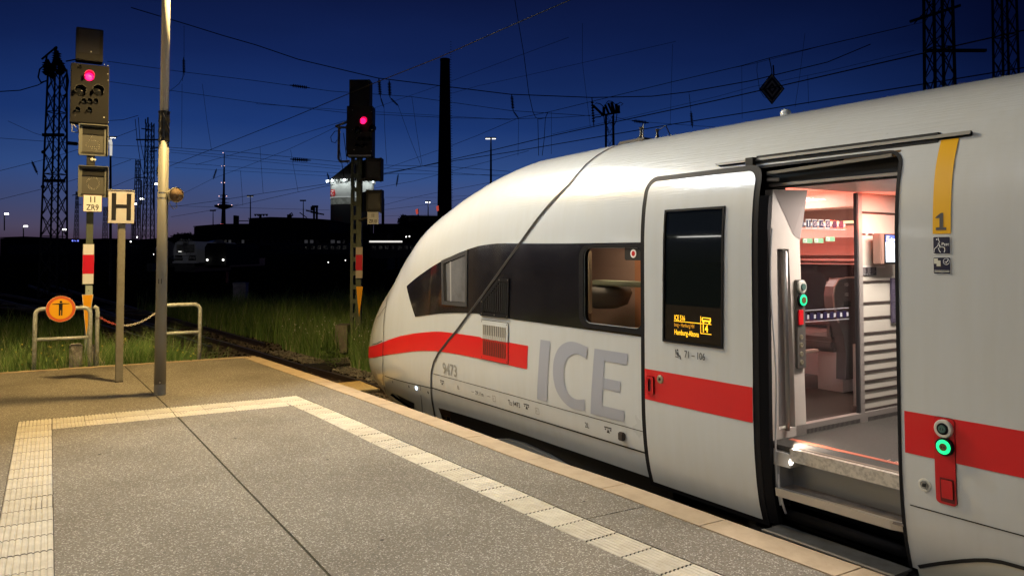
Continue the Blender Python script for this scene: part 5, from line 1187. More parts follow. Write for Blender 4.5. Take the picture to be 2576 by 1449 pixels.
# mast
MB().bbox((m1-.05, sy+.05, -.6), (m1+.05, sy+.15, S1(222, 420)[1]), .004).obj('mast', GRN_, s1_)
MB().bbox((m1-.05, sy+.045, -.6), (m1+.055, sy+.155, S1(222, 735)[1]-.0), .004).obj('mast_sleeve', mat('mast_pale', (.20,.25,.24), .5), s1_)
x0, x1, z0, z1 = B1(68, 300, 332, 740)
hs = MB().bbox((x0, sy-.02, z0), (x1, sy+.28, z1), .012).obj('signal_screen', SIGD, s1_)
MB().box((x0+.012, sy-.024, z0+.012), (x1-.012, sy-.0195, z1-.012)).obj('face_plate', SIGB, hs)
x2, x3, z2_, z3 = B1(105, 50, 292, 300)
tp = MB().bbox((x2, sy-.05, z2_), (x3, sy+.22, z3), .01).obj('upper_indicator', SIGD, s1_)
x4, x5, z4, z5 = B1(122, 65, 268, 248)
MB().box((x4, sy-.056, z4), (x5, sy-.0505, z5)).obj('indicator_glass', mat('indicator_glass', (.045,.045,.05), .08, spec=.8), tp)
MB().lathe((x4+.6*(x5-x4), sy-.057, z4+.03), (0, -1, 0), [(0, .012), (.004, .01)], 12).obj('sensor', BOLT, tp)
def hood(root, cx, cz, r, y, m, lens, depth=.12, name='lamp_hood'):
    V = []; Fc = []; n_ = 16
    for j, (d_, rr_) in enumerate(((0, r), (depth, r*.96))):
        for k in range(n_+1):
            a_ = math.radians(-35+250*k/n_); V.append((cx+rr_*math.cos(a_), y-d_, cz+rr_*math.sin(a_)+ (r*.08 if j else 0)))
    Fc = [(k, k+1, n_+2+k, n_+1+k) for k in range(n_)]; V += [(v[0]*.95+cx*.05, v[1], v[2]*.95+cz*.05) for v in V[:2*(n_+1)]]; o_ = 2*(n_+1)
    Fc += [(o_+k, o_+n_+1+k, o_+n_+2+k, o_+k+1) for k in range(n_)]+[(n_+1+k, n_+2+k, o_+n_+2+k, o_+n_+1+k) for k in range(n_)]
    h_ = obj(name, V, Fc, m, root)
    MB().lathe((cx, y+.002, cz), (0, -1, 0), [(0, r*.84), (.012, r*.84), (.028, r*.62), (.034, r*.2)], 20).obj('lens', lens, h_)
    return h_
DL = mat('dark_lens', (.012,.013,.015), .08, spec=.8)
K1 = (x1-x0)/264.0
def h1(x, y, r, m, lens, depth=.12, **k): p = S1(*c1(x, y)); return hood(hs, p[0], p[1], r*K1, sy-.024, m, lens, depth, **k)
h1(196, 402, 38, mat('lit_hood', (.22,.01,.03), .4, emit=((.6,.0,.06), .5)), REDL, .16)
h1(133, 505, 42, BLACK, DL, .15); h1(258, 505, 42, BLACK, DL, .15)
for x, y in ((156, 578), (198, 578), (240, 578), (113, 638), (197, 640)): h1(x, y, 20, BLACK, DL, .10)
h1(130, 335, 14, BLACK, DL, .05)
for x, y in ((95, 303), (300, 318), (327, 322), (327, 382), (330, 425), (95, 675), (300, 688), (333, 722), (70, 735)):
    p = S1(*c1(x, y)); MB().lathe((p[0], sy-.024, p[1]), (0, -1, 0), [(0, .008), (.005, .006)], 8).obj('bolt', BOLT, hs)
def indicator(root, box, kind):
    a0, a1, b0, b1 = box
    w2 = a1-a0; h2 = b1-b0
    d = flat('indicator_frame', [[(a0, b0), (a1, b0), (a1, b1), (a0, b1)], [(a0+.13*w2, b0+.13*h2), (a1-.13*w2, b0+.13*h2), (a1-.13*w2, b1-.07*h2), (a0+.13*w2, b1-.07*h2)]], sy-.06, HOUS, root, thick=.04)
    MB().box((a0-.0, sy-.16, b0), (a0+.012, sy-.06, b1)).box((a1-.012, sy-.16, b0), (a1, sy-.06, b1)).box((a0, sy-.16, b1-.01), (a1, sy-.06, b1+.002)).obj('shade_plate', HOUS, d)
    MB().box((a0+.12*w2, sy-.02, b0+.1*h2), (a1-.12*w2, sy+.16, b1-.05*h2)).obj('lamp_box', mat('box_inner', (.07,.068,.06), .6), d)
    MB().box((a0+.13*w2, sy-.045, b1-.30*h2), (a1-.13*w2, sy-.0205, b1-.08*h2)).obj('inner_shade', mat('shade_black', (.008,.008,.008), .8), d)
    MB().box((a0+.12*w2, sy-.08, b0+.07*h2), (a1-.12*w2, sy-.02, b0+.12*h2)).obj('sill', mat('shade_dark', (.025,.022,.02), .7), d)
    q_ = MB(); pts_ = []
    if kind == '4':
        pts_ = [(.47, .68), (.44, .62), (.41, .57), (.37, .51), (.33, .46), (.29, .40), (.26, .34), (.26, .30), (.33, .30), (.40, .30), (.47, .30), (.54, .30), (.61, .30), (.66, .30), (.66, .36), (.66, .42), (.66, .48), (.58, .50), (.52, .51), (.45, .50), (.71, .44), (.71, .37), (.71, .30), (.69, .24), (.62, .22), (.66, .19), (.60, .18), (.56, .24), (.46, .24)]
    else:
        for r_, o_, n_ in ((.215, 0, 24), (.18, .13, 22)):
            for k in range(n_):
                a_ = 2*PI*k/n_+o_; pts_.append((.5+r_*math.cos(a_), .46+r_*math.sin(a_)*.95))
    for u_, v_ in pts_:
        cx_, cz_ = a0+u_*w2, b0+v_*h2; rr = .0052; q_.add([(cx_-rr, sy-.024, cz_), (cx_, sy-.024, cz_-rr), (cx_+rr, sy-.024, cz_), (cx_, sy-.024, cz_+rr), (cx_, sy-.028, cz_)], [(0, 1, 4), (1, 2, 4), (2, 3, 4), (3, 0, 4)])
    q_.obj('fibre_lights', mat('fibre_dot', (.62,.60,.50), .4), d)
    return d
indicator(s1_, B1(122, 738, 326, 965), '4'); indicator(s1_, B1(118, 1030, 328, 1255), 'ring')
p = S1(*c1(223, 985)); MB().bbox((p[0]-.09, sy-.02, p[1]-.10), (p[0]+.03, sy+.12, p[1]+.09), .01).obj('bracket', BLACK, s1_)
MB().box((p[0]-.04, sy-.06, p[1]-.01), (p[0]+.045, sy-.03, p[1]+.01)).box((p[0]-.02, sy-.065, p[1]-.03), (p[0]-.01, sy-.03, p[1]+.03)).box((p[0]+.02, sy-.065, p[1]-.035), (p[0]+.03, sy-.03, p[1]+.01)).obj('cable_clip', PW, s1_)
a_ = S1(*c1(75, 735)); b_ = S1(*c1(125, 780)); MB().tube([(a_[0], sy, a_[1]), (a_[0], sy+.02, b_[1]-.02), (b_[0]-.03, sy+.05, b_[1]-.03), (b_[0], sy+.05, b_[1])], .008, 6).beam((a_[0]+.02, sy, a_[1]), (b_[0], sy+.03, b_[1]), .012).obj('conduit', BOLT, s1_)
def plate(root, x0, x1, z0, z1, y, l1, l2, size, m=PW, parts=True):
    p_ = MB().bbox((x0, y-.008, z0), (x1, y, z1), .002).obj('number_plate', mat('plate_edge', (.25,.03,.03), .5), root)
    MB().box((x0+.005, y-.0105, z0+.005), (x1-.005, y-.0085, z1-.005)).obj('plate_face', m, p_)
    c_ = (x0+x1)/2
    text_at('number', l1, (c_, y-.012, z0+(z1-z0)*.57), (1, 0, 0), (0, 0, 1), size, SGB, p_, align='CENTER', bold=.022, sxx=.86, space=1.05)
    text_at('number', l2, (c_, y-.012, z0+(z1-z0)*.10), (1, 0, 0), (0, 0, 1), size, SGB, p_, align='CENTER', bold=.012, sxx=.80, space=1.0)
    return p_
x0, x1, z0, z1 = B1(152, 1238, 281, 1358); plate(s1_, x0, x1, z0, z1, sy-.165, '11', 'ZR9', .130)
def rwr(root, x0, x1, zt_, zr1, zr0, zb_, y):
    f_ = MB().box((x0, y-.004, zb_), (x1, y, zt_)).obj('mast_plate', mat('plate_grey_edge', (.3,.3,.3), .5), root)
    [MB().box((x0+.008, y-.006, za), (x1-.008, y-.0045, zb2)).obj('white_field', mat('reflective_white', (.74,.76,.82), .35), f_) for za, zb2 in ((zr1, zt_-.008), (zb_+.008, zr0))]
    MB().box((x0+.002, y-.0065, zr0+.001), (x1-.002, y-.0042, zr1-.001)).obj('red_field', mat('reflective_red', (.58,.008,.03), .3), f_)
def S1y(py): return S1(222, py)[1]
rwr(s1_, S1(207, 700)[0], S1(236, 700)[0], S1y(614), S1y(641), S1y(689), S1y(715), sy)
MB().box((m1-.045, sy-.004, S1y(742)), (m1+.055, sy+.05, S1y(719))).obj('post_cap', mat('cap_pale', (.42,.50,.48), .5), s1_)
MB().lathe((m1, sy-.004, S1y(731)), (0, -1, 0), [(0, .008), (.003, .007)], 8).obj('bolt', BLACK, s1_)
def tri(root, xa, xb, za, zb_, y, skew=0):
    xm = (xa+xb)/2+skew; f_ = flat('triangle_board', [[(xa, za), (xb, za), (xm, zb_)]], y-.004, mat('triangle_edge', (.7,.62,.45), .4), root, thick=.003)
    flat('triangle_face', [[(xa+.012, za-.008), (xb-.012, za-.008), (xm, zb_+.05)]], y-.006, mat('triangle_yellow', (.85,.38,.005), .35), f_)
tri(s1_, S1(206, 741)[0], S1(235, 741)[0], S1y(741), S1y(848), sy-.006, -.01)
MB().beam((m1-.02, sy+.05, S1y(845)), (m1-.06, sy+.02, S1y(930)), .05, .02).obj('cable_guard', mat('guard_pale', (.35,.42,.40), .5), s1_)
# weathered concrete blocks at its foot
WC = mat('weathered_concrete', (.28,.27,.27), .95, var=(5,.4,.65,(.12,.11,.11)), var2=(16,.5,.7,(.4,.39,.38)), bump=(18,.6,.02))
for (xa, ya, xb, yb, lab) in ((175, 868, 207, 935, 'weathered concrete stump left of the signal mast'), (222, 870, 240, 935, 'smaller concrete stump right of the signal mast')):
    p0_ = at_y(xa, ya, 13.66); p1_ = at_y(xb, yb, 13.66); o_ = MB().bbox((p0_[0], 13.66, -.7), (p1_[0], 13.9, p0_[2]), .02).obj('concrete_block', WC, base=((p0_[0]+p1_[0])/2, 13.78, -.7)); tag(o_, lab, 'concrete block')

# right signal, farther away beyond the track
ds = 20.5
base2 = at_d(893, 642, ds); by = base2.y
def S2(px, py): p = at_d(px, py, ds); q_ = p; return q_
def D2(px, py, dd_=0): return at_d(px, py, ds+dd_)
SIGF = mat('signal_far_black', (.007,.0065,.0065), .6)
rt = Vector((math.cos(YAW), -math.sin(YAW), 0)); fw_ = Vector((math.sin(YAW), math.cos(YAW), 0))
def vbox(px0, py0, px1, py1, d0, d1, bev=0):
    """upright box facing the platform: picture rectangle at depth ds, from depth offset d0 to d1"""
    A = at_d(px0, py0, ds); B = at_d(px1, py1, ds); wv_ = (B-A).dot(rt); q_ = MB(); V_ = []
    for dz in (B.z, A.z):
        for (u_, v_) in ((0, d0), (wv_, d0), (wv_, d1), (0, d1)): V_.append(Vector((A.x, A.y, dz))+rt*u_+fw_*v_)
    q_.add(V_, [(0, 3, 2, 1), (4, 5, 6, 7), (0, 1, 5, 4), (1, 2, 6, 5), (2, 3, 7, 6), (3, 0, 4, 7)]); return q_
s2_ = thing('railway_signal', (base2.x, base2.y, -.95), 'right light signal showing red, plate 11 ZR10, on a green mast beyond the track', 'signal', 'light signals')
z_b = -1.0; mastL = 884; mastR = 906
def c2(x, y): return ((940+x/2.9)/1.1646, (200+y/2.9)/1.1646)
# mast: two channels and batten plates
lft = vbox(mastL-1, 395, mastL+3, 842, 0, .16); lft.obj('mast_channel', GRN_, s2_)
rgt = vbox(mastR-9, 395, mastR+1, 842, 0, .16); rgt.obj('mast_channel', GRN_, s2_)
for i in range(13):
    py = 402+35*i; vbox(mastL+3, py, mastR-9, py+11, .0, .012).obj('batten_plate', GRN_, s2_)
hs2 = vbox(*c2(238, 338), *c2(452, 760), -.25, .15).obj('signal_screen', SIGF, s2_)
vbox(*c2(262, 120), *c2(432, 340), -.30, .1).obj('upper_indicator', SIGF, s2_)
p = D2(*c2(358, 450), -.27)
def hood2(root, p, r, lens, m, depth=.15):
    V = []; n_ = 14
    for j in (0, 1):
        for k in range(n_+1):
            a_ = math.radians(-30+240*k/n_); V.append(p+rt*(r*math.cos(a_)+.05*j)+Vector((0, 0, 1))*r*math.sin(a_)-fw_*depth*j)
    h_ = obj('lamp_hood', V, [(k, k+1, n_+2+k, n_+1+k) for k in range(n_)], m, root)
    MB().lathe(tuple(p), tuple(-fw_), [(0, r*.9), (.015, r*.88), (.03, r*.6), (.034, r*.2)], 18).obj('lens', lens, h_)
hood2(hs2, D2(*c2(358, 450), -.26), .088, mat('red_signal_far', (1,.02,.2), .4, emit=((1, .006, .085), 4)), mat('lit_hood', (.22,.01,.03), .4))
for x, y in ((312, 530), (430, 520)): hood2(hs2, D2(*c2(x, y), -.26), .10, DL, BLACK)
for x, y in ((318, 605), (360, 605), (402, 605), (300, 660), (350, 660)): hood2(hs2, D2(*c2(x, y), -.26), .05, DL, BLACK, .1)
for x, y in ((268, 358), (430, 372), (268, 525), (428, 706), (282, 695)):
    MB().lathe(tuple(D2(*c2(x, y), -.255)), tuple(-fw_), [(0, .013), (.006, .01)], 8).obj('bolt', BOLT, hs2)
vbox(*c2(250, 748), *c2(440, 762), -.27, .1).obj('base_plate', BOLT, s2_)
for (a0, b0, a1, b1) in ((345, 770, 525, 958), (350, 1038, 528, 1222)):
    i_ = vbox(*c2(a0+45, b0), *c2(a1, b1), -.15, .15).obj('indicator_housing', SIGF, s2_)
    A = D2(*c2(a0, b0+20), .25); B_ = D2(*c2(a0+50, b0), -.15); C_ = D2(*c2(a0+45, b1), -.15); E_ = D2(*c2(a0, b1-5), .25); obj('side_plate', [A, B_, C_, E_], [(0, 1, 2, 3)], SIGF, i_)
    vbox(*c2(a0+60, b0+30), *c2(a1-18, b1-25), -.155, -.15).obj('indicator_glass', mat('lattice_glass', (.022,.022,.02), .3, bump=(40,.5,.01)), i_)
    vbox(*c2(a1-10, b0), *c2(a1, b1+14), -.25, -.15).obj('shade_plate', SIGF, i_)
for pts_ in ([(905, 456), (935, 444)], [(905, 555), (930, 546)]):
    a_ = D2(*pts_[0]); b_ = D2(*pts_[1], -.1); MB().beam(a_, b_, .12, .05).obj('bracket_arm', mat('arm_brown', (.06,.05,.035), .6), s2_)
a_ = D2(*c2(395, 1222), -.2); b_ = D2(*c2(490, 1325), -.2)
wv_ = (b_-a_).dot(rt); hz = a_.z-b_.z
pl_ = obj('number_plate', [Vector((a_.x, a_.y, z_))+rt*u_+fw_*v_ for z_ in (b_.z, a_.z) for (u_, v_) in ((0, 0), (wv_, 0), (wv_, .01), (0, .01))], [(0, 3, 2, 1), (4, 5, 6, 7), (0, 1, 5, 4), (1, 2, 6, 5), (2, 3, 7, 6), (3, 0, 4, 7)], PW, s2_)
ctr = Vector((a_.x, a_.y, b_.z))+rt*wv_/2-fw_*.004
for s_, f_ in (('11', .57), ('ZR10', .10)): text_at('number', s_, ctr+Vector((0, 0, hz*f_)), rt, (0, 0, 1), hz*.40, SGB, pl_, align='CENTER', bold=.012, sxx=.72)
ra = vbox(896, 622, 913, 700, -.06, -.05).obj('mast_plate', mat('plate_grey_edge', (.3,.3,.3), .5), s2_)
vbox(897, 623, 912, 640, -.065, -.0605).obj('white_field', mat('reflective_pale', (.45,.38,.33), .4), ra); vbox(897, 681, 912, 699, -.065, -.0605).obj('white_field', mat('reflective_pale', (.45,.38,.33), .4), ra)
vbox(896.5, 641, 912.5, 680, -.066, -.0607).obj('red_field', mat('reflective_red', (.58,.008,.03), .3), ra)
tA, tB, tC = D2(896, 721, -.06), D2(913, 721, -.06), D2(903.5, 797, -.06)
obj('triangle_board', [tA, tC, tB, tA+fw_*.01, tC+fw_*.01, tB+fw_*.01], [(0, 1, 2), (3, 5, 4), (0, 2, 5, 3), (2, 1, 4, 5), (1, 0, 3, 4)], mat('triangle_yellow', (.85,.38,.005), .35), s2_)
q = MB()
for P_ in ([c2(125, 495), c2(235, 455)], [c2(160, 505), c2(235, 505)], [c2(125, 495), c2(160, 505)], [c2(155, 505), c2(150, 770)], [c2(150, 770), c2(170, 800)], [c2(165, 795), c2(245, 790)]): q.beam(D2(*P_[0]), D2(*P_[1]), .06, .05)
q.obj('ladder_cage', mat('cage_grey', (.22,.21,.20), .6), s2_); MB().tube([D2(*c2(226, 480)), D2(*c2(219, 490)), D2(*c2(219, 695)), D2(*c2(228, 705))], .02, 6).obj('conduit', BLACK, s2_)
blk = vbox(850, 816, 879, 884, -.3, .3); tag(blk.obj('concrete_block', mat('block_concrete', (.24,.22,.19), .9, var=(5,.4,.7,(.13,.12,.10)), bump=(30,.3,.01)), base=tuple(D2(865, 884))), 'grey concrete block at the foot of the right signal mast', 'concrete block')
a_ = at_z(815, 893, -.95); yc = MB().bbox((a_.x-.25, a_.y-.3, -1.0), (a_.x+.62, a_.y+.3, -.78), .02)
yo = yc.obj('cable_cover', mat('cover_yellow', (.33,.23,.04), .7, var=(6,.4,.6,(.14,.10,.03))), base=(a_.x, a_.y, -1)); tag(yo, 'yellow cable cover with white plate lying in the weeds', 'cover')
MB().box((a_.x+.28, a_.y-.32, -.95), (a_.x+.60, a_.y-.302, -.81)).obj('plate', mat('plate_dirty', (.4,.38,.32), .6), yo)
a_ = at_z(795, 928, -.95)
pm = MB().bbox((a_.x-.3, a_.y-.2, -1), (a_.x+.35, a_.y+.2, -.84), .03).tube([(a_.x+.3, a_.y, -.9), (a_.x+1.2, a_.y+.1, -.92)], .03, 8).obj('track_magnet', mat('magnet_dark', (.03,.027,.025), .6), base=(a_.x, a_.y, -1)); tag(pm, 'dark track magnet box beside the rail', 'track device')

# ------------------------------------------------------------------ distance: masts, wires, lamps, buildings
NIGHT = mat('lattice_steel', (.028,.028,.026), .7); BLD = mat('dark_masonry', (.022,.020,.019), .9, var=(.4,.4,.6,(.016,.015,.014))); ROOFM = mat('dark_roof', (.015,.014,.016), .8)
WIRE = mat('copper_wire', (.004,.004,.004), .8, spec=.1); INS = mat('insulator_brown', (.02,.012,.01), .4)
def lattice(name, cx, ytop, ybot, wt, wb, d, label, cat='mast', group=None, arms=(), n=None, foot=True, extra=None):
    """four legged lattice mast: picture column cx, rows ytop..ybot, picture widths at top and foot"""
    base = at_d(cx, 642, d); g_z = -1.0; top = at_d(cx, ytop, d).z; zb_ = g_z if foot else at_d(cx, ybot, d).z
    root = thing(name, (base.x, base.y, zb_), label, cat, group)
    k = d/F; W0 = wb*k/2; W1 = wt*k/2
    def corner(z, i):
        f = (z-zb_)/(top-zb_); w__ = W0+(W1-W0)*f; sxn, syn = ((-1, -1), (1, -1), (1, 1), (-1, 1))[i]
        return Vector((base.x, base.y, z))+rt*w__*sxn+fw_*w__*syn
    t_ = max(.045, W0*.20); q_ = MB()
    for i in range(4): MB().beam(corner(zb_, i), corner(top, i), t_).obj('leg', NIGHT, root)
    n = n or max(6, int((top-zb_)/(2.2*(W0+W1)*.62)))
    for j in range(n):
        za, zc_ = zb_+(top-zb_)*j/n, zb_+(top-zb_)*(j+1)/n
        for i in (0, 1, 2, 3):
            a_, b_ = (i, (i+1) % 4); q_.beam(corner(za, a_), corner(zc_, b_), t_*.42, t_*.3).beam(corner(za, b_), corner(zc_, a_), t_*.42, t_*.3)
        if j % 3 == 0: 
            for i in range(4): q_.beam(corner(za, i), corner(za, (i+1) % 4), t_*.6, t_*.4)
    q_.obj('bracing', NIGHT, root)
    q_ = MB(); used = False
    for (px0, py0, px1, py1, th) in arms:
        q_.beam(at_d(px0, py0, d), at_d(px1, py1, d), th*k, th*k*.8); used = True
    if used: q_.obj('crossarm', NIGHT, root)
    return root
m_ = lattice('lattice_mast', 135, 180, 760, 30, 46, 48, 'large dark lattice mast at the left edge, left of the left signal', arms=[(112, 178, 168, 178, 8), (108, 340, 160, 340, 9), (110, 455, 162, 455, 9), (128, 178, 143, 120, 5), (105, 150, 143, 118, 4), (138, 120, 140, 175, 6), (118, 140, 112, 175, 5), (150, 150, 165, 175, 4), (166, 155, 192, 150, 3), (118, 150, 126, 165, 7)])
MB().tube([at_d(x, y, 48) for x, y in ((120, 158), (100, 175), (96, 195), (103, 208), (118, 204))], .05, 6).tube([at_d(x, y, 48) for x, y in ((150, 160), (168, 180), (172, 205), (168, 235), (160, 243), (158, 240))], .05, 6).obj('jumper_cable', WIRE, m_)
q = MB()
for x, y in ((143, 128), (118, 152), (152, 152), (132, 160)):
    p = at_d(x, y, 47.5); q.lathe(p, (0, 0, -1), [(0, .1)]+[(.12+.14*i+.07*j, .28 if j else .12) for i in range(5) for j in (0, 1)]+[(.95, .08)], 8)
q.obj('insulator_stack', INS, m_)
lattice('lattice_mast', 372, 310, 640, 14, 24, 82, 'tall lattice mast with crossarms between stop board and lamp post', arms=[(343, 352, 398, 352, 4), (356, 324, 380, 328, 3), (372, 296, 372, 312, 4), (366, 300, 366, 312, 3), (378, 375, 398, 372, 3), (378, 382, 395, 380, 3)])
lattice('lattice_mast', 343, 402, 640, 8, 16, 110, 'slimmer lattice mast just left of the tall one behind the stop board', arms=[(343, 447, 368, 447, 3)])
lattice('lattice_mast', 191, 482, 640, 4, 12, 120, 'thin lattice mast between left mast and left signal', arms=[(182, 492, 198, 488, 2), (191, 515, 205, 515, 2)])
lattice('lattice_mast', 263, 520, 640, 6, 12, 120, 'short lattice mast seen directly behind the left signal mast')
lattice('lattice_mast', 334, 560, 640, 6, 10, 150, 'low lattice mast left of the lit lamps')
m_ = lattice('lattice_mast', 1535, 290, 400, 18, 24, 60, 'lattice mast with a crown of insulators above the train roof', arms=[(1512, 291, 1560, 283, 5), (1495, 296, 1512, 294, 3)])
q = MB()
for (a_, b_, c_, e_) in ((1519, 290, 1519, 270, ), (1532, 288, 1522, 264), (1541, 286, 1530, 260), (1546, 285, 1538, 258), (1552, 284, 1550, 262), (1519, 292, 1492, 266), (1556, 283, 1556, 266)): q.beam(at_d(a_, b_, 60), at_d(c_, e_, 60), .16)
q.tube([at_d(x, y, 60) for x, y in ((1519, 270), (1510, 262), (1500, 260), (1493, 266), (1508, 285), (1519, 292))], .035, 5).tube([at_d(x, y, 60) for x, y in ((1524, 262), (1530, 255), (1540, 256), (1546, 262))], .035, 5).tube([at_d(x, y, 60) for x, y in ((1550, 266), (1560, 258), (1568, 262), (1562, 266))], .03, 5)
q.tube([at_d(x, y, 60) for x, y in ((1519, 292), (1521, 310), (1529, 322), (1530, 335))], .035, 5).tube([at_d(x, y, 60) for x, y in ((1552, 288), (1550, 305), (1544, 318))], .035, 5)
q.obj('insulator_crown', NIGHT, m_)
lattice('lattice_mast', 2372, -90, 300, 46, 56, 40, 'black lattice mast rising behind the train roof at upper right', arms=[(2290, 55, 2415, 15, 8), (2328, 128, 2480, 128, 9), (2330, 122, 2400, 60, 3), (2300, 60, 2345, 10, 3)], foot=True)
lattice('lattice_mast', 2541, -130, 260, 36, 44, 42, 'black lattice mast in the upper right corner', foot=True)

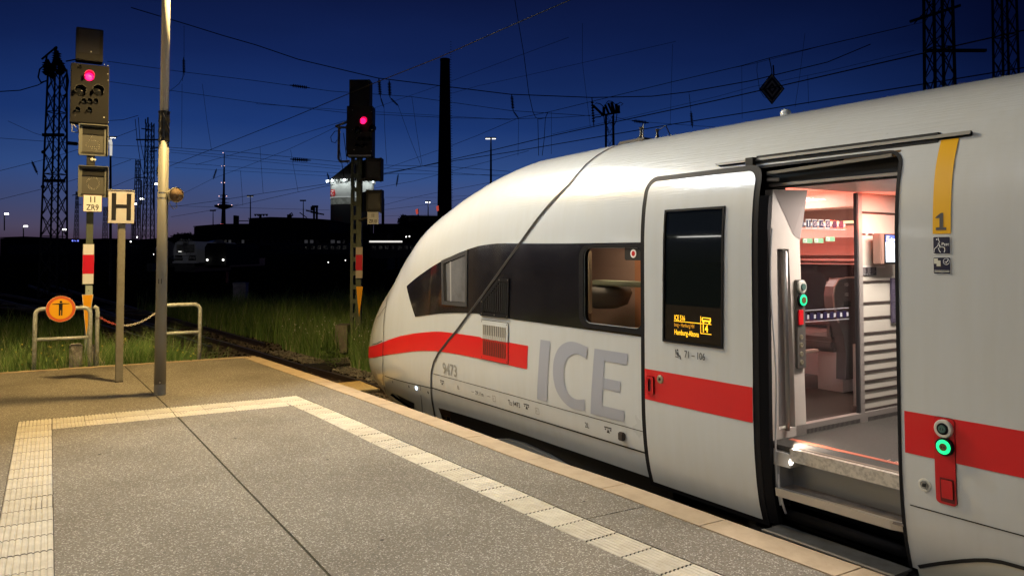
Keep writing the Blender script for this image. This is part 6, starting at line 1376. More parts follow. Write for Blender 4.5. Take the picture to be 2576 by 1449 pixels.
def wire(pts, r=.012, label=None, rs=None, n=6, ins=()):
    """pts: (px, py, depth)"""
    P_ = [at_d(*p) for p in pts]
    if len(P_) == 2: P_ = [P_[0].lerp(P_[1], i/n)+Vector((0, 0, -.0)) for i in range(n+1)]
    o_ = MB().tube(P_, r, 4).obj('overhead_wire', WIRE, base=tuple(P_[0]))
    return tag(o_, label, 'wire', 'overhead wires')
def zw(px, py, z): return (px, py, F*(z-H)/(HY-py)) if py < HY-8 else (px, py, 300)
WL = [
 ('slack twin span wire from upper left to upper right above the right signal', [(330, 20, 38), (470, 62, 38), (560, 90, 38), (644, 114, 38), (750, 150, 38), (949, 197, 38), (1103, 216, 38), (1284, 238, 38), (1489, 246, 38), (1640, 243, 38), (1731, 232, 38), (1889, 204, 38), (2082, 157, 38), (2190, 112, 38)], .022),
 ('span wire with a lying insulator left of the right signal', [(270, 155, 44), (463, 182, 44), (644, 204, 44), (833, 230, 44), (1036, 244, 44), (1284, 279, 44), (1376, 285, 44), (1485, 292, 44)], .014),
 ('lower slack span wire passing behind the right signal', [(275, 206, 46), (644, 259, 46), (876, 285, 46), (1132, 297, 46), (1284, 300, 46), (1415, 296, 46), (1519, 288, 46)], .013),
 ('thin companion of the lower span wire', [(644, 262, 46), (876, 278, 46), (1284, 302, 46)], .010),
 ('strong contact wire rising from the lamp post to the top edge', [zw(423, 420, 4.6), zw(540, 373, 4.6), zw(725, 300, 4.6), zw(936, 212, 4.6), zw(1103, 146, 4.6), zw(1284, 66, 4.6), zw(1436, 0, 4.6), zw(1530, -40, 4.6)], .0075),
 ('messenger wire rising behind the right signal', [(493, 415, 48), (654, 370, 44), (807, 323, 40), (876, 302, 38)], .011),
 ('faint wire rising to the right signal from the horizon side', [(450, 493, 60), (535, 450, 52), (619, 419, 48), (722, 378, 42), (807, 339, 38), (885, 300, 36)], .010),
 ('wire with a lying insulator right of the radio tower top', [(0, 348, 52), (166, 360, 52), (280, 366, 52), (423, 371, 52), (620, 385, 52), (845, 407, 52), (963, 416, 52), (1130, 420, 52), (1284, 432, 52)], .014),
 ('second of the level wires crossing the radio tower', [(423, 377, 55), (640, 398, 55), (858, 419, 55), (1000, 425, 55), (1284, 446, 55)], .012),
 ('third of the level wires crossing the radio tower', [(423, 383, 58), (640, 405, 58), (858, 426, 58)], .011),
 ('fourth of the level wires crossing the radio tower', [(275, 395, 60), (423, 408, 60), (640, 424, 60), (858, 436, 60), (1284, 441, 60)], .012),
 ('lowest of the level wires crossing the radio tower', [(439, 422, 62), (858, 445, 62)], .010),
 ('contact wire falling to the left across the radio tower platform', [(423, 522, 62), (543, 506, 56), (661, 487, 50), (823, 463, 44), (900, 450, 42)], .013),
 ('contact wire just right of the radio tower platform', [(560, 526, 62), (738, 486, 52), (829, 467, 46), (900, 452, 44)], .013),
 ('short stay wire low beside the lamp post', [(430, 546, 70), (546, 527, 70), (600, 514, 68)], .014),
 ('level wire behind the radio tower platform', [(423, 518, 80), (829, 529, 80)], .013),
 ('strong contact wire above the train roof, upper one', [zw(963, 440, 4.7), zw(1055, 420, 4.7), zw(1207, 386, 4.7), zw(1389, 342, 4.7), zw(1549, 307, 4.7), zw(1803, 253, 4.7), zw(1914, 228, 4.7), zw(2343, 130, 4.7), zw(2576, 77, 4.7)], .010),
 ('strong contact wire above the train roof, lower one', [zw(963, 437, 4.7), zw(1103, 411, 4.7), zw(1284, 383, 4.7), zw(1430, 358, 4.7), zw(1687, 314, 4.7), zw(1889, 282, 4.7), zw(2355, 207, 4.7), zw(2576, 171, 4.7)], .010),
 ('messenger wire high above the train roof', [zw(960, 428, 6.2), zw(1135, 367, 6.2), zw(1202, 341, 6.2), zw(1303, 298, 6.2), zw(1378, 283, 6.2), zw(1554, 240, 6.2), zw(1690, 207, 6.2), zw(1866, 166, 6.2), zw(1935, 147, 6.2), zw(2283, 66, 6.2)], .008),
 ('faint high wire left of the chimney top', [(943, 272, 40), (1102, 217, 38), (1132, 206, 37), (1284, 149, 34), (1430, 95, 30)], .008),
 ('faint high wire right of the chimney top', [(1103, 245, 42), (1202, 217, 40), (1327, 190, 38), (1469, 158, 36), (1700, 105, 34)], .008),
 ('wire with a lying insulator behind the lattice mast over the roof', [(1519, 290, 58), (1600, 306, 58), (1762, 318, 58), (1800, 320, 58)], .014),
 ('thin wire rising behind the diamond sign', [(1389, 338, 45), (1570, 298, 42), (1803, 244, 40), (1889, 220, 38), (2082, 180, 36), (2300, 128, 34)], .009),
 ('bundle wire running into the chimney foot', [(920, 478, 60), (1041, 456, 55), (1103, 440, 50), (1284, 392, 45), (1330, 380, 42)], .011),
 ('wire low between right signal and chimney', [(950, 520, 70), (1040, 497, 66), (1103, 484, 62), (1284, 450, 58)], .012),
 ('second low wire between right signal and chimney', [(950, 530, 75), (1103, 512, 72), (1226, 490, 70)], .012),
 ('level wire low between right signal and chimney', [(923, 497, 85), (1103, 497, 85), (1250, 488, 85)], .012),
 ('faint level wire under the lit lamp by the chimney', [(923, 545, 95), (1103, 540, 95), (1200, 538, 95)], .012),
 ('sagging cable entering at the left edge', [(0, 231, 48), (50, 228, 48), (95, 215, 48), (116, 204, 48)], .03),
 ('sagging cable between left signal and twin masts', [(275, 304, 60), (310, 302, 60), (348, 291, 60)], .02),
 ('wire falling from the left edge past the big mast', [(0, 430, 50), (119, 400, 50), (196, 377, 50), (275, 352, 50), (345, 325, 50)], .014),
 ('second wire falling from the left edge past the big mast', [(0, 502, 55), (110, 475, 55), (196, 450, 55), (330, 402, 55)], .014),
 ('wire from the mast foot towards the lamp post', [(282, 471, 60), (362, 438, 55), (400, 428, 52)], .014),
 ('steep wire left of the big mast', [(20, 305, 50), (85, 335, 50), (119, 345, 50)], .012),
 ('contact wire to the left behind the lamp post', [(275, 500, 65), (340, 476, 60), (405, 455, 56)], .013),
 ('twin cables hanging by the tall lattice mast', [(340, 300, 80), (345, 352, 80), (355, 420, 80), (372, 470, 80)], .03),
 ('second hanging cable by the tall lattice mast', [(348, 296, 80), (352, 352, 80), (362, 400, 80), (378, 455, 80)], .03),
 ('heavy cable hanging from the top edge', [(1295, 0, 32), (1309, 86, 32), (1318, 139, 32), (1330, 235, 32), (1341, 283, 32), (1348, 297, 32), (1358, 300, 32), (1372, 297, 32), (1378, 284, 32)], .016),
 ('left tail of the heavy hanging cable', [(1353, 299, 32), (1354, 340, 32), (1355, 392, 32)], .014),
 ('right tail of the heavy hanging cable', [(1372, 297, 32), (1369, 350, 32), (1364, 392, 32)], .014),
 ('looped jumper cable left of the right signal', [(858, 323, 36), (853, 330, 36), (842, 331, 36), (832, 345, 36), (834, 357, 36), (843, 360, 36), (851, 350, 36), (853, 332, 36), (855, 380, 36), (866, 450, 36)], .016),
 ('second jumper cable left of the right signal', [(864, 335, 36), (866, 350, 36), (872, 400, 36), (881, 437, 36)], .016),
 ('wire dropping from the insulator right of the right signal', [(966, 268, 38), (968, 330, 38), (973, 413, 38)], .009),
 ('slanting dropper right of the right signal', [(1000, 262, 38), (1030, 345, 38), (1060, 420, 38)], .009),
 ('second slanting dropper right of the right signal', [(1036, 244, 38), (1048, 330, 38), (1062, 418, 38)], .009),
 ('dropper under the insulator left of the lattice mast', [(1305, 299, 36), (1303, 392, 36)], .009),
 ('dropper between hanging cable and lattice mast', [(1387, 283, 36), (1387, 388, 36)], .009),
 ('long dropper left of the lattice mast', [(1465, 60, 34), (1465, 158, 34), (1475, 240, 34), (1485, 320, 34)], .009),
 ('long dropper right of the lattice mast', [(1692, 112, 34), (1686, 312, 34)], .009),
 ('dropper left of the diamond sign', [(1866, 166, 30), (1867, 299, 30)], .008),
 ('long dropper right of the diamond sign', [(2025, 85, 30), (2012, 190, 30), (2000, 270, 30)], .008),
 ('short dropper right of the diamond sign', [(2032, 190, 30), (2034, 262, 30)], .008),
 ('dropper high beside the lamp post', [(463, 66, 40), (463, 149, 40), (459, 205, 40)], .009),
 ('slanting dropper under the high insulator', [(463, 190, 40), (450, 212, 40), (428, 229, 40), (405, 250, 40)], .012),
 ('thin dropper right of the lamp post', [(458, 212, 40), (457, 373, 40)], .008),
 ('slanting thin dropper right of the lamp post', [(509, 212, 40), (520, 300, 40), (532, 378, 40)], .008),
 ('thin dropper left of the radio tower', [(605, 430, 60), (611, 517, 60)], .012),
 ('thin dropper right of the radio tower', [(654, 370, 50), (662, 487, 50)], .010),
 ('thin dropper left of the water tower', [(731, 378, 50), (750, 484, 50)], .010),
 ('wire from diamond sign level to the right mast', [(1803, 180, 36), (1900, 160, 36), (2100, 108, 36), (2330, 55, 36)], .009),
]
for lab, pts, r in WL: wire(pts, r, lab)
def insulator(p0, p1, d, r, label):
    a_ = at_d(*p0, d); b_ = at_d(*p1, d); ln = (b_-a_).length; n_ = 8; pr_ = [(0, r*.25)]
    for i in range(n_):
        z_ = ln*(.14+.72*i/n_); pr_ += [(z_, r*.35), (z_+ln*.03, r), (z_+ln*.045, r), (z_+ln*.06, r*.35)]
    pr_.append((ln, r*.2)); o_ = MB().lathe(a_, (b_-a_), pr_, 8).obj('insulator', INS, base=tuple(a_)); tag(o_, label, 'insulator', 'insulators on the overhead wires')
k38 = 38/F
insulator((953, 197), (957, 245), 38, 5.0*k38, 'upright insulator just right of the right signal top'); insulator((957, 245), (966, 272), 38, 2.4*k38, 'short rod below the insulator by the signal top')
insulator((979, 203), (981, 246), 38, 5.0*k38, 'second upright insulator right of the signal top, the one with a kinked rod'); insulator((981, 246), (1003, 268), 38, 3.0*k38, 'kinked rod below the second insulator')
insulator((1287, 238), (1291, 280), 38, 4.5*k38, 'upright insulator above the lit platform lamp'); insulator((1291, 280), (1305, 299), 38, 2.5*k38, 'slanting rod below the insulator over the platform lamp')
insulator((1489, 246), (1494, 320), 38, 4.2*k38, 'long upright insulator left of the lattice mast over the roof')
insulator((729, 215), (780, 222), 44, 4.5*44/F, 'lying insulator left of the right signal, the upper one'); insulator((730, 401), (782, 404), 52, 5*52/F, 'lying insulator left of the water tower roof')
insulator((1590, 304), (1632, 310), 58, 5*58/F, 'lying insulator right of the lattice mast over the roof'); insulator((1738, 280), (1742, 322), 36, 4*36/F, 'upright insulator standing over the roof dome')
insulator((1733, 232), (1738, 280), 36, .02, 'thin rod above the insulator over the roof dome')
insulator((166, 360), (200, 363), 52, 5*52/F, 'lying insulator left of the left signal'); insulator((462, 145), (463, 190), 40, 4*40/F, 'upright insulator high right of the lamp post')
insulator((545, 425), (536, 452), 48, 3*48/F, 'small slanting insulator left of the radio tower'); insulator((823, 435), (831, 463), 44, 3*44/F, 'small slanting insulator touching the water tower')
insulator((1002, 438), (997, 470), 40, 3*40/F, 'small slanting insulator right of the right signal'); insulator((80, 405), (95, 440), 50, 3.5*50/F, 'small slanting insulator left of the big mast')
insulator((397, 418), (395, 445), 60, 3*60/F, 'small upright insulator beside the lamp post')
for x, y, d_ in ((109, 383, 50), (108, 470, 50)):
    p = at_d(x, y, d_); q = MB().lathe(p-Vector((0, 0, .12)), (0, 0, 1), [(0, .02), (.03, .1), (.12, .13), (.2, .1), (.24, .02)], 12); tag(q.obj('wire_weight', WIRE, base=tuple(p)), ('upper' if y < 400 else 'lower')+' round weight hanging left of the big mast', 'weight')
p = at_d(1942, 224, 22); k = 22/F
dm = thing('diamond_sign', tuple(p), 'black and white diamond sign hanging from the overhead wire', 'sign')
def dia(r_, y_, m, nme):
    obj(nme, [p+rt*(r_*.80)*k+fw_*y_, p+Vector((0, 0, r_*k))+fw_*y_, p-rt*(r_*.80)*k+fw_*y_, p-Vector((0, 0, r_*k))+fw_*y_], [(0, 1, 2, 3)], m, dm)
DW = mat('diamond_white', (.32,.32,.30), .6)
for i, (r_, m) in enumerate(((40, SGB), (37, DW), (30, SGB), (22, DW), (15, SGB), (7, DW))): dia(r_, -.004*i, m, 'field')
b_ = [p+rt*(40*.80)*k, p+Vector((0, 0, 40*k)), p-rt*(40*.80)*k, p-Vector((0, 0, 40*k))]; MB().prism([tuple(v+fw_*.002) for v in b_], tuple(fw_*.02)).obj('back', NIGHT, dm)
MB().tube([at_d(1935, 147, 22), at_d(1941, 175, 22), at_d(1942, 186, 22)], .012, 6).tube([at_d(1945, 165, 22), at_d(1947, 190, 22)], .02, 6).obj('hanger', WIRE, dm)
wire([(1905, 158, 22), (1904, 180, 22), (1911, 228, 22), (1922, 245, 22), (1940, 250, 22)], .008, 'looped cable round the left of the diamond sign')

# platform lamps in the distance
def lampT(px, ytop, ybot, d, arm, lit, label, sl=2.4, glow=None):
    k = d/F; b_ = at_d(px, ybot, d); t_ = at_d(px, ytop, d); root = thing('street_lamp', (b_.x, b_.y, b_.z), label, 'lamp', 'lamps of the yard')
    MB().tube([b_, at_d(px, (ytop*2+ybot)/3, d), t_], [sl*k, sl*.8*k, sl*.5*k], 8).obj('pole', NIGHT if not lit == 2 else mat('lit_pole', (.35,.34,.32), .5), root)
    if arm:
        A = at_d(px-arm[0], ytop, d); B_ = at_d(px+arm[1], ytop, d); MB().beam(A-fw_*.1, B_-fw_*.1, .55*6*k, 3.4*k).obj('lamp_head', NIGHT, root)
        if lit:
            for (u0, u1) in (((-arm[0]+1, -2), (3, arm[1]-1)) if arm[0] > 4 and arm[1] > 4 else ((-arm[0], arm[1]*.7),)):
                MB().beam(at_d(px+u0, ytop+2.6, d)-fw_*.2, at_d(px+u1, ytop+2.6, d)-fw_*.2, 2.2*k, 1.6*k).obj('lit_glass', glow or mat('lamp_glow', (1,1,1), .4, emit=((1,.97,.88), 3)), root)
    return root
GL2 = mat('lamp_glow_bright', (1,1,1), .4, emit=((1,.98,.92), 9))
lampT(1235, 348, 470, 70, (14, 13), 1, 'platform lamp with two lit heads left of the train roof', 3)
lampT(630, 493, 560, 120, (8, 8), 1, 'dark T shaped lamp right of the radio tower', 1.6, mat('lamp_glow_dim', (.5,.5,.5), .4, emit=((.8,.8,.75), .25)))
lampT(763, 505, 560, 125, (8, 7), 0, 'dark T shaped lamp left of the water tower', 1.5)
lampT(536, 530, 580, 140, (7, 7), 0, 'small dark T shaped lamp left of the radio tower', 1.3)
lampT(1077, 507, 545, 110, (7, 6), 2, 'small lit lamp left of the chimney', 1.6, GL2)
lampT(278, 346, 720, 55, (8, 17), 1, 'tall lamp behind the left signal, lit on its left end', 3.6, mat('lamp_glow', (1,1,1), .4, emit=((1,.97,.88), 3)))
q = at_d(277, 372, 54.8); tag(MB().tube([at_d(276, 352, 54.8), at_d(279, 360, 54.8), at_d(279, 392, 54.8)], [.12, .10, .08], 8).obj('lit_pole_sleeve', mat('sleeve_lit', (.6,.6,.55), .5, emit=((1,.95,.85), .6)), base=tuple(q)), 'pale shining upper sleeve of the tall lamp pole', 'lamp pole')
def lampL(px, py, d, sgn_, label, lit=True, h=60):
    k = d/F; b_ = at_d(px, py+h, d); root = thing('street_lamp', (b_.x, b_.y, b_.z), label, 'lamp', 'lamps of the yard')
    MB().tube([b_, at_d(px, py+8, d), at_d(px, py, d), at_d(px+5*sgn_, py-1.5, d)], 1.3*k, 6).obj('pole', NIGHT, root)
    MB().beam(at_d(px+2*sgn_, py-1.5, d)-fw_*.1, at_d(px+11*sgn_, py-1.5, d)-fw_*.1, 2.2*k, 3.2*k).obj('lamp_head', GL2 if lit else NIGHT, root)
lampL(386, 465, 90, 1, 'lit curved lamp close left of the lamp post'); lampL(352, 502, 100, 1, 'lit curved lamp right of the slim mast'); lampL(346, 515, 105, -1, 'bright lamp hanging at the slim mast'); lampL(356, 455, 90, -1, 'unlit curved lamp between the two lattice masts', False)
lampL(11, 540, 130, 1, 'leftmost lit lamp of the picture', True, 40); lampL(59, 571, 150, 1, 'second lit lamp from the left edge', True, 25); lampL(157, 579, 150, 1, 'lit lamp right behind the big left mast', True, 20)
def dot(px, py, d, rpx, col, st_, label, name='light', cat='light'):
    p = at_d(px, py, d); k = d/F; o_ = MB().lathe(p, tuple(-fw_), [(0, rpx*k*.9), (rpx*k*.6, rpx*k)], 8).obj(name, mat('glow_%d_%d_%d' % tuple(int(c*99) for c in col), col, .4, emit=(col, st_)), base=tuple(p)); tag(o_, label, cat, 'small lights in the yard')
W_ = (1, .97, .9)
for (x, y, r, lab) in ((402, 597, 1.6, 'small white light behind the lamp post'), (388, 640, 1.8, 'white light left of the lamp post at horizon height'), (346, 597, 2, 'white light at the slim mast foot'), (329, 608, 1.6, 'white light under the stop board'), (1022, 596, 1.4, 'left one of two tiny lights in front of the trees'), (1030, 595, 1.4, 'right one of two tiny lights in front of the trees'), (826, 660, 1.2, 'tiny light low in the dark building'), (869, 655, 1.1, 'tiny light left of the right signal'), (917, 705, 1.4, 'lower tiny light right of the right signal'), (920, 690, 1.2, 'upper tiny light right of the right signal')): dot(x, y, 130, r, W_, 6, lab)
for x in (183, 190, 197): dot(x, 606, 160, 1.8, (.15, .2, 1), 3, {183: 'left', 190: 'middle', 197: 'right'}[x]+' one of three small blue lights between mast and signal')
dot(607, 655, 95, 0, W_, 1, 'x') if False else None

# waggon lights, far locomotive
d = 78; k = d/F
def fbox(px0, py0, px1, py1, d_, dep):
    A = at_d(px0, py0, d_); B = at_d(px1, py1, d_); wv_ = (B-A).dot(rt); q_ = MB(); V_ = []
    for dz in (B.z, A.z):
        for (u_, v_) in ((0, 0), (wv_, 0), (wv_, dep), (0, dep)): V_.append(Vector((A.x, A.y, dz))+rt*u_+fw_*v_)
    return q_.add(V_, [(0, 3, 2, 1), (4, 5, 6, 7), (0, 1, 5, 4), (1, 2, 6, 5), (2, 3, 7, 6), (3, 0, 4, 7)])
def fpoly(pts, d_, dep):
    A = [at_d(x, y, d_) for x, y in pts]; return MB().prism([tuple(a_) for a_ in A], tuple(fw_*dep))
lo = thing('locomotive', tuple(at_d(466, 684, d)), 'pale grey locomotive facing the viewer, far off right of the lamp post', 'locomotive')
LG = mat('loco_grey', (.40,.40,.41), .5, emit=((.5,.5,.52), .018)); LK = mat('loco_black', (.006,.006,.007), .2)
fpoly([(438, 658), (436, 630), (441, 611), (449, 607), (484, 607), (491, 611), (494, 630), (493, 660)], d, 12).obj('body', LG, lo)
fpoly([(444, 636), (444, 615), (488, 615), (489, 636)], d-.1, .08).obj('windscreen', LK, lo)
fpoly([(460, 616), (460, 608), (473, 608), (473, 616)], d-.12, .1).obj('headlamp_box', LK, lo)
fpoly([(440, 642), (493, 642), (491, 648), (441, 648)], d-.12, .1).obj('black_band', LK, lo)
fpoly([(458, 644), (476, 644), (469, 659), (464, 659)], d-.2, .1).obj('nose_panel', LG, lo); fbox(438, 649, 459, 656, d-.15, .1).obj('lower_panel', LK, lo); fbox(474, 649, 492, 656, d-.15, .1).obj('lower_panel', LK, lo)
fbox(434, 658, 496, 662, d-.25, .3).obj('buffer_beam', LG, lo); fbox(440, 662, 490, 684, d-.1, 10).obj('underframe', LK, lo)
for x in (450, 468, 478): MB().beam(at_d(x, 640, d-.2), at_d(x+3, 632, d-.2), .04).obj('wiper', LK, lo)
MB().beam(at_d(449, 633, d-.3), at_d(456, 633, d-.3), .12, .06).obj('cab_lamp', mat('cab_glow', W_, .4, emit=(W_, 1.6)), lo)
q = MB()
for s_ in (-1, 1): q.beam(at_d(466+8*s_, 600, d+2), at_d(466+14*s_, 606, d+2), .1)
q.beam(at_d(452, 604, d+2), at_d(482, 604, d+2), .08).obj('pantograph', LK, lo)
tk = thing('tank_waggon', tuple(at_d(510, 640, 84)), 'pale tank waggon with rounded top right of the far locomotive', 'waggon', 'tank waggons')
def roundtop(px0, px1, py0, py1, d_, dep, m, root, name='tank'):
    c_ = (px0+px1)/2; w2 = (px1-px0)/2; pts = [(c_+w2*math.cos(math.radians(a_)), py0+(py1-py0)*.5-(py1-py0)*.5*math.sin(math.radians(a_))) for a_ in range(0, 360, 18)]
    A = [at_d(x, y, d_) for x, y in pts]; dirv = (fw_*.75-rt*.66 if False else fw_*.9-rt*.43).normalized(); return MB().prism([tuple(a_) for a_ in A], tuple(dirv*dep)).obj(name, m, root, smooth=False)
TK = mat('tank_pale', (.16,.16,.17), .4, .3)
roundtop(526, 574, 603, 650, 84, 20, TK, tk); fbox(524, 650, 578, 672, 84, 12).obj('chassis', LK, tk)
tk = thing('tank_waggon', tuple(at_d(420, 640, 84)), 'pale tank waggon left of the far locomotive, behind the lamp post', 'waggon', 'tank waggons')
roundtop(398, 442, 605, 650, 84, 20, TK, tk); fbox(400, 650, 440, 672, 84, 12).obj('chassis', LK, tk)
dt = thing('shunting_engine', tuple(at_d(540, 660, 76)), 'dark engine seen only by its two white headlights', 'locomotive'); fpoly([(515, 668), (515, 622), (522, 612), (562, 612), (569, 622), (569, 668)], 76, 10).obj('body', BLD, dt)
for x in (521.5, 561.5): MB().lathe(at_d(x, 654, 75.8), tuple(-fw_), [(0, .10), (.05, .09)], 10).obj('headlight', mat('headlight_glow', (1,1,1), .4, emit=((1,.98,.92), 3)), dt)

# near dark: cabinets and markers beyond the platform
c_ = at_z(602, 762, -1.0); cb = vb = None
dcb = (c_-O).dot(Vector((math.sin(YAW), math.cos(YAW), 0)))
cb = thing('track_cabinet', (c_.x, c_.y, -1), 'pale grey metal cabinet standing in the grass beyond the rails', 'cabinet')
fbox(586, 714, 617, 764, dcb, .5).obj('housing', mat('cabinet_grey', (.60,.56,.52), .6, var=(4,.4,.7,(.4,.33,.28))), cb); fbox(585, 711, 618, 715, dcb-.03, .56).obj('lid', mat('cabinet_lid', (.4,.38,.35), .6), cb)
MB().tube([at_d(592, 712, dcb), at_d(597, 704, dcb), at_d(604, 708, dcb)], .02, 5).obj('loose_cable', BLACK, cb)
mk = fbox(568, 683, 574, 712, 46, .1).obj('distance_marker', mat('marker_red', (.25,.06,.05), .6), base=tuple(at_d(571, 712, 46))); tag(mk, 'small dull red marker post in the dark above the cabinet', 'marker')
mk = fbox(369, 663, 384, 683, 60, .5).obj('relay_box', mat('relay_grey', (.06,.06,.06), .6), base=tuple(at_d(376, 683, 60))); tag(mk, 'dark relay box between stop board and lamp post', 'cabinet')
for (x0_, x1_, lab) in ((141, 153, 'left one of two dull red boxes behind the round sign'), (157, 170, 'right one of two dull red boxes behind the round sign')):
    mk = fbox(x0_, 738, x1_, 770, 32, .3).obj('point_machine', mat('box_rust', (.12,.06,.045), .7), base=tuple(at_d(x0_, 770, 32))); tag(mk, lab, 'box')

# water tower
d = 190; k = d/F; wc = at_d(885, 642, d)
wtw = thing('water_tower', (wc.x, wc.y, -1), 'old round water tower with white lit drum, logo and dark conical roof', 'water tower')
R_ = 54*k
def zrow(py): return at_d(885, py, d).z
def cyl(name, z0, z1, r0, r1, m, n=48, cap=False):
    V = []; 
    for z, r in ((z0, r0), (z1, r1)):
        for i in range(n): V.append((wc.x+r*math.cos(2*PI*i/n), wc.y+r*math.sin(2*PI*i/n), z))
    Fc = [(i, (i+1) % n, n+(i+1) % n, n+i) for i in range(n)]+([tuple(range(n, 2*n))] if cap else [])
    return obj(name, V, Fc, m, wtw, smooth=True)
WD = mat('drum_white', (.62,.63,.62), .6, var=(.12,.4,.7,(.50,.50,.49)))
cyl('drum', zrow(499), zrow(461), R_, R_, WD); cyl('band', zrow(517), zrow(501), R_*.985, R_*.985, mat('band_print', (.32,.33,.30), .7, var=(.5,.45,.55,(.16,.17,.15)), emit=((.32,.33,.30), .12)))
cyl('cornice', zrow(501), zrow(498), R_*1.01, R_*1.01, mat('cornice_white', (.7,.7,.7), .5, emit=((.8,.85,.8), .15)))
cyl('shaft', -1, zrow(517), R_*.985, R_*.985, mat('poster_dark', (.018,.017,.022), .7, var=(.35,.5,.6,(.035,.012,.014))))
cyl('roof', zrow(456), zrow(412), R_*1.10, R_*.14, ROOFM); cyl('roof_cap', zrow(412), zrow(404), R_*.14, R_*.05, ROOFM, cap=True)
cyl('attic', zrow(462), zrow(455), R_*.97, R_*.97, mat('attic_dark', (.05,.05,.05), .7))
for i in range(26):
    a_ = 2*PI*i/26; x, y = wc.x+R_*1.0*math.cos(a_), wc.y+R_*1.0*math.sin(a_); MB().box((x-.25, y-.25, zrow(463)), (x+.25, y+.25, zrow(455))).obj('merlon', WD, wtw)
# the drum is lit by floodlights fixed under the eaves
dirc = Vector((-wc.x, -wc.y, 0)).normalized(); ang0 = math.atan2(dirc.y, dirc.x)
for i, da in enumerate((-1.35, -1.15, -.85, -.3, .35, .9)):
    a_ = ang0+da; x, y = wc.x+(R_*1.16)*math.cos(a_), wc.y+(R_*1.16)*math.sin(a_)
    MB().lathe((x, y, zrow(459)), (math.cos(a_), math.sin(a_), -.2), [(0, .16), (.2, .3)], 10).obj('floodlight', mat('flood_glow', (1,1,1), .4, emit=((.85,.97,1), 9 if i < 3 else 3)), wtw)
for da in (-.95, -.35, .3, .9):
    a_ = ang0+da; x, y = wc.x+(R_+2.6)*math.cos(a_), wc.y+(R_+2.6)*math.sin(a_)
    area('flood_light', (x, y, zrow(455)), (wc.x+R_*math.cos(a_), wc.y+R_*math.sin(a_), zrow(482)), 100, (.92, 1, .95), .6, .3)
# logo, lies on the drum
def on_drum(a0, half, z0, z1, m, name, off=.12, n=6):
    V = []
    for i in range(n+1):
        a_ = a0-half+2*half*i/n
        for z in (z0, z1): V.append((wc.x+(R_+off)*math.cos(a_), wc.y+(R_+off)*math.sin(a_), z))
    return obj(name, V, [(2*i, 2*i+2, 2*i+3, 2*i+1) for i in range(n)], m, wtw)
la = ang0-math.acos(max(-1, min(1, .35)))*.0-1.0
vx = 838; off_px = (vx-885)/54.0; la = ang0-math.asin(off_px)*-1 if False else ang0+math.asin(max(-.97, off_px))*1
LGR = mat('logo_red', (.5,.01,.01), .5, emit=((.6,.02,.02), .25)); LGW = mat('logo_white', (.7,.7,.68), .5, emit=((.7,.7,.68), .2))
zl0, zl1 = zrow(497), zrow(480); hw = .165
on_drum(la, hw, zl0, zl1, LGR, 'logo_frame', .10); on_drum(la, hw*.86, zl0+.12*(zl1-zl0), zl1-.12*(zl1-zl0), LGW, 'logo_field', .14)
V2, F2 = text2d('DB', (zl1-zl0)*.86, .03, 1.0, 1.0, 'CENTER'); V = []
for a_, b_ in V2:
    an_ = la+a_/(R_)*1.28; V.append((wc.x+(R_+.2)*math.cos(an_), wc.y+(R_+.2)*math.sin(an_), zl0+.19*(zl1-zl0)+b_))
obj('logo_letters', V, F2, LGR, wtw)
# faint slogan band marks
# chimney
d = 240; k = d/F; cc = at_d(1118, 642, d); chm = thing('chimney', (cc.x, cc.y, -1), 'tall round black factory chimney left of the train', 'chimney')
n_ = 28; V = []; prof = [(-1, 19*k), (at_d(0, 560, d).z, 18.5*k), (at_d(0, 400, d).z, 16.5*k), (at_d(0, 156, d).z, 12.2*k), (at_d(0, 155, d).z, 12.8*k), (at_d(0, 149, d).z, 12.6*k)]
MB().lathe((cc.x, cc.y, 0), (0, 0, 1), prof, n_).obj('shaft', mat('chimney_brick', (.012,.011,.011), .9), chm)
q = MB()
for i in range(80):
    z = 5+i*.8; r = np.interp(z, [p_[0] for p_ in prof], [p_[1] for p_ in prof])+.25; q.beam((cc.x+rt.x*r-.2, cc.y+rt.y*r, z), (cc.x+rt.x*r+.2, cc.y+rt.y*r, z), .12)
tag(q.obj('climbing_irons', NIGHT, chm), kind='stuff')
fbox(1103, 528, 1137, 600, 238, 8).obj('base_block', BLD, chm)
# radio tower
d = 1500; k = d/F; tc_ = at_d(561, 642, d); tv = thing('radio_tower', (tc_.x, tc_.y, 0), 'slender radio tower with a round platform on the horizon', 'tower')
def tz(py): return at_d(561, py, d).z
MB().lathe((tc_.x, tc_.y, 0), (0, 0, 1), [(-5, 7*k), (tz(560), 5.6*k), (tz(530), 4.6*k), (tz(500), 4*k), (tz(486), 2.8*k), (tz(450), 2.3*k), (tz(418), 1.8*k), (tz(417), 1.2*k), (tz(385), .9*k)], 14).obj('shaft', NIGHT, tv)
MB().lathe((tc_.x, tc_.y, 0), (0, 0, 1), [(tz(527), 5*k), (tz(521), 21*k), (tz(517), 23*k), (tz(516), 18*k), (tz(514), 5*k)], 24).obj('platform', NIGHT, tv)
for y in (510, 501, 492): MB().lathe((tc_.x, tc_.y, 0), (0, 0, 1), [(tz(y+1), 3*k), (tz(y), (14 if y > 495 else 11)*k), (tz(y-1.5), 3*k)], 16).obj('ring_deck', NIGHT, tv)
RG = mat('obstruction_red', (1,.1,.1), .4, emit=((1,.12,.12), 5)); PG_ = mat('obstruction_pink', (1,.7,.7), .4, emit=((1,.62,.62), 2))
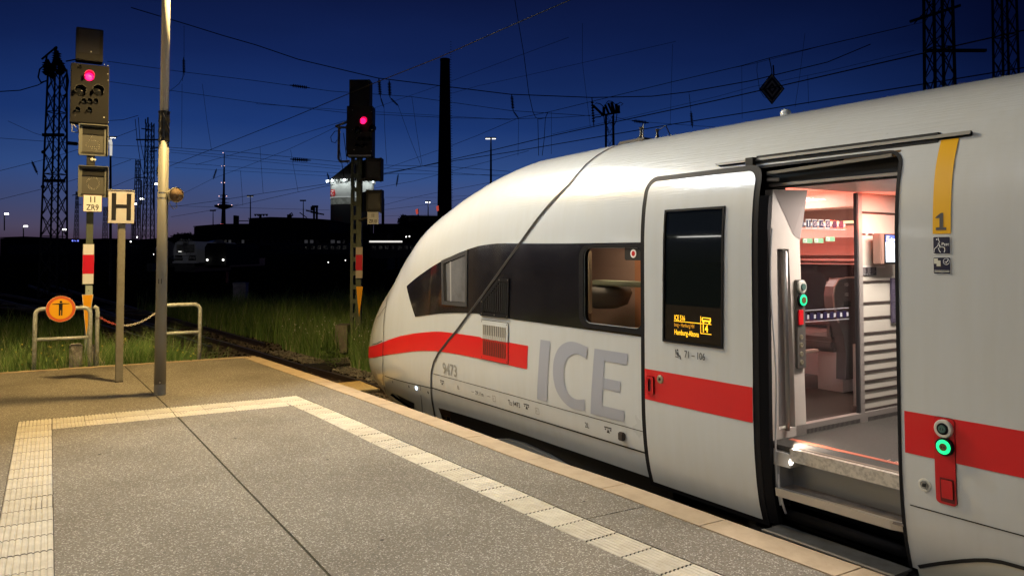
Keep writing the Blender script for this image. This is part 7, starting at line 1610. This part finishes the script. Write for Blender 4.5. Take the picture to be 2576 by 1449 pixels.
for x, y, m in ((561, 385, PG_), (557.5, 418, PG_), (564.5, 418, PG_), (557, 460, PG_), (565, 460, PG_), (556, 564, RG), (560, 564, RG), (565, 564, RG), (551, 494, PG_), (570, 494, PG_), (583, 516, PG_), (549, 515, PG_)):
    p = at_d(x, y, d-40); MB().lathe(p, tuple(-fw_), [(0, 1.1*k), (.2, 1.0*k)], 6).obj('warning_light', m, tv)
# buildings and trees as dark shapes
def bld(pts, d_, dep, label, name='building', cat='building', win=()):
    b_ = at_d(pts[0][0], 642, d_); root = thing(name, (b_.x, b_.y, -1), label, cat, 'dark buildings on the skyline'); z = HY+F*2.7/d_
    fpoly([(pts[0][0], z)]+list(pts)+[(pts[-1][0], z)], d_, dep).obj('walls', BLD, root)
    fpoly([(pts[0][0]-2, pts[0][1]-1), (pts[0][0]-2, pts[0][1]-3)]+[(x, y-3) for x, y in pts[1:-1]]+[(pts[-1][0]+2, pts[-1][1]-3), (pts[-1][0]+2, pts[-1][1]-1)]+[(x, y-.5) for x, y in pts[1:-1][::-1]], d_-.4, dep).obj('roof_edge', ROOFM, root)
    for (x0_, y0_, x1_, y1_, lit) in win: fbox(x0_, y0_, x1_, y1_, d_-.06, .05).obj('window', mat('window_faint', (.1,.1,.12), .3, emit=((.5,.5,.55), .05)) if lit == 1 else (mat('window_lit', (1,1,1), .3, emit=((1,.97,.9), .9)) if lit == 2 else mat('window_dark', (.01,.01,.012), .1)), root)
    return root
bld([(488, 572), (562, 566), (625, 566)], 150, 30, 'low dark hall left of the water tower, its lower wing', win=[(520+11*i, 604, 526+11*i, 618, 1 if i in (3, 5, 8) else 0) for i in range(10)])
bld([(626, 552), (680, 549), (760, 551), (829, 556)], 145, 40, 'broad dark hall with rounded roof left of the water tower', win=[(640+14*i, 604, 648+14*i, 620, 1 if i in (9, 10) else 0) for i in range(12)])
bld([(829, 590), (975, 590)], 140, 15, 'dark sheds at the foot of the water tower', win=[(832, 604, 842, 612, 1), (848, 606, 856, 613, 1), (862, 604, 868, 612, 0), (929, 606, 1012, 610, 2)])
bld([(940, 566), (1000, 566), (1035, 566)], 170, 20, 'dark block right of the number plate 11 ZR10', win=[(905, 560, 930, 600, 0)])
bld([(1020, 545), (1035, 545), (1110, 546)], 200, 25, 'flat roofed dark building between trees and chimney')
bld([(0, 600), (60, 598), (110, 602), (200, 604), (280, 603), (345, 606), (430, 600)], 260, 20, 'long low dark roofs along the left horizon')
bld([(430, 596), (488, 594)], 240, 20, 'small dark block between lamp post and hall')
fp = fbox(587, 542, 592, 566, 148, 2).obj('flue_pipe', BLD, base=tuple(at_d(590, 566, 148))); tag(fp, 'upright flue standing on the low dark hall', 'pipe')
def fl_(px0, py0, px1, py1, th, dd_, lab, nm='roof_aerial'):
    o_ = MB().beam(at_d(px0, py0, dd_), at_d(px1, py1, dd_), th*dd_/F).obj(nm, NIGHT, base=tuple(at_d(px0, py0, dd_))); tag(o_, lab, 'aerial')
fl_(592, 556, 625, 556, 2, 148, 'thin bar between flue and broad hall')
q = MB(); q.beam(at_d(655, 551, 144), at_d(655, 540, 144), .4).beam(at_d(640, 540, 144), at_d(674, 540, 144), .2)
for x in (641, 648, 662, 670): q.beam(at_d(x, 540, 144), at_d(x+2, 544, 144), .2)
tag(q.obj('roof_aerial', NIGHT, base=tuple(at_d(655, 551, 144))), 'comb shaped aerial on the broad hall', 'aerial')
q = MB(); q.beam(at_d(728, 550, 144), at_d(728, 540, 144), .7).tube([at_d(728, 540, 144), at_d(734, 536, 144), at_d(737, 542, 144), at_d(732, 545, 144)], .12, 5); tag(q.obj('roof_aerial', NIGHT, base=tuple(at_d(728, 551, 144))), 'hooked vent on the broad hall roof', 'aerial')
q = MB(); q.beam(at_d(790, 552, 100), at_d(790, 518, 100), .22).beam(at_d(797, 552, 100), at_d(797, 518, 100), .22).beam(at_d(782, 534, 100), at_d(815, 540, 100), .18).beam(at_d(770, 530, 100), at_d(800, 536, 100), .18).beam(at_d(785, 520, 100), at_d(800, 520, 100), .3).beam(at_d(785, 520, 100), at_d(785, 530, 100), .3)
tag(q.obj('gantry_frame', NIGHT, base=tuple(at_d(790, 552, 100))), 'switch gantry with short arms left of the water tower', 'gantry')
fl_(754, 535, 772, 548, 2, 110, 'slanting rod on the hall near the water tower')
q = MB().beam(at_d(965, 552, 60), at_d(965, 300+230, 60), .15); tag(fbox(960, 500, 966, 566, 60, .15).obj('short_mast', NIGHT, base=tuple(at_d(963, 566, 60))), 'dark mast close behind the right signal', 'mast')
def tree(px, py0, py1, wpx, d_, label, seed, n=2600):
    k = d_/F; b_ = at_d(px, 642, d_); root = thing('tree', (b_.x, b_.y, -1), label, 'tree', 'dark trees before the chimney'); rs = np.random.RandomState(seed)
    zt_ = at_d(px, py0, d_).z; zb_ = at_d(px, py1, d_).z
    MB().tube([(b_.x, b_.y, -1), (b_.x+.2, b_.y, zb_+.3*(zt_-zb_)), (b_.x, b_.y, zb_+.7*(zt_-zb_))], [.4, .28, .1], 8).tube([(b_.x, b_.y, zb_), (b_.x+wpx*k*.25, b_.y, zb_+.5*(zt_-zb_))], [.2, .06], 6).tube([(b_.x, b_.y, zb_), (b_.x-wpx*k*.25, b_.y, zb_+.45*(zt_-zb_))], [.2, .06], 6).obj('trunk', mat('bark_dark', (.02,.016,.012), .9), root)
    V = np.zeros((n*4, 3)); cl = [(rs.uniform(-.38, .38)*wpx*k, rs.uniform(-.3, .3)*wpx*k, zb_+(zt_-zb_)*rs.uniform(.15, .82), (.14+.12*rs.rand())*wpx*k) for _ in range(16)]
    for i in range(n):
        cx_, cy_, cz_, cr = cl[rs.randint(16)]; v_ = rs.randn(3); v_ /= np.linalg.norm(v_); v_ *= cr*rs.rand()**.4; c_ = np.array([b_.x+cx_+v_[0], b_.y+cy_+v_[1], cz_+v_[2]*.8]); s_ = .28*(.6+rs.rand()); a_ = rs.randn(3); a_ /= np.linalg.norm(a_); e_ = np.cross(a_, rs.randn(3)); e_ /= np.linalg.norm(e_)
        V[4*i:4*i+4] = [c_-a_*s_, c_+e_*s_*.5, c_+a_*s_, c_-e_*s_*.5]
    obj('crown', V.tolist(), [(4*i, 4*i+1, 4*i+2, 4*i+3) for i in range(n)], mat('foliage_night', (.03,.045,.018), .8), root)
tree(1035, 538, 600, 78, 150, 'largest dark round tree left of the chimney', 1); tree(995, 572, 612, 50, 150, 'low dark tree just right of the number plate 11 ZR10', 2, 1500); tree(1078, 552, 605, 50, 155, 'dark tree between the big tree and the chimney', 3, 1600)
tree(455, 590, 610, 60, 190, 'low dark bushes above the far locomotive', 4, 1200)
for x, y0_, lab in ((1048, 528, 'left'), (1100, 520, 'right')):
    p = at_d(x, y0_, 148); q = MB().beam(at_d(x+4, y0_+22, 148), at_d(x+4, y0_-2, 148), .15)
    f_ = q.obj('flag_pole', NIGHT, base=tuple(at_d(x, y0_+20, 148))); tag(f_, lab+' one of two flag poles with a red glowing flag near the chimney', 'flag')
    MB().add([at_d(x-3, y0_, 147.8), at_d(x+3, y0_-3, 147.8), at_d(x+4, y0_+10, 147.8), at_d(x-1, y0_+12, 147.8)], [(0, 1, 2, 3)]).obj('flag', mat('flag_red', (.8,.1,.08), .6, emit=((.9,.12,.08), .5)), f_)
# unlit carriages parked in the dark
for i, (x0_, x1_, y0_, y1_, d_, lab) in enumerate(((600, 880, 612, 640, 100, 'long dark carriage in the middle distance left of the right signal'), (930, 1098, 612, 650, 70, 'dark carriage between right signal and train nose'), (20, 330, 616, 640, 130, 'dark row of carriages at the far left'))):
    r_ = thing('parked_carriage', tuple(at_d(x0_, y1_, d_)), lab, 'carriage', 'unlit carriages')
    fpoly([(x0_, y1_), (x0_, y0_+4), (x0_+4, y0_), (x1_-4, y0_), (x1_, y0_+4), (x1_, y1_)], d_, 3).obj('body', mat('carriage_dark', (.02,.02,.024), .5), r_)
    n_ = int((x1_-x0_)/16)
    for j in range(n_): fbox(x0_+6+16*j, y0_+7, x0_+16+16*j, y0_+16, d_-.05, .04).obj('window', mat('window_dark', (.01,.01,.012), .1), r_)
